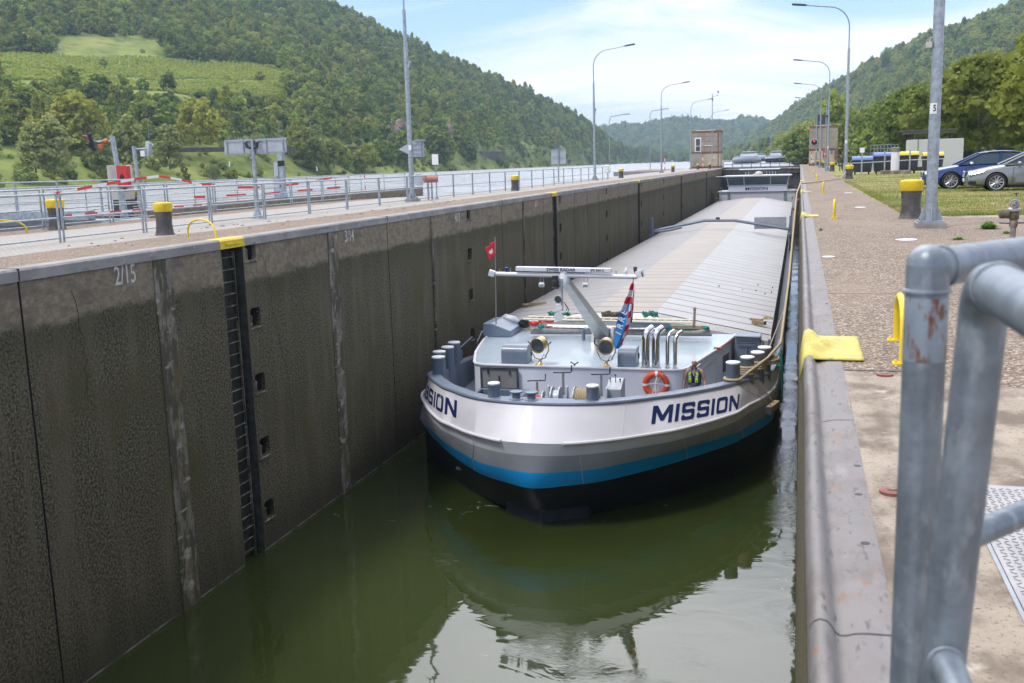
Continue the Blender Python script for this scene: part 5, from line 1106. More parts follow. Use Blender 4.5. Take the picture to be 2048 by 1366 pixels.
for x in (-11.2, -.58): MB(so_).bb((x - .10, gy - .14, -5.55), (x + .10, gy + .14, -2.95)).bb((x - .16, gy - .5, -4.5), (x + .02, gy + .5, -4.3)).build('gantry_leg', SLATE, gn, smooth=0)
MB(so_).tube([(-11.0, gy - .3, -4.1), (-9.8, gy - .3, -3.95), (-8.8, gy - .3, -3.72)], .09, 6).build('gantry_motor', SLATE, gn)
MB(so_).bb((-3.3, gy + .2, -3.95), (-.9, gy + .3, -3.05)).build('gantry_panel', GREYBACK, gn, smooth=0); MB(so_).bb((-6.2, gy - .05, -3.15), (-5.9, gy + .05, -3.0)).build('gantry_lamp', DARKST, gn, smooth=0)
MB(so_).box((-1.55, 34.2, -5.15), (.85, .7, 1.5)).build('side_locker', SLATE, ship, smooth=0, bevel=.03)
m = MB(so_).tube([(-1.95, 33.8, -4.42), (-1.2, 33.8, -4.45), (-1.05, 33.8, -4.6), (-1.05, 33.8, -5.6)], .025, 6).tube([(-1.9, 33.78, -4.62), (-1.32, 33.78, -4.62), (-1.22, 33.78, -4.75), (-1.2, 33.78, -5.5)], .02, 6).box((-1.55, 33.84, -5.0), (.03, .02, .5)); m.build('locker_rail', DARKST, ship)
MB(so_).tube([(-10.7, 33.0, -5.6), (-10.75, 33.0, -4.62), (-10.9, 34.0, -4.45), (-11.0, 34.6, -4.5)], .03, 6).tube([(-11.1, 32.0, -5.9), (-11.1, 32.0, -4.7), (-11.1, 33.5, -4.55)], .03, 6).bb((-11.2, 31.2, -5.9), (-11.1, 32.4, -4.8)).build('side_rail', SLATE, ship)
# ------------------------------------------------------------------ wheelhouse aft
yw = 147.0
af = MB(so_).bb((-10.95, yw, -5.5), (-.55, 153, -3.18)).build('aft_house', BW, ship, smooth=0)
MB(so_).bb((-11.2, yw - .15, -3.18), (-.35, 153, -3.08)).build('aft_deck_edge', BW, af, smooth=0)
for x in (-9.6, -1.9): MB(so_).bb((x - .18, yw - .1, -4.6), (x + .18, yw - .005, -3.2)).build('house_post', SLATE, af, smooth=0)
wh = MB(so_).bb((-9.75, 148, -3.08), (-1.65, 152, -2.45)).build('wheelhouse', HOUSEW, ship, smooth=0)
text('lettering', 'MISSION', NAVY, .62, Vector((-5.85, 147.98, -2.83)) - so_, (rad(90), 0, 0), wh, bold=.01, ext=.003, sx=1.35)
MB(so_).bb((-9.9, 147.9, -2.45), (-1.5, 152.1, -2.25)).build('sill_band', GREYBACK, wh, smooth=0)
def wpoly(x0, x1, X0, X1, y0, z0, z1, d=.35): return [(x0, y0, z0), (x1, y0, z0), (X1, y0 - d, z1), (X0, y0 - d, z1)]
gl = MB(so_); gl.add(wpoly(-9.75, -1.65, -10.0, -1.4, 148, -2.25, -1.1), [(0, 1, 2, 3)]); gl.bb((-9.6, 148.3, -2.25), (-1.8, 151.9, -1.12)); gl.build('windscreen', mat('wheelhouse_glass', (0.10, 0.125, 0.15), 0.08, spec=.7), wh, smooth=0)
for x0, x1 in ((-9.75, -10.0), (-7.55, -7.6), (-3.95, -3.9), (-1.65, -1.4)): MB(so_).tube([(x0, 147.96, -2.25), (x1, 147.62, -1.1)], .06, 4).build('window_post', BW, wh, smooth=0)
MB(so_).prism([(-10.4, -1.1), (-1.2, -1.1), (-1.0, -.98), (-1.3, -.9), (-10.3, -.9), (-10.5, -1.0)], 147.1, 152.6, 0, 'XZ').build('roof', BW, wh, smooth=0, bevel=.04)
m = MB(so_); m.cyl((-11.5, 147.5, -1.0), (-10.3, 147.5, -.98), .04, n=6)
for x in (-4.5, -4.1, -3.7, -3.3, -7.4, -7.0): m.cyl((x, 149, -.9), (x, 149, -.45), .03, n=5)
m.build('roof_antenna', WHITE, wh); MB(so_).sphere((-5.6, 149.5, -.75), (.55, .5, .38), 12, 8).bb((-6.4, 149.2, -.9), (-5.2, 149.9, -.7)).build('roof_dome', CREAM, wh)
for x in (-10.7, -.45): MB(so_).cyl((x, 147.3, -4.6), (x, 147.3, -3.0), .06, n=6).tube([(x, 147.3, -3.7), (x - .35, 147.1, -3.9), (x - .5, 147, -4.2)], .1, 6).sphere((x, 147.2, -2.75), .2, 8, 6).build('deck_davit', DARKST, af)
m = MB(so_)
for z in (-4.35, -4.0): m.cyl((-11.3, 145.5, z), (-9.5, 145.5, z), .03, n=5).cyl((-2.2, 145.5, z), (-.6, 145.5, z), .03, n=5)
m.build('aft_rail', GREYBACK, af); MB(so_).box((-6.3, yw - .02, -4.15), (.9, .03, .25)).build('emblem', DARKST, af, smooth=0)

# ------------------------------------------------------------------ loose gear on the barge
lr = thing('life_ring', 'orange life ring with white bands hanging on the white deckhouse front', 'life ring', (-3.86, 28.33, -4.92)); o = lr.location
MB(o).lathe([(.31 + .085 * math.cos(a), .07 * math.sin(a)) for a in np.linspace(0, 2 * math.pi, 15)], o, 'Y', 36, caps=False).build('ring', ORANGE, lr, smooth=60)
for a0 in (0, 88, 180, 270):
    m = MB(o); rows = []
    for i in range(4):
        a = rad(a0 - 6 + 4 * i); c = Vector((math.cos(a), 0, math.sin(a))); rows.append([o + c * (.31 + .089 * math.cos(b)) + Vector((0, .074 * math.sin(b), 0)) for b in np.linspace(0, 2 * math.pi, 13)])
    m.grid(rows); m.build('band', PLATE, lr)
m = MB(o)
for s, e in ((0, 180), (60, 250)): m.tube([o + Vector((.39 * math.cos(rad(s)), -.05, .39 * math.sin(rad(s)))), o + Vector((0, -.06, .05)), o + Vector((.39 * math.cos(rad(e)), -.05, .39 * math.sin(rad(e))))], .01, 5)
m.tube([o + Vector((0, -.04, -.35)), o + Vector((-.01, -.05, .1)), o + Vector((.05, -.04, .25))], .022, 5); m.build('grab_line', PLATE, lr)
def loose(name, label, cat, mb, m, smooth=38, group=None, bevel=0):
    ob = mb.build(name, m, None, smooth=smooth, bevel=bevel); return prop(ob, label, cat, group)
p = at(1068, 612, -4.35); m = MB(p).box(p + Vector((0, 0, .05)), (.95, .28, .09), rz=rad(18)).box(p + Vector((.15, .05, .12)), (.7, .12, .05), rz=rad(22)); loose('wooden_plank', 'weathered wooden planks lying on the left slope of the grey hatches', 'plank', m, WOOD, 0)
p = at(1518, 648, -4.50); m = MB(p).box(p + Vector((0, 0, .06)), (.55, .16, .13), rz=rad(-38)).box(p + Vector((-.1, .12, .14)), (.5, .10, .08), rz=rad(-30)); loose('wooden_beam', 'short wooden beam lying on the lower right edge of the pale hatches', 'beam', m, WOOD, 0)
p = at(1535, 643, -4.45); m = MB(p).tube([p + Vector((.22 * math.cos(a) * (1 - a / 30), .18 * math.sin(a), .07 + .01 * a)) for a in np.linspace(0, 12, 30)], .018, 5); loose('rope_heap', 'small dark rope heap beside the short wooden beam', 'rope', m, ROPE)
# ladder lying across the hatches
def lie_ladder(label, a, b, w, n, mt, group):
    a, b = Vector(a), Vector(b); d = (b - a).normalized(); s = Vector((-d.y, d.x, 0)) * w; t_ = thing('lying_ladder', label, 'ladder', a, 0, group)
    for q in (Vector((0, 0, 0)), s): m = MB(a).tube([a + q, b + q], .038, 4); m.build('side_rail', mt, t_, smooth=0)
    m = MB(a)
    for k in range(n): c = a + (b - a) * ((k + .5) / n); MB(a).cyl(c, c + s, .016, n=6).build('rung', mt, t_)
CREAML = mat('cream_ladder', (0.60, 0.55, 0.44), 0.6, var=.1, vscale=6)
lie_ladder('long cream ladder lying across the front of the hatches', at(1056, 633, -3.80), at(1388, 640, -3.80), -.55, 22, CREAML, 'ladders on the hatches')
lie_ladder('grey metal ladder lying behind the mast foot in front of the cream one', at(1095, 651, -4.15), at(1300, 655, -4.15), -.3, 14, ALU, 'ladders on the hatches')
a, b = at(1062, 662, -4.3), at(1424, 666, -4.3); m = MB(a).tube([a, a.lerp(b, .3) + Vector((0, 0, .015)), a.lerp(b, .7), b], .115, 12); loose('rolled_tarpaulin', 'long grey rolled tarpaulin lying along the back of the deckhouse roof', 'tarpaulin', m, mat('grey_canvas', (0.30, 0.30, 0.28), 0.8, var=.12, vscale=5))
p = at(1388, 652, -4.0); m = MB(p).cyl(p, p + Vector((.02, 0, .55)), .045, .04, 8).sphere(p + Vector((.02, 0, .58)), .06, 8, 6); loose('wooden_post', 'upright brown post at the right end of the cream ladder', 'post', m, WOOD)
p = at(1300, 648, -4.0); m = MB(p).box(p, (1.35, .25, .20), rz=.02); loose('blue_crate', 'long dark blue crate lying right of the flag at the hatch front', 'crate', m, SLATE, 0, bevel=.02)
p = at(1375, 654, -4.05); m = MB(p).box(p, (1.0, .14, .10), rz=-.02); loose('timber_beam', 'pale timber beam lying right of the dark blue crate', 'beam', m, WOOD, 0)
p = at(1165, 640, -4.0); m = MB(p).box(p, (1.1, .14, .13), rz=.03); loose('timber_beam', 'pale timber beam lying left of the mast behind the roof', 'beam', m, WOOD, 0)
def coil(label, p, rx, ry, n, r, mt, jitter, seed, group):
    g = np.random.default_rng(seed); P = [Vector(p) + Vector((rx * math.cos(t) * (1 - .25 * g.random()), ry * math.sin(t) * (1 - .25 * g.random()), .03 + jitter * g.random())) for t in np.linspace(0, 2 * math.pi * n, n * 14)]
    loose('rope_coil', label, 'rope', MB(p).tube(P, r, 5), mt, 60, group)
RG = 'coiled ropes behind the deckhouse roof'
coil('large coil of green hose lying right of the exhaust pipes', at(1370, 660, -4.2), .85, .28, 6, .028, ROPEG, .10, 1, RG)
coil('heap of green rope hanging over the dark blue crate', at(1300, 636, -3.85), .28, .2, 5, .02, ROPEG, .22, 2, RG)
coil('tangle of green and teal rope left of the mast arm', at(1118, 635, -3.95), .42, .2, 5, .02, ROPEG, .18, 3, RG)
coil('heap of dark brown rope right of the mast foot', at(1222, 640, -3.95), .35, .25, 8, .03, mat('brown_rope', (0.13, 0.10, 0.075), .9, var=.3, vscale=20), .25, 4, RG)
coil('small tangle of red rope left of the mast arm', at(1092, 648, -4.05), .30, .12, 3, .022, REDTAPE, .12, 5, RG)
p = at(1068, 650, -4.05); loose('red_float', 'red float lying at the left end of the cream ladder', 'float', MB(p).sphere(p + Vector((0, 0, .05)), (.20, .1, .10), 10, 7), RED)
p = at(1082, 655, -4.1); loose('teal_bag', 'small teal bag beside the red float', 'bag', MB(p).sphere(p + Vector((0, 0, .04)), (.13, .1, .09), 10, 7), ROPEG)
od = thing('covered_outboard', 'grey and black covered outboard engine lying at the left hatch corner', 'engine', at(1022, 652, -4.35)); o = od.location
MB(o).tube([o + Vector((-.45, .1, .22)), o + Vector((-.2, 0, .28)), o + Vector((.15, -.05, .20)), o + Vector((.38, -.08, .10))], [.06, .17, .17, .06], 10).build('engine_cover', GREYBACK, od, smooth=60)
MB(o).tube([o + Vector((-.5, .15, .08)), o + Vector((-.1, .05, .06)), o + Vector((.35, -.1, .02))], [.08, .16, .12], 10).build('engine_body', BLACK, od, smooth=60)
MB(o).sphere(o + Vector((.55, -.15, .12)), (.24, .18, .17), 10, 8).tube([o + Vector((.4, -.2, .15)), o + Vector((.6, -.3, .30)), o + Vector((.8, -.2, .1))], .05, 6).build('black_cover', BLACK, od, smooth=60)
bk = thing('red_brush', 'red deck brush with a long red handle lying on the pale blue roof', 'brush', at(1436, 697, -4.46)); o = bk.location
MB(o).box(o, (.16, .09, .08)).build('brush_head', RED, bk, smooth=0); MB(o).box(o + Vector((-.105, 0, 0)), (.05, .10, .085)).box(o + Vector((.105, 0, 0)), (.05, .10, .085)).build('bristles', ROPEG, bk, smooth=0)
MB(o).cyl(o, at(1461, 681, -4.44), .014, n=6).build('handle', RED, bk)
# mooring ropes
def rope(label, pts, r, mt, group='mooring ropes', sag=0.0, n=10):
    P = []; pts = [Vector(q) for q in pts]
    for i in range(len(pts) - 1):
        for j in range(n): s = j / n; P.append(pts[i].lerp(pts[i + 1], s) - Vector((0, 0, sag * 4 * s * (1 - s) * (pts[i + 1] - pts[i]).length * .1)))
    P.append(pts[-1]); loose('mooring_rope', label, 'rope', MB(pts[0]).tube(P, r, 7), mt, 60, group)
bx, by_ = -1.72, 28.75; lp = [(bx + .235 * math.cos(a), by_ + .235 * math.sin(a), -4.76) for a in np.linspace(-.6, -4.6, 16)][::-1]
rope('thick tan mooring rope from the right bow bollards along the chamber wall to the quay', lp + [(-1.30, 29.0, -4.62), (-.80, 30.4, -4.45), (-.46, 31.8, -4.25), (-.30, 38, -3.0), (-.12, 52, -.35), (.06, 56.5, .05)], .045, ROPE, n=3)
rope('tan mooring rope stretched across the quay path to the roped bollard', [(.08, 56.6, .04), (.4, 57.3, .03), (2.35, 63.6, .10), (2.72, 66.1, .42), (2.95, 66.65, .45), (3.2, 66.4, .45)], .035, ROPE, n=3)
rope('second thin tan line running beside the thick mooring rope', [(-.9, 31.2, -4.6), (-.35, 36, -3.6), (-.16, 54, -.6), (.03, 60, .0)], .018, ROPE, n=4)
for k, (x, y) in enumerate(((-1.36, 29.6), (-1.10, 30.4))):
    P = []
    for t in np.linspace(0, 2 * math.pi * 4, 56): P.append((x + .245 * math.cos(t), y + .245 * math.sin(t), -4.80 + .010 * t + k * .0))
    loose('rope_turns', ['yellow-tan rope wound around the second right-hand bow bollard', 'tan rope wound around the third right-hand bow bollard'][k], 'rope', MB(P[0]).tube(P, .04, 6), ROPE, 60, 'ropes wound on the bow bollards')
P = [(-.85 + .35 * math.cos(t), 31.0 + .5 * math.sin(t), -4.72 + .012 * t) for t in np.linspace(0, 14, 44)]; loose('rope_turns', 'grey-brown rope lying in a heap behind the right-hand bow bollards', 'rope', MB(P[0]).tube(P, .035, 6), ROPE, 60, 'ropes wound on the bow bollards')
g = np.random.default_rng(8)
for k, d in enumerate(('teal rope hanging down the right side of the bow, nearest the wooden fender', 'green rope hanging down the right side of the bow, second from the fender', 'blue-green rope hanging beside the hull, third from the fender', 'dark cable hanging beside the hull on the right', 'long teal line hanging loosely beside the hull on the right')):
    y = 31.6 + .42 * k; x0 = -.62; P = [(x0, y, -5.05), (-.47, y + .05, -4.92 - .3 * (k % 2) + .2), (-.42, y, -5.2), (-.41, y - .06, -5.6), (-.40, y + .05, -6.0 - .2 * g.random())]
    rope(d, P, .024, [ROPEG, ROPEG, mat('teal_rope', (0.02, .13, .20), .8), ROPEB, ROPEG][k], 'ropes hanging beside the bow', n=4)
fd = thing('wooden_fender', 'wooden beam fender hanging at the right shoulder of the bow', 'fender', (-.60, 29.7, -5.72)); o = fd.location
MB(o).box(o + Vector((-.02, -.25, 0)), (.17, .95, .19), rz=rad(-14)).build('fender_beam', WOOD, fd, smooth=0, bevel=.015); MB(o).box(o + Vector((-.13, -.73, 0)), (.19, .05, .21), rz=rad(-14)).build('fender_end', DARKST, fd, smooth=0)
rope('thin brown line from the bow bollards down to the wooden fender', [(-1.60, 28.65, -4.85), (-1.05, 28.7, -5.2), (-.63, 29.1, -5.62)], .012, WOOD, 'fender lines'); rope('second thin brown line down to the wooden fender, on its right', [(-1.25, 29.4, -4.85), (-.85, 29.5, -5.25), (-.60, 29.6, -5.62)], .012, WOOD, 'fender lines')
# flags
def cloth(name, P, m, mi, label, cat):
    t_ = MB(o); k = len(P[0])
    vs = [q for r in P for q in r]; 
    for i in range(len(P) - 1):
        for j in range(k - 1): t_.add([P[i][j], P[i][j + 1], P[i + 1][j + 1], P[i + 1][j]], [(0, 1, 2, 3)], mi(i, j))
    return t_
FLAGR = mat('flag_red', (0.62, 0.03, 0.05), 0.7); FLAGB = mat('flag_blue', (0.02, 0.20, 0.52), 0.7); FLAGW = mat('flag_white', (0.70, 0.70, 0.72), 0.7)
sf = thing('swiss_flag', 'small red flag with a white cross drooping on a thin staff above the bow', 'flag', (-10.15, 33.5, -4.5)); o = sf.location
MB(o).cyl((-10.2, 33.5, -4.5), (-10.13, 33.5, -1.0), .022, .016, 6).build('staff', ALU, sf)
rows = []
for i in range(11):
    s = i / 10; rows.append([Vector((-10.135 - .36 * (j / 10) * (.9 - .1 * s) + .03 * math.sin(s * 7 + j), 33.5 + .05 * math.sin(j * 1.1 + s * 3), -1.12 - .50 * s - .24 * (j / 10) + .0 * s)) for j in range(11)])
cross = lambda i, j: 1 if ((3 <= i <= 6 and j in (4, 5)) or (i in (4, 5) and 3 <= j <= 6)) else 0
cloth('f', rows, None, cross, '', '').build('cloth', [FLAGR, FLAGW], sf, smooth=60, solid=.006)
bf = thing('pennant_flag', 'blue flag with white letters and red-white edge hanging from the crossbar\'s right end', 'flag', (-4.30, 27.2, -1.7)); o = bf.location
MB(o).tube([(-4.30, 27.2, -1.68), (-4.34, 27.2, -1.86)], .012, 5).build('halyard', ROPEB, bf)
NI, NJ = 28, 8; rows = []
for i in range(NI + 1):
    s = i / NI; w = .10 + .34 * min(1, s * 1.5) * (1 - .55 * max(0, s - .62) / .38)
    rows.append([Vector((-4.33 - .44 * s ** 1.1 + w * (j / NJ - .45), 27.2 - .06 * math.sin(j * 1.0 + s * 5) - .05 * s, -1.84 - 1.72 * s - .10 * math.sin(j / NJ * 3.1) * s)) for j in range(NJ + 1)])
fm = lambda i, j: (2 if i < 12 and j < 3 else 0) if (j < 5 and not (i < 9)) else (1 if (i // 3 + (j > 6)) % 2 == 0 else 2)
cl_ = cloth('f', rows, None, fm, '', '').build('cloth', [FLAGB, FLAGR, FLAGW], bf, smooth=60, solid=.006)
for k, c in enumerate('ERRI'):
    r = rows[13 + 3 * k][2]; text('lettering', c, FLAGW, .24, Vector((r.x + .02, r.y - .085, r.z + .02)) - o, (rad(90), rad(-62), 0), bf, bold=.006, ext=.001)
# ------------------------------------------------------------------ cars
RUBBER = mat('tyre_rubber', (0.018, 0.018, 0.019), 0.75, var=.2, vscale=8); RIM = mat('alloy_rim', (0.55, 0.56, 0.57), 0.25, .85); CLEARL = mat('headlight_glass', (0.42, 0.44, 0.47), 0.1, .4, spec=.7); CARGL = mat('car_glass', (0.035, 0.055, 0.055), 0.05, spec=.75)
def eval_mesh(ob):
    dg = bpy.context.evaluated_depsgraph_get(); me = bpy.data.meshes.new_from_object(ob.evaluated_get(dg)); return me
def car(label, paint, loc, rz, kind):
    t_ = thing('parked_car', label, 'car', (0, 0, 0), 0, 'cars parked on the lawn')
    L = 4.6; hwm = .90
    st = [(0.0, .58, .30, .52, .56), (0.05, .72, .24, .60, .655), (.22, .80, .20, .69, .755), (.5, .85, .19, .77, .835), (.95, .885, .19, .86, .925), (1.45, .895, .18, .93, .985), (2.0, .90, .18, .95, .97), (3.0, .90, .18, .965, .985), (3.7, .90, .19, .98, 1.01), (4.2, .87, .22, .98, 1.03), (4.5, .80, .28, .95, 1.0), (4.6, .66, .38, .88, .90)]
    rows = []
    for x, hw, zb, zs, zt in st:
        half = [(0, zb), (hw * .8, zb), (hw * .97, zb + .07), (hw * 1.0, zb + (zs - zb) * .45), (hw * .985, zb + (zs - zb) * .72), (hw * .955, zs - .03), (hw * .88, zs + (zt - zs) * .35), (hw * .5, zt), (0, zt + .012)]
        rows.append([(x, y, z) for y, z in half] + [(x, -y, z) for y, z in reversed(half[1:-1])])
    m = MB(); m.grid(rows, 0, closed=True); k = len(rows[0]); m.add(rows[0], [tuple(range(k))]); m.add(rows[-1], [tuple(reversed(range(k)))])
    body = m.build('body', [paint, BLACK], t_, smooth=32); md = body.modifiers.new('s', 'SUBSURF'); md.levels = md.render_levels = 1
    cuts = []
    for wx in (1.0, 3.72):
        for s in (-1, 1):
            c = MB().cyl((wx, s * .55, .335), (wx, s * 1.2, .335), .385, n=32).build('cut', [BLACK], None, smooth=0); c.parent = t_; cuts.append(c)
            b = body.modifiers.new('b', 'BOOLEAN'); b.operation = 'DIFFERENCE'; b.object = c; b.solver = 'EXACT'
    bpy.context.view_layer.update()
    try:
        me = eval_mesh(body); body.modifiers.clear(); body.data = me
        if len(me.materials) == 0: me.materials.append(paint)
    except Exception: body.modifiers.clear()
    for c in cuts: bpy.data.objects.remove(c)
    A, B, Rf, Cc, D = (1.28, .78, .955), (2.12, .60, 1.375), (2.75, .62, 1.43), (3.45, .59, 1.385), (4.12, .74, 1.02)
    mir = lambda p: (p[0], -p[1], p[2])
    g = MB(); P = [A, B, Rf, Cc, D]; vs = P + [mir(p) for p in P]; g.add(vs, [(0, 1, 2, 3, 4), (9, 8, 7, 6, 5), (0, 5, 6, 1), (3, 8, 9, 4)]); g.build('glasshouse', CARGL, t_, smooth=0)
    r = MB(); e = .012; r.grid([[(2.06, y, 1.375 + (.03 if abs(y) < .4 else 0)) for y in (-.62, -.3, 0, .3, .62)], [(2.4, y, 1.425 + (.03 if abs(y) < .4 else 0)) for y in (-.635, -.3, 0, .3, .635)], [(2.8, y, 1.44 + (.03 if abs(y) < .4 else 0)) for y in (-.64, -.3, 0, .3, .64)], [(3.2, y, 1.425 + (.03 if abs(y) < .4 else 0)) for y in (-.625, -.3, 0, .3, .625)], [(3.5, y, 1.385 + (.025 if abs(y) < .4 else 0)) for y in (-.605, -.3, 0, .3, .605)]])
    r.build('roof', paint, t_, smooth=60, solid=.03)
    pl = MB()
    for s in (-1, 1):
        pl.tube([(1.2, s * .795, .955), (2.10, s * .622, 1.385)], .034, 6).tube([(3.46, s * .605, 1.385), (4.2, s * .76, 1.03)], .06, 6).tube([(2.75, s * .785, .97), (2.80, s * .65, 1.42)], .035, 6).tube([(1.25, s * .80, .965), (2.7, s * .815, .975), (4.1, s * .775, 1.01)], .022, 6)
    pl.build('pillars', paint, t_)
    dm = MB()
    for s in (-1, 1):
        for x in (1.52, 2.72, 3.5): dm.tube([(x, s * .906, .30), (x + .01, s * .908, .62), (x + .04, s * .885, .92)], .006, 4)
    dm.build('door_gap', BLACK, t_)
    for s in (-1, 1):
        d = MB().prism([(1.62, .33), (2.62, .33), (2.66, .70), (1.60, .66)], s * .9005, s * .904, 0, 'XZ').build('door', paint, t_, smooth=0)
        MB().box((2.5, s * .915, .80), (.17, .03, .03)).build('handle', paint, d, bevel=.008)
        MB().sphere((1.72, s * .99, 1.0), (.085, .12, .07), 12, 8).tube([(1.72, s * .84, .95), (1.72, s * .95, .98)], .025, 6).build('wing_mirror', paint if kind == 'silver' else RIM, t_, smooth=60)
        hl_ = MB()
        if kind == 'silver': hl_.add([(.10, s * .80, .60), (.52, s * .862, .70), (.60, s * .845, .765), (.30, s * .77, .755), (.09, s * .55, .70), (.06, s * .56, .60)], [(0, 1, 2, 3), (0, 3, 4, 5)])
        else: hl_.add([(.08, s * .78, .60), (.42, s * .85, .68), (.46, s * .83, .735), (.24, s * .77, .73), (.07, s * .56, .68), (.05, s * .58, .60)], [(0, 1, 2, 3), (0, 3, 4, 5)])
        hl_.build('headlight', CLEARL, t_, smooth=0, solid=.05)
        MB().box((.20, s * .78, .34), (.25, .13, .10), rz=s * rad(-20)).build('air_intake', BLACK, t_, smooth=0)
        MB().box((4.56, s * .62, .82), (.12, .3, .14)).build('tail_light', RED, t_, smooth=0, bevel=.02)
    gr = MB()
    if kind == 'silver':
        for s in (-1, 1): gr.prism(rrect(s * .155 - .12, .55, s * .155 + .12, .74, .07), -.015, .1, 0, 'YZ')
    else:
        gr.prism(rrect(-.40, .30, .40, .70, .06), -.015, .08, 0, 'YZ')
    gl_ = gr.build('grille', BLACK, t_, smooth=0)
    gs = MB()
    if kind == 'silver':
        for s in (-1, 1): gs.tube([(-.02, s * .155 + a, b) for a, b in rrect(-.125, .545, .125, .745, .07)], .014, 6, closed=True)
    else:
        for z in (.36, .43, .50, .57, .64): gs.box((-.018, 0, z), (.02, .78, .016))
        gs.tube([(-.02, a, b) for a, b in rrect(-.41, .29, .41, .71, .06)], .014, 6, closed=True)
    gs.build('grille_trim', RIM, gl_, smooth=30)
    MB().box((-.02, 0, .43), (.02, .52, .11)).build('licence_plate', PLATE, t_, smooth=0)
    MB().bb((.06, -.7, .20), (.2, .7, .27)).build('front_lip', BLACK if kind == 'blue' else paint, t_, smooth=0, bevel=.02)
    for wx in (1.0, 3.72):
        for s in (-1, 1):
            w = MB().lathe([(.248, -.10), (.30, -.115), (.332, -.09), (.338, 0), (.332, .09), (.30, .115), (.248, .10), (.248, -.10)], (wx, s * .79, .338), 'Y', 32, caps=False).build('wheel', RUBBER, t_, smooth=50)
            MB().lathe([(.245, -.10), (.25, .098), (.245, .108), (.225, .10), (.215, -.05), (.0, -.05)], (wx, s * .79, .338), Matrix(((1, 0, 0), (0, 0, s), (0, 1, 0))), 32).build('rim', RIM, w, smooth=40)
            MB().lathe([(.0, .02), (.21, .02), (.21, -.02), (0, -.02)], (wx, s * .79, .338), 'Y', 24).build('brake_disc', BLACK, w)
            sp = MB()
            for k in range(10):
                a = 2 * math.pi * k / 10
                for da in (-.105, .105):
                    c0, c1 = a + da * .55, a + da; sp.tube([(wx + .05 * math.cos(c0), s * .865, .338 + .05 * math.sin(c0)), (wx + .235 * math.cos(c1), s * .885, .338 + .235 * math.sin(c1))], [.014, .011], 4)
            sp.lathe([(0, -.01), (.06, -.01), (.055, .012), (0, .016)], (wx, s * .87, .338), Matrix(((1, 0, 0), (0, 0, s), (0, 1, 0))), 14); sp.build('spoke', RIM, w, smooth=30)
    MB().bb((1.4, -.75, .14), (3.3, .75, .2)).build('underbody', BLACK, t_, smooth=0)
    t_.location = loc; t_.rotation_euler = (0, 0, rz); return t_
car('dark blue saloon car parked on the lawn behind the silver one', mat('car_blue', (0.018, 0.045, 0.17), 0.28, .45, coat=.8, var=.05, vscale=1), (4.80, 44.5, -.02), rad(-1.5), 'blue')
car('silver-grey saloon car parked nearest on the lawn, cut off by the picture edge', mat('car_silver', (0.22, 0.235, 0.245), 0.30, .55, coat=.7, var=.05, vscale=1), (5.92, 41.2, -.02), rad(-3), 'silver')

# ------------------------------------------------------------------ waste bins and their guard rail
LIDB, LIDY, BINM = mat('lid_blue', (0.12, 0.19, 0.46), .45), mat('lid_yellow', (0.70, 0.50, 0.03), .45), mat('bin_anthracite', (0.035, 0.038, 0.042), .5, var=.15, vscale=3)
def bin_(label, x, y, w, h, lidm, loc):
    t_ = thing('waste_bin', label, 'waste bin', (x, y, 0), 0, 'large wheeled waste bins'); o = t_.location
    m = MB(o); m.grid([[(x - w / 2 + .07, y, .18), (x + w / 2 - .07, y, .18), (x + w / 2 - .07, y + .85, .18), (x - w / 2 + .07, y + .85, .18)], [(x - w / 2, y - .08, h - .3), (x + w / 2, y - .08, h - .3), (x + w / 2, y + .95, h - .25), (x - w / 2, y + .95, h - .25)]], 0, closed=True)
    for k in range(7): m.box((x - w / 2 + .16 + (w - .32) * k / 6, y - .045, .62), (.03, .03, h - .95), rx=rad(-5))
    m.bb((x - w / 2 - .04, y - .13, h - .36), (x + w / 2 + .04, y - .06, h - .28)); m.build('bin_body', BINM, t_, smooth=0)
    rows = [[(x - w / 2 - .02, y - .1 + 1.08 * (1 - math.cos(rad(a))) / 2, h - .30 + .30 * math.sin(rad(a))), (x + w / 2 + .02, y - .1 + 1.08 * (1 - math.cos(rad(a))) / 2, h - .30 + .30 * math.sin(rad(a)))] for a in range(0, 181, 15)]
    l = MB(o).grid(rows); l.add([r[0] for r in rows], [tuple(range(len(rows)))]).add([r[1] for r in rows], [tuple(range(len(rows)))]); l.build('lid', lidm, t_, smooth=50)
    for sx in (-1, 1):
        for yy in (.1, .8): MB(o).cyl((x + sx * (w / 2 - .22) - .03, y + yy, .1), (x + sx * (w / 2 - .22) + .03, y + yy, .1), .1, n=12).box((x + sx * (w / 2 - .22), y + yy, .18), (.07, .1, .08)).build('castor', BLACK, t_)
    MB(o).cyl((x - w / 2 - .1, y + .4, h - .42), (x - w / 2, y + .4, h - .42), .05, n=8).cyl((x + w / 2, y + .4, h - .42), (x + w / 2 + .1, y + .4, h - .42), .05, n=8).build('trunnion', BINM, t_)
bin_('dark waste bin with a low blue lid, leftmost in the row of bins', 4.50, 80.6, 1.42, 1.36, LIDB, 0); bin_('dark waste bin with a high blue lid behind the white concrete post', 6.05, 80.9, 1.45, 1.6, LIDB, 0)
bin_('dark waste bin with a yellow lid right of the white concrete post', 7.70, 80.9, 1.45, 1.62, LIDY, 0); bin_('dark waste bin with a yellow lid partly behind the near lamp post', 9.42, 80.6, 1.40, 1.52, LIDY, 0)
first = None
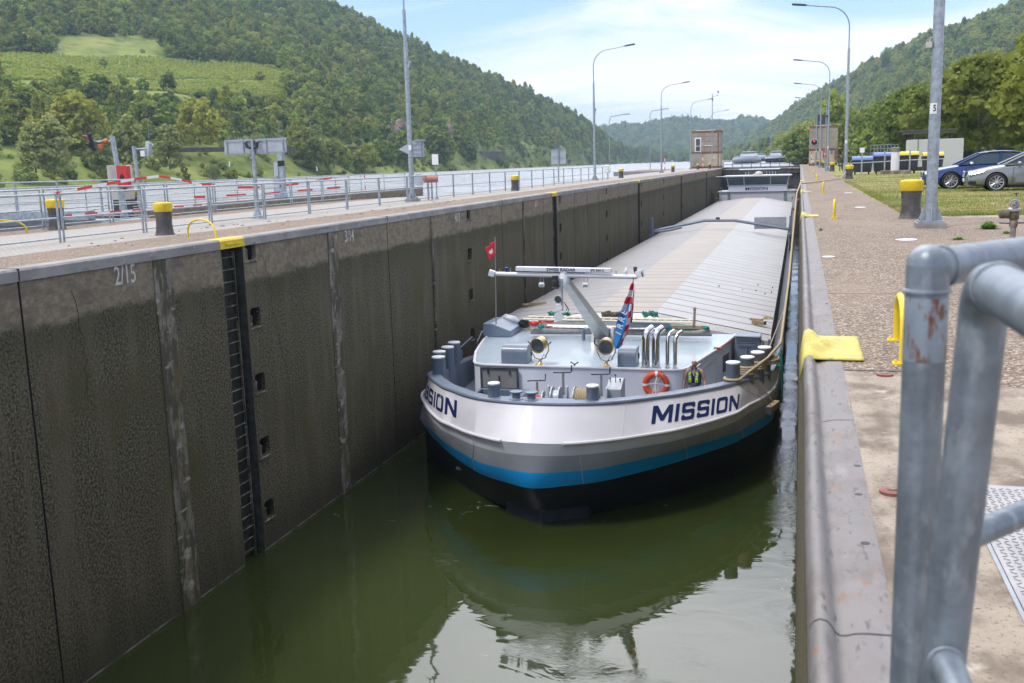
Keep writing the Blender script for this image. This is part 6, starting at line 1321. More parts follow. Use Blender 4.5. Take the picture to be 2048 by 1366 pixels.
for k, (x, d) in enumerate(((4.42, 'grey guard post with a small sign in front of the leftmost waste bin'), (6.02, 'grey guard post in front of the second waste bin'), (7.75, 'grey guard post in front of the yellow-lidded bin'))):
    t_ = thing('guard_post', d, 'post', (x, 80.0, 0), 0, 'guard posts in front of the bins'); o = t_.location
    MB(o).bb((x - .05, 79.95, 0), (x + .05, 80.05, 1.7)).build('post_tube', GALV, t_, smooth=0)
    if k == 0: MB(o).bb((x - .17, 79.92, 1.62), (x + .17, 79.945, 1.98)).build('notice', PLATE, t_, smooth=0)
t_ = thing('guard_cable', 'thin grey rail strung along the guard posts in front of the waste bins', 'rail', (6.9, 80, 0)); MB(t_.location).tube([(3.75, 80, .86), (5.5, 80, .90), (7.75, 80, .98), (10.1, 80, 1.0)], .035, 6).build('rail', GALV, t_)
wp = thing('concrete_post', 'thick white round post on a flat concrete base in front of the bins', 'post', (6.68, 79.2, 0)); o = wp.location
MB(o).lathe([(.30, .28), (.295, 1.6), (.29, 1.62)], (6.68, 79.2, 0), n=24).build('white_shaft', mat('post_white', (0.66, 0.65, 0.66), .6, var=.05, vscale=2), wp); MB(o).lathe([(.31, 1.6), (.31, 1.9), (.25, 1.93), (0, 1.93)], (6.68, 79.2, 0), n=24).build('post_cap', mat('post_cap', (0.19, 0.18, 0.12), .7, var=.3, vscale=8), wp)
MB(o).bb((5.72, 78.7, 0), (7.75, 79.9, .27)).build('base_slab', PALECON, wp, smooth=0, bevel=.02)
WHC = mat('container_white', (0.5, 0.5, 0.49), .6)
bx_ = thing('white_container', 'white box container behind the yellow-lidded bins', 'container', (10.1, 93, 0)); MB(bx_.location).bb((8.9, 93, .3), (13.2, 95.5, 2.6)).build('box_body', WHC, bx_, smooth=0, bevel=.03); MB(bx_.location).bb((9.6, 92.95, .3), (9.64, 92.999, 2.6)).bb((9.0, 93.2, 0), (13, 95.2, .3)).build('chassis', DARKST, bx_, smooth=0)
gc = thing('wire_cage', 'grey wire cage trolley behind the second blue-lidded bin', 'cage', (6.2, 88, 0)); m = MB(gc.location)
for z in (1.3, 1.6, 1.9, 2.2): m.bb((5.5, 88, z), (7.6, 88.03, z + .035))
for k in range(9): m.bb((5.5 + .26 * k, 88, .3), (5.53 + .26 * k, 88.03, 2.24))
m.bb((5.5, 88.1, .2), (7.6, 89.3, 1.2)); m.build('cage_frame', GREYBACK, gc, smooth=0)
sh = thing('flat_shelter', 'flat dark roofed shelter on posts under the trees behind the bins', 'shelter', (11, 108, 0)); o = sh.location
MB(o).bb((9.8, 107, 3.35), (14.5, 110, 3.62)).bb((9.6, 106.9, 3.62), (14.7, 110.2, 3.72)).build('roof', mat('shelter_roof', (0.11, 0.105, 0.10), .7), sh, smooth=0)
for x, y in ((10.6, 107.6), (14.2, 107.6), (10.6, 109.6), (14.2, 109.6)): MB(o).bb((x - .1, y - .1, 0), (x + .1, y + .1, 3.35)).build('post', DARKST, sh, smooth=0)
fc = thing('mesh_fence', 'dark green mesh fence along the far edge of the lawn under the trees', 'fence', (30, 150, 0)); FEN = mat('fence_green', (0.02, 0.045, 0.03), .5)
for k in range(16):
    m = MB(fc.location); x0 = 16 + k * 2.5
    m.bb((x0 - .03, 150, 0), (x0 + .03, 150.06, 1.9))
    for j in range(8): m.bb((x0 + .3 * j, 150.02, .1), (x0 + .3 * j + .035, 150.04, 1.8))
    for z in (.15, 1.0, 1.75): m.bb((x0, 150.01, z), (x0 + 2.5, 150.05, z + .035))
    m.build('fence_panel', FEN, fc, smooth=0)
for k, (x, y) in enumerate(((3.35, 150), (3.9, 118), (3.6, 103))):
    t_ = thing('yard_frame', ['thin dark gate frame right of the right machine house', 'grey bench-like frame on the grass before the machine house', 'pair of thin dark standpipes in the grass left of the bins'][k], 'frame', (x, y, 0)); o = t_.location
    if k == 0: MB(o).tube([(5.2, 150, 0), (5.2, 150, 2.4), (8.2, 150, 2.4), (8.2, 150, 0)], .06, 6).cyl((6.7, 150, 0), (6.7, 150, 2.4), .05, n=6).cyl((5.2, 150, 1.2), (8.2, 150, 1.2), .04, n=6).build('frame_tube', DARKST, t_)
    elif k == 1: MB(o).bb((4.3, 118, .7), (6.2, 118.6, .8)).build('top', DARKST, t_, smooth=0); MB(o).bb((4.4, 118, 0), (4.5, 118.5, .7)).bb((6, 118, 0), (6.1, 118.5, .7)).build('leg', DARKST, t_, smooth=0)
    else: MB(o).cyl((3.7, 103, 0), (3.7, 103, 1.4), .05, n=6).cyl((3.95, 103, 0), (3.95, 103, 1.5), .05, n=6).box((3.75, 103, .5), (.3, .1, .15)).build('pipe', DARKST, t_)

# ------------------------------------------------------------------ standpipe, weeds
hy = thing('standpipe', 'rusty brass standpipe with a valve and crossbar at the right edge of the quay', 'standpipe', (3.16, 16.94, 0)); o = hy.location
RP = mat('rusty_pipe', (0.26, 0.235, 0.21), .55, .3, var=.2, vscale=14, spots=[((0.19, 0.075, 0.03), (16, 16, 5), .48, .62)]); VB = mat('valve_bronze', (0.13, 0.115, 0.065), .45, .4, var=.3, vscale=20); VG = mat('valve_grey', (0.30, 0.30, 0.29), .4, .5, var=.2, vscale=20)
MB(o).cyl(o, o + Vector((0, 0, .36)), .042, n=14).lathe([(.05, .27), (.062, .3), (.062, .36), (.045, .40)], o, n=14).build('stand', RP, hy); MB(o).prism([(-.19, .315), (-.03, .335), (.03, .335), (.16, .325), (.16, .335), (.03, .362), (-.03, .362), (-.19, .33)], -.02, .02, 0, 'XZ') if 0 else None
m = MB(o); m.box(o + Vector((-.115, 0, .335)), (.17, .05, .018), ry=rad(4)).box(o + Vector((.105, 0, .337)), (.15, .05, .02)); m.build('crossbar', DARKST, hy, smooth=0)
m = MB(o); m.lathe([(.055, .38), (.075, .41), (.078, .50), (.06, .53)], o + Vector((0, 0, 0)), n=16).lathe([(.05, -.02), (.075, 0), (.075, .12), (.05, .14)], o + Vector((-.07, 0, .48)), Matrix(((0, 0, -1), (0, 1, 0), (1, 0, 0))), 14); m.build('valve_body', VB, hy)
MB(o).lathe([(.10, .515), (.105, .53), (.10, .55), (.06, .575), (.03, .58)], o, n=18).build('valve_collar', VG, hy)
m = MB(o); m.lathe([(.04, .57), (.055, .6), (.05, .66), (.025, .69), (.018, .74)], o + Vector((.02, 0, 0)), n=12); m.tube([o + Vector((-.02 + .055 * math.cos(a), -.07, .63 + .055 * math.sin(a))) for a in np.linspace(0, 6.283, 16)], .012, 6, closed=True).cyl(o + Vector((0, -.08, .63)), o + Vector((0, .02, .63)), .014, n=8); m.build('hand_wheel', VG, hy)
MB(o).cyl(o + Vector((.02, 0, .74)), o + Vector((.02, 0, .78)), .010, n=6).box(o + Vector((.02, 0, .785)), (.075, .02, .014)).build('spindle', DARKST, hy)
g = np.random.default_rng(3)
def weed(label, x, y, R, H, n, m_):
    V = []
    for k in range(n):
        a = g.random() * 6.283; rr = R * .35 * g.random() ** .5; b = Vector((rr * math.cos(a), rr * math.sin(a), 0)); a2 = a + (g.random() - .5); ln = R * g.random(); h = H * (.45 + .55 * g.random()) * (1 - .75 * ln / R); s = Vector((-math.sin(a2), math.cos(a2), 0)) * .007
        mid = b + Vector((math.cos(a2), math.sin(a2), 0)) * ln * .45 + Vector((0, 0, h * .75)); tip = b + Vector((math.cos(a2), math.sin(a2), 0)) * ln + Vector((0, 0, h))
        V += [b - s, b + s, mid + s * .8, b - s, mid + s * .8, mid - s * .8, mid - s * .8, mid + s * .8, tip]
    V = np.array([tuple(v) for v in V]); ob = raw_mesh('grass_tuft', V, np.arange(len(V)).reshape(-1, 3), m_); ob.location = (x, y, 0.004); prop(ob, label, 'grass tuft', 'grass tufts in the paving')
TUFT = mat('tuft_green', (0.16, 0.30, 0.05), .8, spec=.2, var=.3, vscale=8)
weed('bright green grass tuft in the paving before the standpipe', 3.42, 20.6, .24, .17, 420, TUFT); weed('small flat weed right of the bright grass tuft', 3.5, 19.3, .12, .06, 90, TUFT); weed('low weeds along the paving crack before the lamp post', 2.55, 18.1, .16, .05, 110, TUFT); weed('tiny weed at the inner edge of the steel plate', .42, 20.5, .06, .07, 40, TUFT)

# ------------------------------------------------------------------ people
SKIN = mat('skin', (0.50, 0.27, 0.19), .5, var=.08, vscale=14); NAVYC = mat('navy_cloth', (0.025, 0.03, 0.055), .8, var=.2, vscale=20); VEST = mat('vest_slate', (0.075, 0.085, 0.115), .75, var=.15, vscale=14); HIVIS = mat('hi_vis', (0.50, 0.80, 0.04), .6); REFL = mat('reflective', (0.55, 0.57, 0.60), .4); JEANS = mat('grey_trousers', (0.30, 0.31, 0.35), .85, var=.15, vscale=12); BEARD = mat('beard', (0.085, 0.055, 0.04), .9)
def skin_obj(name, V, E, Rr, m_, parent, sub=2, rootv=0):
    me = bpy.data.meshes.new(name); me.from_pydata(V, E, []); me.materials.append(m_); ob = bpy.data.objects.new(name, me); COL.objects.link(ob)
    if parent is not None: ob.parent = parent
    md = ob.modifiers.new('skin', 'SKIN'); md.use_smooth_shade = True
    for i, r in enumerate(Rr): me.skin_vertices[0].data[i].radius = r if isinstance(r, tuple) else (r, r)
    me.skin_vertices[0].data[rootv].use_root = True
    s = ob.modifiers.new('sub', 'SUBSURF'); s.levels = s.render_levels = sub
    return ob
def person(label, loc, rz, bald=True, bend=0.0):
    t_ = thing('person', label, 'person', (0, 0, 0)); V = []; E = []; Rr = []
    def add(p, r, par=None): V.append(p); Rr.append(r); (E.append((par, len(V) - 1)) if par is not None else None); return len(V) - 1
    pel = add((0, 0, .95), (.155, .115)); wa = add((0, -.01, 1.10), (.145, .11), pel); ch = add((0, 0, 1.30), (.165, .12), wa); sh_ = add((0, .01, 1.43), (.13, .09), ch); nk = add((0, 0, 1.53), (.06, .062), sh_); hd0 = add((0, -.025, 1.60), (.066, .078), nk); hd1 = add((0, -.015, 1.68), (.078, .100), hd0); add((0, -.005, 1.735), (.066, .082), hd1)
    for s in (-1, 1):
        a = add((s * .185, .01, 1.42), (.072, .068), sh_); b = add((s * .245, .03, 1.28), .058, a); c = add((s * .285, .045, 1.14), .047, b); d = add((s * .305, 0, 1.02), .045, c); e = add((s * .31, -.045, .90), .030, d); f = add((s * .308, -.062, .84), (.040, .026), e)
        for k in range(4):
            u = -.024 + .016 * k; r0 = .0095; q = add((s * .308, -.062 + u * 1.0 - .012, .80), r0, f); q = add((s * .300, -.068 + u * 1.0 - .012, .770 - .006 * (k in (1, 2))), .0088, q); add((s * .286, -.070 + u - .010, .748 - .008 * (k in (1, 2))), .0075, q)
        q = add((s * .292, -.098, .835), .0105, f); add((s * .284, -.112, .802), .009, q)
        h = add((s * .09, 0, .90), (.095, .10), pel); kn = add((s * .105, -.015, .52), (.062, .066), h); an = add((s * .11, .02, .10), (.042, .046), kn); add((s * .115, -.14, .05), (.045, .035), an)
    skin_obj('body', V, E, Rr, SKIN, t_)
    # trousers and boots
    V = []; E = []; Rr = []; p = add((0, 0, .96), (.168, .13)); add((0, 0, 1.04), (.160, .125), p)
    for s in (-1, 1): h = add((s * .092, 0, .88), (.108, .112), p); k = add((s * .107, -.015, .52), (.080, .085), h); add((s * .112, .02, .13), (.07, .075), k)
    skin_obj('trousers', V, E, Rr, JEANS, t_)
    for s in (-1, 1): skin_obj('boot', [(s * .112, .04, .10), (s * .113, .03, .055), (s * .116, -.16, .045)], [(0, 1), (1, 2)], [(.055, .06), (.055, .05), (.05, .04)], BLACK, t_, 2, 1)
    # dark top and life vest
    V = []; E = []; Rr = []; a = add((0, -.005, 1.00), (.158, .122)); b = add((0, -.01, 1.12), (.158, .125), a); c = add((0, 0, 1.30), (.180, .135), b); add((0, .008, 1.42), (.150, .10), c)
    top = skin_obj('top', V, E, Rr, NAVYC, t_)
    if bald:
        for s in (-1, 1):
            m = MB(); rows = []
            for i in range(9):
                z = 1.05 + .43 * i / 8; yo = -.132 - .028 * math.sin(math.pi * min(1, (z - 1.0) / .5)) + (.13 * max(0, z - 1.41) / .07) * .6; w0, w1 = .035, .165 - .02 * max(0, (z - 1.35) / .13)
                rows.append([(s * w0, yo, z), (s * (w0 + w1) / 2, yo + .004, z), (s * w1, yo + .05, z), (s * (w1 + .02), yo + .15, z)])
            m.grid(rows); v = m.build('vest_panel', VEST, t_, smooth=60, solid=.03)
            MB().box((s * .095, -.185, 1.19), (.075, .02, .13)).box((s * .105, -.178, 1.375), (.06, .02, .09), rz=0, ry=s * rad(-18)).build('hi_vis_patch', HIVIS, v, smooth=0, bevel=.006)
            MB().box((s * .098, -.186, 1.295), (.07, .018, .05)).build('reflective_band', REFL, v, smooth=0)
            MB().box((s * .095, -.197, 1.17), (.03, .006, .04)).build('patch_mark', BLACK, v, smooth=0)
        MB().tube([(-.13, -.13, 1.50), (-.06, -.115, 1.515), (0, .10, 1.53), (.06, -.115, 1.515), (.13, -.13, 1.50)][1:4], .035, 8).build('vest_collar', VEST, t_)
        MB().lathe([(.175, -.03), (.182, 0), (.175, .03)], (0, -.01, 1.06), n=20).build('vest_belt', VEST, t_)
        MB().tube([(-.03, -.17, 1.46), (.0, -.185, 1.38), (.02, -.19, 1.32)], .012, 6).build('cord', REFL, t_)
    m = MB(); m.tube([(-.058, -.045, 1.60), (-.045, -.085, 1.585), (0, -.108, 1.575), (.045, -.085, 1.585), (.058, -.045, 1.60)], .014, 8).tube([(-.025, -.112, 1.622), (.025, -.112, 1.622)], .008, 6); m.build('beard', BEARD, t_)
    if not bald: MB().sphere((0, .005, 1.725), (.085, .105, .07), 14, 8).build('hair', BEARD, t_)
    m = MB(); m.tube([(0, -.112, 1.69), (0, -.128, 1.652), (0, -.112, 1.642)], [.008, .014, .010], 8)
    for s in (-1, 1): m.sphere((s * .076, -.01, 1.67), (.012, .022, .032), 8, 6)
    m.build('nose_and_ears', SKIN, t_)
    m = MB()
    for s in (-1, 1): m.sphere((s * .03, -.104, 1.688), (.012, .007, .006), 8, 6); m.tube([(s * .014, -.109, 1.706), (s * .048, -.100, 1.706)], .005, 5)
    m.build('eyes', BEARD, t_)
    t_.location = loc; t_.rotation_euler = (bend, 0, rz); return t_
person('bald bearded man in a dark top and hi-vis life vest standing behind the bow bulwark', (-2.79, 28.55, -5.95), rad(-4))
c2 = person('distant crew member in a pale purple top bending over beside the wheelhouse', (-.62, 141.5, -5.56), rad(70), False, rad(22))
for ch in c2.children:
    if ch.name.startswith('top'): ch.data.materials.clear(); ch.data.materials.append(mat('lilac_cloth', (0.36, 0.30, 0.42), .8))
# ------------------------------------------------------------------ hills
def leaf_mat(name, dark, light, rnd=0.35, trans=0.25):
    m = bpy.data.materials.new(name); m.use_nodes = True; t = m.node_tree; p = t.nodes['Principled BSDF']; out = t.nodes['Material Output']
    oi = t.nodes.new('ShaderNodeObjectInfo'); g = t.nodes.new('ShaderNodeNewGeometry')
    n = t.nodes.new('ShaderNodeTexNoise'); n.inputs['Scale'].default_value = 0.55; n.inputs['Detail'].default_value = 4; t.links.new(g.outputs['Position'], n.inputs['Vector'])
    f = math_n(t, 'ADD', math_n(t, 'MULTIPLY', oi.outputs['Random'], 0.62), math_n(t, 'MULTIPLY', ramp_n(t, n.outputs[0], .3, .7), 0.38))
    c = mix_n(t, f, dark, light)
    h = t.nodes.new('ShaderNodeHueSaturation'); h.inputs['Fac'].default_value = 1
    r2 = math_n(t, 'FRACT', math_n(t, 'MULTIPLY', oi.outputs['Random'], 17.3)); t.links.new(math_n(t, 'ADD', 0.458, math_n(t, 'MULTIPLY', r2, 0.05)), h.inputs['Hue']); t.links.new(c, h.inputs['Color'])
    t.links.new(h.outputs[0], p.inputs['Base Color']); p.inputs['Roughness'].default_value = .75; p.inputs['Specular IOR Level'].default_value = .15
    tr = t.nodes.new('ShaderNodeBsdfTranslucent'); t.links.new(h.outputs[0], tr.inputs[0]); mx = t.nodes.new('ShaderNodeMixShader'); mx.inputs[0].default_value = trans
    t.links.new(p.outputs[0], mx.inputs[1]); t.links.new(tr.outputs[0], mx.inputs[2]); t.links.new(mx.outputs[0], out.inputs[0]); MAT[name] = m; return m
LEAF = leaf_mat('leaf_mixed', (0.055, 0.115, 0.017), (0.37, 0.46, 0.08), trans=.35); LEAFR = leaf_mat('leaf_row', (0.095, 0.165, 0.022), (0.25, 0.33, 0.06), trans=.4); LEAFB = leaf_mat('leaf_bank', (0.16, 0.235, 0.06), (0.36, 0.43, 0.14), trans=.35); CONIF = leaf_mat('leaf_conifer', (0.018, 0.042, 0.02), (0.05, 0.085, 0.035)); VINE = leaf_mat('leaf_vine', (0.33, 0.43, 0.065), (0.43, 0.52, 0.10), trans=.4)
BARK = mat('bark', (0.15, 0.115, 0.085), .9, var=.3, vscale=4, bump=.4, bscale=12)
def leafquads(C, N, size, g):
    """quads of random tilt around the outward directions N"""
    n = len(C); r = g.normal(size=(n, 3)) * .75 + N; r /= np.linalg.norm(r, axis=1)[:, None] + 1e-9
    a = np.cross(r, g.normal(size=(n, 3))); a /= np.linalg.norm(a, axis=1)[:, None] + 1e-9; b = np.cross(r, a); s = (size * (.6 + .8 * g.random(n)))[:, None]
    return np.stack([C - a * s - b * s * .6, C + a * s * .8 - b * s, C + a * s + b * s * .7, C - a * s * .7 + b * s], 1).reshape(-1, 3)
def crown_pts(seed, H, R, nclump, per, zb, shape='round', cr=.30):
    g = np.random.default_rng(seed); out = []; nr = []
    for k in range(nclump):
        u = g.random(); a = g.random() * 6.283
        if shape == 'cone': z = u ** 1.4; rr = R * (1 - z) * (.5 + .5 * g.random() ** .5); c = np.array([rr * math.cos(a), rr * math.sin(a), zb + (H - zb) * z]); sz = R * cr * (1.15 - z)
        else:
            z = g.random(); prof = math.sin(math.pi * (z * .86 + .12)) ** .62; q = (.45 + .55 * g.random() ** .45)
            if shape == 'tall': prof = (1 - z) ** .5 * (.35 + z) ** .45 * 1.1
            rr = R * prof * q * (.82 + .36 * g.random()); c = np.array([rr * math.cos(a), rr * math.sin(a), zb + (H - zb) * z]); sz = R * cr * (.7 + .6 * g.random())
        d = g.normal(size=(per, 3)); d /= np.linalg.norm(d, axis=1)[:, None]; d[:, 2] = d[:, 2] * .75 + .12
        out.append(c + d * sz * (.55 + .45 * g.random(per))[:, None]); nr.append(d + np.array([0, 0, .25]))
    return np.concatenate(out), np.concatenate(nr), g
def crown_mesh(seed, H, R, nclump, per, zb, leaf, shape='round', cr=.30):
    C, N, g = crown_pts(seed, H, R, nclump, per, zb, shape, cr); V = leafquads(C, N, leaf, g); return V, np.arange(len(V)).reshape(-1, 4)
# prototypes for the scattered woods (kept out of the scene itself)
PROTO = bpy.data.collections.new('wood_kinds')
def proto(name, V, F, m):
    ob = raw_mesh(name, V, F, m); COL.objects.unlink(ob); PROTO.objects.link(ob)
for k, (H, R, nc, per, zb, lf, sh, m, cr) in enumerate(((9, 3.9, 34, 22, .8, .42, 'round', LEAF, .33), (11, 4.2, 40, 22, 1.0, .44, 'round', LEAF, .30), (7, 3.6, 30, 22, .3, .40, 'round', LEAF, .36), (12, 2.9, 34, 20, .6, .40, 'tall', LEAF, .36), (4.2, 2.6, 22, 20, .0, .30, 'round', LEAF, .42), (2.6, 2.2, 16, 20, -.1, .24, 'round', LEAFB, .48))):
    proto('wood_%d' % k, *crown_mesh(100 + k, H, R, nc, per, zb, lf, sh, cr), m)
proto('wood_6', *crown_mesh(120, 17, 3.0, 46, 14, 1.0, .5, 'cone', .42), CONIF)
proto('wood_7', *crown_mesh(131, 1.7, .9, 7, 12, .1, .26, 'round', .6), VINE)
def scatter(name, P, rot, sc, pick, label):
    """one object of points; the woods are set on them by geometry nodes"""
    me = bpy.data.meshes.new(name); me.vertices.add(len(P)); me.vertices.foreach_set('co', np.asarray(P, np.float32).ravel())
    rs = np.random.default_rng(len(P)); sz_ = sc * (.72 + .62 * rs.random(len(P))); sc = sc * (.82 + .42 * rs.random(len(P)))
    for nm, tp, val in (('rz', 'FLOAT', rot), ('sc', 'FLOAT', sc), ('sz', 'FLOAT', sz_), ('pick', 'INT', pick)):
        at_ = me.attributes.new(nm, tp, 'POINT'); at_.data.foreach_set('value', np.asarray(val, np.float32 if tp == 'FLOAT' else np.int32))
    ob = bpy.data.objects.new(name, me); COL.objects.link(ob); prop(ob, label, kind='stuff')
    gt_ = bpy.data.node_groups.new('woods_' + name, 'GeometryNodeTree'); gt_.interface.new_socket('Geometry', in_out='INPUT', socket_type='NodeSocketGeometry'); gt_.interface.new_socket('Geometry', in_out='OUTPUT', socket_type='NodeSocketGeometry')
    gi = gt_.nodes.new('NodeGroupInput'); go = gt_.nodes.new('NodeGroupOutput'); ip = gt_.nodes.new('GeometryNodeInstanceOnPoints'); ci = gt_.nodes.new('GeometryNodeCollectionInfo')
    ci.inputs['Collection'].default_value = PROTO; ci.inputs['Separate Children'].default_value = True; ci.inputs['Reset Children'].default_value = True
    def att(nm, tp): n = gt_.nodes.new('GeometryNodeInputNamedAttribute'); n.data_type = tp; n.inputs['Name'].default_value = nm; return n.outputs[0]
    cx = gt_.nodes.new('ShaderNodeCombineXYZ'); gt_.links.new(att('rz', 'FLOAT'), cx.inputs[2])
    gt_.links.new(gi.outputs[0], ip.inputs['Points']); gt_.links.new(ci.outputs[0], ip.inputs['Instance']); ip.inputs['Pick Instance'].default_value = True
    gt_.links.new(att('pick', 'INT'), ip.inputs['Instance Index']); gt_.links.new(cx.outputs[0], ip.inputs['Rotation']); cs_ = gt_.nodes.new('ShaderNodeCombineXYZ'); a_ = att('sc', 'FLOAT'); gt_.links.new(a_, cs_.inputs[0]); gt_.links.new(a_, cs_.inputs[1]); gt_.links.new(att('sz', 'FLOAT'), cs_.inputs[2]); gt_.links.new(cs_.outputs[0], ip.inputs['Scale']); gt_.links.new(ip.outputs[0], go.inputs[0])
    md = ob.modifiers.new('woods', 'NODES'); md.node_group = gt_; return ob
def rayp(px, py, D):
    d = R_ * (px - 1024) + U_ * (683 - py) - B_ * 2010; h = math.hypot(d.x, d.y); return EYE + d * (D / h)
def loft(cols, nu, nv, bumpamp, seed):
    """cols: list of (px, [(py, D), ...]) giving profile lines of a slope; returns a grid of points"""
    xs = [c[0] for c in cols]; nr = len(cols[0][1]); G = np.zeros((nu, nv, 3)); pts = np.array([[tuple(rayp(px, py, D)) for py, D in rows] for px, rows in cols])
    u = np.linspace(0, len(cols) - 1, nu); v = np.linspace(0, nr - 1, nv)
    def cat(A, s):
        k = len(A); i = np.clip(np.floor(s).astype(int), 0, k - 2); f = (s - i)[:, None, None]
        p0, p1, p2, p3 = A[np.maximum(i - 1, 0)], A[i], A[i + 1], A[np.minimum(i + 2, k - 1)]
        c = .5 * (2 * p1 + (p2 - p0) * f + (2 * p0 - 5 * p1 + 4 * p2 - p3) * f ** 2 + (3 * p1 - p0 - 3 * p2 + p3) * f ** 3); l = p1 + (p2 - p1) * f; return .5 * c + .5 * l
    A = cat(pts, u); A = cat(A.transpose(1, 0, 2), v).transpose(1, 0, 2)
    g = np.random.default_rng(seed); 
    uu, vv = np.meshgrid(np.linspace(0, 1, nu), np.linspace(0, 1, nv), indexing='ij'); b = np.zeros((nu, nv))
    for o in range(5): fx, fy, ph = 3 * 2 ** o * (.7 + .6 * g.random()), 2 * 2 ** o * (.7 + .6 * g.random()), g.random(2) * 6.28; b += np.sin(fx * uu * 6.28 + ph[0] + 1.3 * np.sin(vv * 5 + o)) * np.sin(fy * vv * 6.28 + ph[1]) / 1.7 ** o
    A[:, :, 2] += b * bumpamp * np.clip(vv * 4 - .4, 0, 1); return A
def terrain(name, A, m):
    nu, nv = A.shape[:2]; V = A.reshape(-1, 3); i = np.arange(nu * nv).reshape(nu, nv); F = np.stack([i[:-1, :-1].ravel(), i[1:, :-1].ravel(), i[1:, 1:].ravel(), i[:-1, 1:].ravel()], 1)
    return prop(raw_mesh(name, V, F, m, smooth=True), kind='structure')
def sample(A, n, g, accept):
    nu, nv = A.shape[:2]; P = []; UV = []
    du = np.linalg.norm(np.cross(A[1:, :-1] - A[:-1, :-1], A[:-1, 1:] - A[:-1, :-1]), axis=2); w = (du / du.sum()).ravel(); idx = g.choice(len(w), n, p=w); iu, iv = np.unravel_index(idx, du.shape); fu, fv = g.random(n)[:, None], g.random(n)[:, None]
    p = (A[iu, iv] * (1 - fu) + A[iu + 1, iv] * fu) * (1 - fv) + (A[iu, iv + 1] * (1 - fu) + A[iu + 1, iv + 1] * fu) * fv
    uv = np.c_[(iu + fu[:, 0]) / (nu - 1), (iv + fv[:, 0]) / (nv - 1)]; k = accept(p, uv); return p[k], uv[k]
# the steep hillside across the river: shoreline, bank, railway ledge, lower slope, vineyard edges, upper wood, crest, far side
LC = [(-700, [(396, 250), (372, 262), (322, 285), (215, 370), (140, 450), (80, 560), (-140, 760), (-330, 980), (-250, 1300)]),
      (-300, [(386, 260), (362, 272), (315, 296), (190, 400), (125, 480), (85, 590), (-120, 790), (-300, 1000), (-230, 1300)]),
      (0, [(377, 272), (352, 285), (303, 312), (185, 430), (152, 480), (97, 600), (-60, 800), (-190, 1000), (-150, 1300)]),
      (300, [(366, 318), (345, 330), (298, 355), (200, 450), (172, 500), (116, 610), (-10, 820), (-95, 1010), (-50, 1300)]),
      (560, [(356.5, 378), (339, 392), (294, 415), (215, 500), (178, 550), (140, 640), (55, 830), (-25, 1010), (20, 1300)]),
      (700, [(351.5, 440), (335, 455), (293, 480), (232, 560), (200, 620), (165, 710), (90, 880), (38, 1030), (70, 1300)]),
      (900, [(344, 580), (329, 600), (292, 630), (250, 700), (232, 760), (205, 830), (170, 950), (134, 1060), (160, 1300)]),
      (1050, [(337.5, 800), (325, 820), (293, 850), (268, 900), (256, 940), (240, 990), (215, 1060), (192, 1130), (210, 1330)]),
      (1170, [(332, 1080), (322, 1100), (300, 1120), (288, 1150), (281, 1180), (273, 1210), (262, 1250), (252, 1290), (262, 1400)]),
      (1245, [(329, 1400), (324, 1420), (317, 1440), (312, 1450), (309, 1460), (306, 1470), (304, 1490), (302, 1510), (308, 1580)]),
      (1330, [(325.5, 1900), (323, 1910), (320, 1920), (319, 1930), (318, 1940), (317, 1950), (316, 1960), (315.5, 1980), (317, 2050)])]
HL_ = loft(LC, 160, 90, 2.2, 3); terrain('left_hill', HL_, MEADOW)
g = np.random.default_rng(21)
def pixel(P):
    d = P - np.array(EYE); z = -(d @ np.array(B_)); return np.c_[1024 + 2010 * (d @ np.array(R_)) / z, 683 - 2010 * (d @ np.array(U_)) / z]
vn = lambda p, s, o: np.sin(p[:, 0] * s + o) * np.sin(p[:, 1] * s * 1.3 + 2 * o) + .5 * np.sin(p[:, 0] * s * 2.7 + 3 * o) * np.sin(p[:, 1] * s * 2.1 + o)
RB = 1 / 8
def vine_zone(uv, p):
    q = pixel(p); v = uv[:, 1] * 8; return (v > 3.72) & (v < 4.98) & (q[:, 0] < 575)
def grass_zone(uv, p):
    q = pixel(p); v = uv[:, 1] * 8; return ((v > 4.95) & (v < 5.28) & (q[:, 0] > 110) & (q[:, 0] < 330) & (vn(p, .02, 1) > -.7)) | ((v > 4.2) & (v < 4.9) & (q[:, 0] > 520) & (q[:, 0] < 760) & (vn(p, .03, 2) > .3)) | ((q[:, 0] > 165) & (q[:, 0] < 225) & (v > 3.15) & (v < 3.75))
def acc(p, uv):
    v = uv[:, 1] * 8; edge = vine_zone(uv, p) | grass_zone(uv, p); low = v < 2.05
    dens = np.where(low, .16, np.where(v < 3.8, .80, .95)); dens = np.where(v < .35, .10, dens); dens = np.where((v > 2.05) & (v < 3.75) & (vn(p, .045, 4) > .55), .45, dens)
    dens = np.where((v > 3.1) & (v <= 3.72) & (pixel(p)[:, 0] < 620), .22, dens); dens = np.where(edge, .010, dens); return g.random(len(p)) < dens
P, UV = sample(HL_, 28000, g, acc); v = UV[:, 1] * 8
pick = np.where(v < 2.05, g.choice([4, 5, 5], len(P)), np.where(v < 3.8, g.choice([0, 2, 4, 4, 2, 0, 3, 5], len(P)), g.choice([0, 0, 1, 2, 3, 4], len(P))))
pick = np.where((v > 3.1) & (v < 3.74) & (pixel(P)[:, 0] < 620), g.choice([4, 5, 5], len(P)), pick); pick = np.where((v > 5) & (g.random(len(P)) < 0), 6, pick)
sc = np.where(v < 2.05, .7 + .7 * g.random(len(P)), .38 + .75 * g.random(len(P)) ** 1.4); sc *= np.where(pixel(P)[:, 0] > 1000, .9, 1)
P[:, 2] -= .25; P[:, 2] = np.maximum(P[:, 2], -.5)
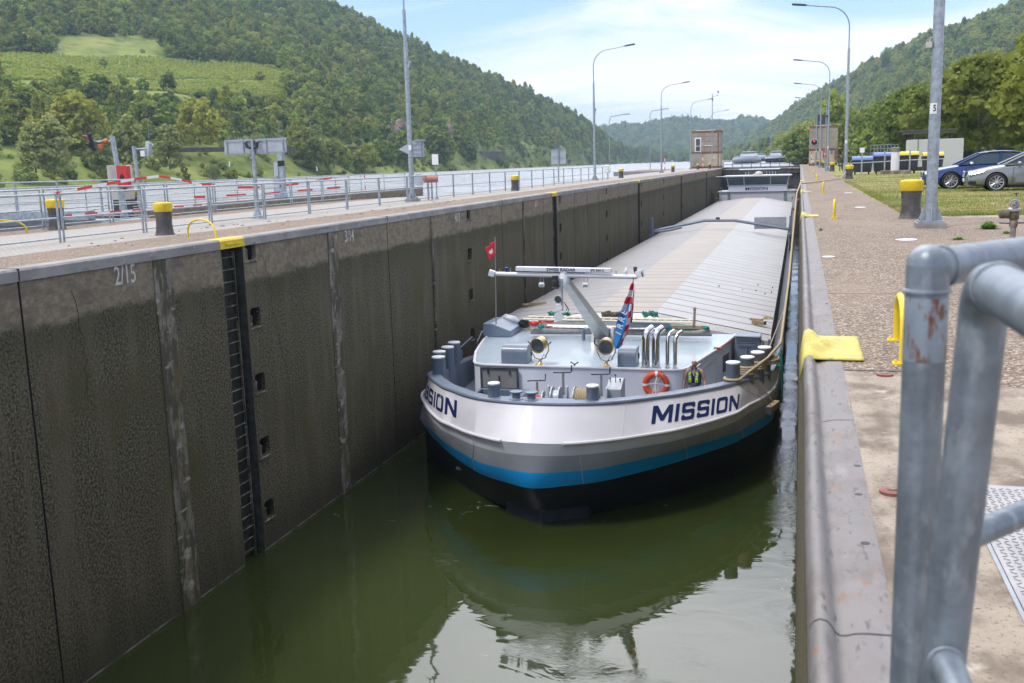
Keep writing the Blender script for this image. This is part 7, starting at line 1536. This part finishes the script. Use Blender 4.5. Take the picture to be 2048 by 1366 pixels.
scatter('hillside_wood', P, g.random(len(P)) * 6.283, sc, pick, 'dense mixed green woodland covering the steep hillside across the river')
# vine rows run up the slope
rows = []; nu, nv = HL_.shape[:2]
for k in range(150):
    u = .015 + .485 * k / 150; a = []
    for s in np.linspace(3.72 / 8, 5.05 / 8, 80):
        x, y = u * (nu - 1), s * (nv - 1); i, j = int(x), int(y); fx, fy = x - i, y - j; a.append((HL_[i, j] * (1 - fx) + HL_[i + 1, j] * fx) * (1 - fy) + (HL_[i, j + 1] * (1 - fx) + HL_[i + 1, j + 1] * fx) * fy)
    a = np.array(a); uvk = np.c_[np.full(len(a), u), np.linspace(3.72 / 8, 5.05 / 8, 80)]; kk = vine_zone(uvk, a) & ~((uvk[:, 1] * 8 > 4.28) & (uvk[:, 1] * 8 < 4.36)); rows.append(a[kk])
P = np.concatenate(rows); P = P + g.normal(size=P.shape) * np.array([.25, .25, 0])
scatter('vineyard', P, g.random(len(P)) * 6.283, .55 + .35 * g.random(len(P)), np.full(len(P), 7), 'rows of bright green vines on the open terrace of the hillside')
# bank herbs
P, UV = sample(HL_, 16000, g, lambda p, uv: (uv[:, 1] * 8 < 2.3) & (g.random(len(p)) < np.where(vn(p, .05, 3) > -.2, .9, .35)))
scatter('bank_scrub', P, g.random(len(P)) * 6.283, .22 + .42 * g.random(len(P)), np.where(g.random(len(P)) < .6, 5, 4), 'low tangled scrub and nettles along the far river bank')
# right-hand wooded hill, and the blue hills closing the valley
RC = [(1490, [(320, 1850), (316, 1870), (306, 1950), (297, 2050), (288, 2150), (300, 2500)]), (1560, [(320, 1450), (312, 1480), (293, 1600), (272, 1720), (253, 1850), (270, 2200)]), (1640, [(319, 1000), (308, 1040), (278, 1180), (243, 1330), (205, 1480), (230, 1900)]),
      (1720, [(318, 700), (304, 740), (262, 900), (215, 1080), (160, 1260), (190, 1700)]), (1860, [(316, 480), (298, 520), (240, 700), (165, 920), (92, 1120), (120, 1600)]), (2048, [(312, 380), (290, 420), (215, 620), (118, 860), (22, 1080), (60, 1550)]), (2300, [(306, 330), (280, 370), (190, 580), (70, 830), (-40, 1060), (0, 1500)]), (2900, [(290, 300), (250, 340), (140, 560), (0, 800), (-120, 1050), (-60, 1500)])]
HR_ = loft(RC, 120, 60, 2.5, 9); terrain('right_hill', HR_, MEADOW)
P, UV = sample(HR_, 13500, g, lambda p, uv: (pixel(p)[:, 0] < 2500) & (g.random(len(p)) < .96)); pick = g.choice([0, 1, 2, 3, 1], len(P)); pick = np.where((UV[:, 1] > .74) & (UV[:, 1] < .84) & (g.random(len(P)) < 0), 6, pick)
P[:, 2] -= .5; D = np.hypot(P[:, 0], P[:, 1]); scatter('right_hill_wood', P, g.random(len(P)) * 6.283, (.8 + .5 * g.random(len(P))) * np.where(D > 1300, 1.25, 1), pick, 'dense green wood covering the hill on the right of the valley')
FC = [(1120, [(323, 2150), (312, 2200), (290, 2400), (272, 2600), (280, 3000)]), (1215, [(322.5, 2200), (312, 2250), (288, 2450), (266, 2650), (275, 3050)]), (1280, [(322, 2250), (310, 2300), (283, 2500), (259, 2700), (268, 3100)]), (1350, [(321, 2250), (308, 2300), (278, 2500), (247, 2700), (256, 3100)]), (1400, [(321, 2250), (308, 2300), (278, 2500), (252, 2700), (262, 3100)]), (1460, [(320.5, 2250), (308, 2300), (277, 2500), (254, 2700), (262, 3100)]), (1500, [(320, 2250), (308, 2300), (275, 2500), (248, 2700), (258, 3100)]), (1560, [(320, 2250), (308, 2300), (280, 2500), (258, 2700), (266, 3100)]), (1680, [(319, 2250), (308, 2300), (284, 2500), (262, 2700), (270, 3100)])]
HF = loft(FC, 110, 50, 4, 15); terrain('far_hills', HF, MEADOW)
P, UV = sample(HF, 9000, g, lambda p, uv: g.random(len(p)) < .95); q = pixel(P); pick = g.choice([0, 1, 2, 1], len(P)); crest = (UV[:, 1] > .68) & (UV[:, 1] < .80); pick = np.where(crest & (q[:, 0] > 1360) & (q[:, 0] < 1475) & (g.random(len(P)) < .4), 6, np.where(crest & (g.random(len(P)) < .12), 6, pick))
P[:, 2] -= 1; scatter('far_wood', P, g.random(len(P)) * 6.283, np.where(pick == 6, 1.0, 1.35) * (.8 + .5 * g.random(len(P))), pick, 'hazy blue-green woods on the hills closing the valley')
# low wooded shore ahead on the right
SC = [(1255, [(324.5, 1650), (321, 1700), (319, 1800)]), (1330, [(323.5, 1750), (320, 1800), (318, 1900)]), (1440, [(322.5, 1500), (318, 1550), (316, 1750)]), (1500, [(322.5, 1150), (317, 1180), (314, 1400)]), (1540, [(323.5, 800), (316, 830), (312, 1050)]), (1580, [(326, 480), (317, 500), (310, 700)]), (1615, [(330, 290), (318, 310), (310, 520)]), (1690, [(331, 230), (322, 290), (312, 450)]), (1900, [(333, 190), (325, 220), (312, 400)]), (2200, [(334, 180), (325, 200), (308, 380)])]
HS = loft(SC, 80, 16, .3, 5); terrain('right_shore', HS, MEADOW)
P, UV = sample(HS, 1500, g, lambda p, uv: (g.random(len(p)) < .8) & (np.hypot(p[:, 0], p[:, 1]) > 250) & ((pixel(p)[:, 0] > 1592) | (np.hypot(p[:, 0], p[:, 1]) > 640))); scatter('shore_wood', P - np.array([0, 0, .3]), g.random(len(P)) * 6.283, .75 + .5 * g.random(len(P)), g.choice([0, 1, 2, 4, 3], len(P)), 'low mixed trees along the far right shore ahead of the lock')

# ------------------------------------------------------------------ single trees
def tree(label, loc, H, R, seed, group, m, shape='round', leaf=.3, nc=70, per=40, cr=.24, zb=.25, trunk=.22):
    t_ = thing('tree', label, 'tree', (0, 0, 0), 0, group); g = np.random.default_rng(seed); tm = MB(); top = H * .72
    pts = [(0, 0, -.2), (.05, .02, H * .15), (.12 * g.normal(), .12 * g.normal(), H * .4), (.2 * g.normal(), .2 * g.normal(), top)]; tm.tube(pts, [trunk * 1.3, trunk, trunk * .75, trunk * .25], 9)
    for k in range(7):
        a = g.random() * 6.283; z0 = H * (.26 + .38 * g.random()); l = R * (.5 + .35 * g.random()); tm.tube([(0, 0, z0), (math.cos(a) * l * .5, math.sin(a) * l * .5, z0 + l * .45), (math.cos(a) * l, math.sin(a) * l, z0 + l * .75)], [trunk * .42, trunk * .28, trunk * .1], 6)
    tm.build('trunk', BARK, t_); raw_mesh('crown', *crown_mesh(seed, H, R, nc, per, H * zb, leaf, shape, cr), m, parent=t_)
    t_.location = loc; return t_
RT = [(22.4, 97, 12.6, 0), (31, 112, 13.5, 1), (20.3, 131, 11.8, 2), (28.5, 146, 13, 0), (21.0, 163, 12.2, 1), (19.6, 196, 12.6, 2), (30, 185, 14, 1), (20.2, 228, 12.5, 0), (19.4, 262, 13, 1), (20.5, 300, 13, 2), (18.2, 340, 12.5, 0), (40, 128, 14, 2), (38, 165, 14, 0)]
protoT = [tree('tree', (0, 0, 0), 12, 5.6, 300 + k, 'trees along the right bank', LEAFR, 'round', .26, 95, 62, .23, .22, .24) for k in range(3)]
used = set(); N_ = ['big leafy tree at the right picture edge behind the cars', 'tall tree behind the one at the right picture edge', 'leafy tree with a clear trunk over the mesh fence behind the blue car', 'broad tree behind the clear-trunked one', 'leafy tree right of the near lamp post, behind the flat shelter', 'leafy tree left of the near lamp post above the white container', 'taller tree filling the gap behind the flat shelter', 'leafy tree above the wire cage and blue-lidded bins', 'tree standing behind the leftmost waste bin', 'tree right of the roped-bollard lamp post', 'farthest tree of the right-bank row, beside the machine house', 'high tree in the back row at the right edge', 'high tree in the back row above the flat shelter']
for k, (x, y, h, p_) in enumerate(RT):
    c = protoT[p_] if p_ not in used else copy_tree(protoT[p_]); used.add(p_); c.location = (x, y, 0); c.rotation_euler = (0, 0, k * 2.1); s = h / 12; c.scale = (s * 1.02, s * 1.02, s); c['label'] = N_[k]
BT = [(110, 345, 250, 287, 300), (72, 342, 262, 285, 295), (262, 338, 246, 312, 330), (340, 336, 260, 325, 336), (200, 340, 280, 305, 318), (612, 332, 268, 415, 425), (668, 330, 282, 425, 430), (765, 332, 284, 470, 490), (735, 334, 292, 455, 470), (808, 330, 268, 520, 545), (870, 328, 262, 590, 615), (925, 326, 276, 650, 680), (1030, 322, 285, 820, 850), (400, 286, 212, 340, 395), (150, 300, 205, 330, 380), (1160, 320, 296, 1110, 1130)]
BL_ = ['feathery willow on the far bank left of the red signal', 'pale willow at the left picture edge of the far bank', 'tall feathery willow behind the red lock signal', 'slim grey-green willow right of the turned-away signal head', 'bushy willow between the two signals', 'round green bush on the far bank right of the wide sign board', 'second round bush on the far bank, between sign board and tall lamp post', 'broad low tree just left of the arrow board', 'smaller bush left of the broad low tree by the arrow board', 'green tree directly behind the arrow board', 'tree on the bank right of the arrow board', 'tree at the foot of the rocky slope', 'small tree on the bank above the plain grey sign board', 'yellowish round tree above the railway ledge left of the wide sign', 'dark round tree above the willows at the left', 'distant bank tree left of the second island lamp post']
pw_ = [tree('tree', (0, 0, 0), 10, 3.2, 400, 'trees on the far bank', LEAFB, 'tall', .22, 70, 46, .30, .05, .15), tree('tree', (0, 0, 0), 8, 4.0, 401, 'trees on the far bank', LEAF, 'round', .26, 70, 46, .28, .05, .16)]
used = set()
for k, (px, yb, yt, D, _) in enumerate(BT):
    w = 0 if k < 5 else 1; b = rayp(px, yb, D); hgt = (yb - yt) / 2010 * D * 1.02; c = pw_[w] if w not in used else copy_tree(pw_[w]); used.add(w)
    c.location = (b.x, b.y, b.z - .3); s = hgt / (10 if w == 0 else 8); c.scale = (s * (1.15 if w == 0 else .95), s * 1.1, s); c.rotation_euler = (0, 0, k * 1.7); c['label'] = BL_[k]
t_ = rayp(1594, 326, 265); wt = tree('pale round willow on the right shore beside the right machine house', (t_.x, t_.y, -.3), 8.0, 3.7, 410, 'trees ahead on the right shore', LEAFB, 'round', .24, 90, 50, .24, .02, .2)
t_ = rayp(1572, 320, 680); tree('darker green tree on the right shore behind the pale willow', (t_.x, t_.y, -.3), 15, 9, 411, 'trees ahead on the right shore', LEAF, 'round', .34, 80, 46, .25, .03, .2)

# ------------------------------------------------------------------ railway ledge, masts, houses, far barges
ROCKW = mat('rail_wall', (0.10, 0.085, 0.075), .9, var=.3, vscale=.5)
def strip(label, name, cat, pxs, top, bot, mt, group=None):
    m = MB(); a = [rayp(x, t, D) for x, t, b, D in pxs]; b = [rayp(x, bb_, D) for x, t, bb_, D in pxs]; back = [p + Vector((-1.6, .8, 0)) for p in a]
    o = a[0]; m = MB(o); m.grid([b, a, back]); prop(m.build(name, mt, None, smooth=0, solid=.3), label, cat, group)
strip('dark stone railway wall behind the wide sign board', 'railway_wall', 'wall', [(345, 296, 305, 352), (420, 295, 304, 365), (470, 294.5, 303, 375), (590, 294, 302, 402)], 0, 0, ROCKW, 'railway walls on the far bank')
strip('short dark railway wall left of the arrow board', 'railway_wall', 'wall', [(690, 293.5, 300, 455), (728, 293.5, 300, 470)], 0, 0, ROCKW, 'railway walls on the far bank')
strip('dark pillared railway viaduct at the foot of the hill right of the arrow board', 'railway_wall', 'wall', [(962, 303, 322, 690), (1010, 303, 321, 740)], 0, 0, ROCKW, 'railway walls on the far bank')
for k, (px, yb, yt, D) in enumerate(((300, 300, 250, 345), (360, 298, 243, 355), (560, 294, 252, 400), (623, 293, 246, 415), (958, 300, 275, 680))):
    b = rayp(px, yb, D); h = (yb - yt) / 2010 * D
    t_ = thing('railway_mast', ['thin railway mast left of the turned-away signal', 'thin railway mast right of the turned-away signal', 'thin railway mast behind the wide sign board', 'lattice railway mast right of the wide sign board', 'small railway mast above the viaduct'][k], 'mast', b, 0, 'railway masts on the far bank')
    m = MB(b)
    if k == 3:
        for s in (-.3, .3): m.cyl(b + Vector((s, 0, -1)), b + Vector((s * .6, 0, h)), .09, n=5)
        for j in range(8): m.cyl(b + Vector((-.3, 0, h * j / 8)), b + Vector((.3, 0, h * (j + 1) / 8)), .06, n=4)
    else: m.cyl(b + Vector((0, 0, -1)), b + Vector((0, 0, h)), .13, .10, 6); m.cyl(b + Vector((0, 0, h * .85)), b + Vector((1.3, -.3, h * .92)), .05, n=4)
    m.build('mast_pole', STEEL, t_)
for k, (px, py) in enumerate(((459, 331), (634, 340), (32, 352))):
    b = rayp(px, py, 330 + 60 * k); t_ = thing('marker_post', ['white marker post on the far bank below the wide sign board', 'white marker post on the far bank left of the tall lamp post', 'small white marker post at the left on the far bank'][k], 'marker post', b, 0, 'white marker posts on the far bank'); MB(b).cyl(b + Vector((0, 0, -.4)), b + Vector((0, 0, 1.0)), .22, n=8).sphere(b + Vector((0, 0, 1.0)), .22, 8, 6).build('post', WHITE, t_)
# rock outcrops
ROCK = mat('red_rock', (0.24, 0.165, 0.13), .9, var=.35, vscale=.35, spots=[((0.12, 0.085, 0.065), (.5, .5, .2), .5, .62)], bump=.6, bscale=1.5)
for k, (px, py, D, s) in enumerate(((795, 258, 565, 1.0), (872, 250, 640, 1.25))):
    c = rayp(px, py, D); g2 = np.random.default_rng(50 + k); m = MB(c)
    for j in range(9): m.sphere(c + Vector((g2.normal() * 5 * s, g2.normal() * 4, g2.normal() * 4.2 * s - 1)), (3.2 * s, 2.2, 3.6 * s), 9, 7)
    ob = m.build('rock_outcrop', ROCK, None, smooth=0); dm = ob.modifiers.new('d', 'DISPLACE'); tx = bpy.data.textures.new('rock', 'CLOUDS'); tx.noise_scale = 1.6; dm.texture = tx; dm.strength = 1.6; prop(ob, ['reddish rock outcrop left of the bigger one on the hillside', 'bigger reddish rock outcrop above the arrow board'][k], 'rock', 'rock outcrops on the hillside')
for k, (px, py, D, w, h) in enumerate(((1481, 284, 2440, 11, 7), (1473, 291, 2420, 8, 5), (1487, 282, 2450, 6, 9), (1548, 288, 1660, 3, 3))):
    b = rayp(px, py, D); t_ = thing('hill_house', ['white house with a pale roof on the far hill', 'small white house below the white house on the far hill', 'narrow white tower house beside the house on the far hill', 'tiny white house on the right-hand slope'][k], 'house', b, 0, 'white houses on the far hill')
    MB(b).bb((b.x - w / 2, b.y - 4, b.z - 4), (b.x + w / 2, b.y + 4, b.z + h)).build('wall', WHITE, t_, smooth=0); MB(b).prism([(b.x - w / 2 - .5, b.z + h + .01), (b.x + w / 2 + .5, b.z + h + .01), (b.x, b.z + h + 3)], b.y - 4.4, b.y + 4.4, 0, 'XZ').build('roof', mat('far_roof_%d' % k, (0.22, 0.14, 0.12), .8), t_, smooth=0)
def far_barge(label, x, y, W_, mast_h, mirror):
    t_ = thing('far_barge', label, 'barge', (x, y, ZU), 0, 'barges waiting upstream'); o = t_.location; h = W_ / 2
    rows = []
    for z, f, dy in ((-1.0, .80, 1.5), (.6, .95, .5), (1.9, 1.0, -.3), (2.7, .96, -.5)):
        c = [(0, 0), (.35, .3), (.65, 1.1), (.86, 2.6), (.97, 5), (1, 9), (1, 60)]; r = [(x + u * h * f, y + v * 1.3 + dy, ZU + z) for u, v in c]; rows.append([(2 * x - a, b, cc) for a, b, cc in reversed(r)] + r[1:])
    m = MB(o); m.grid(rows[:2], 0).grid(rows[1:3], 1).grid(rows[2:4], 2); m.add(rows[3], [tuple(range(len(rows[3])))], 2); m.build('hull', [BBK, NAVY if mirror else BGR, BLG], t_)
    MB(o).bb((x - h * .85, y + 12, ZU + 2.0), (x + h * .85, y + 50, ZU + 3.3)).build('hatch_cover', GREYBACK, t_, smooth=0)
    MB(o).bb((x - h * .8, y + 52, ZU + 2), (x + h * .8, y + 59, ZU + 4.6)).build('deckhouse', BLG, t_, smooth=0); MB(o).bb((x - h * .55, y + 53, ZU + 4.6), (x + h * .55, y + 57, ZU + 5.3)).build('windows', GLASS, t_, smooth=0); MB(o).bb((x - h * .6, y + 52.6, ZU + 5.3), (x + h * .6, y + 57.4, ZU + 5.6)).build('roof', WHITE, t_, smooth=0)
    MB(o).cyl((x - h * .7 + (.9 * W_ * 0 if not mirror else 0), y + 50, ZU + 2), (x - h * .7, y + 50, ZU + mast_h), .12, n=6).cyl((x, y + 55, ZU + 5.6), (x, y + 55, ZU + 6.6), .08, n=5).bb((x - 1.2, y + 54.9, ZU + 6.4), (x + 1.2, y + 55.1, ZU + 6.6)).build('mast', STEEL, t_)
    return t_
far_barge('distant grey inland barge waiting upstream, left of the two', -24.5, 468, 10.4, 5, False); far_barge('distant blue barge with a tall white mast waiting upstream, right of the two', -10.4, 478, 10.8, 13, True)
t_ = far_barge('small dark barge farther upstream behind the left waiting barge', -27, 700, 9, 5, True)
# ------------------------------------------------------------------ valley air
hz = MB((0, 0, 0)).bb((-1500, -220, -10.2), (1500, 3300, 330)); hm = bpy.data.materials.new('valley_haze'); hm.use_nodes = True; t = hm.node_tree; t.nodes.clear(); pv = t.nodes.new('ShaderNodeVolumePrincipled'); ho = t.nodes.new('ShaderNodeOutputMaterial')
pv.inputs['Color'].default_value = (0.56, 0.77, 1.0, 1); pv.inputs['Density'].default_value = 0.00019; pv.inputs['Anisotropy'].default_value = 0.1; t.links.new(pv.outputs[0], ho.inputs['Volume'])
prop(hz.build('haze', hm, None, smooth=0), kind='stuff')
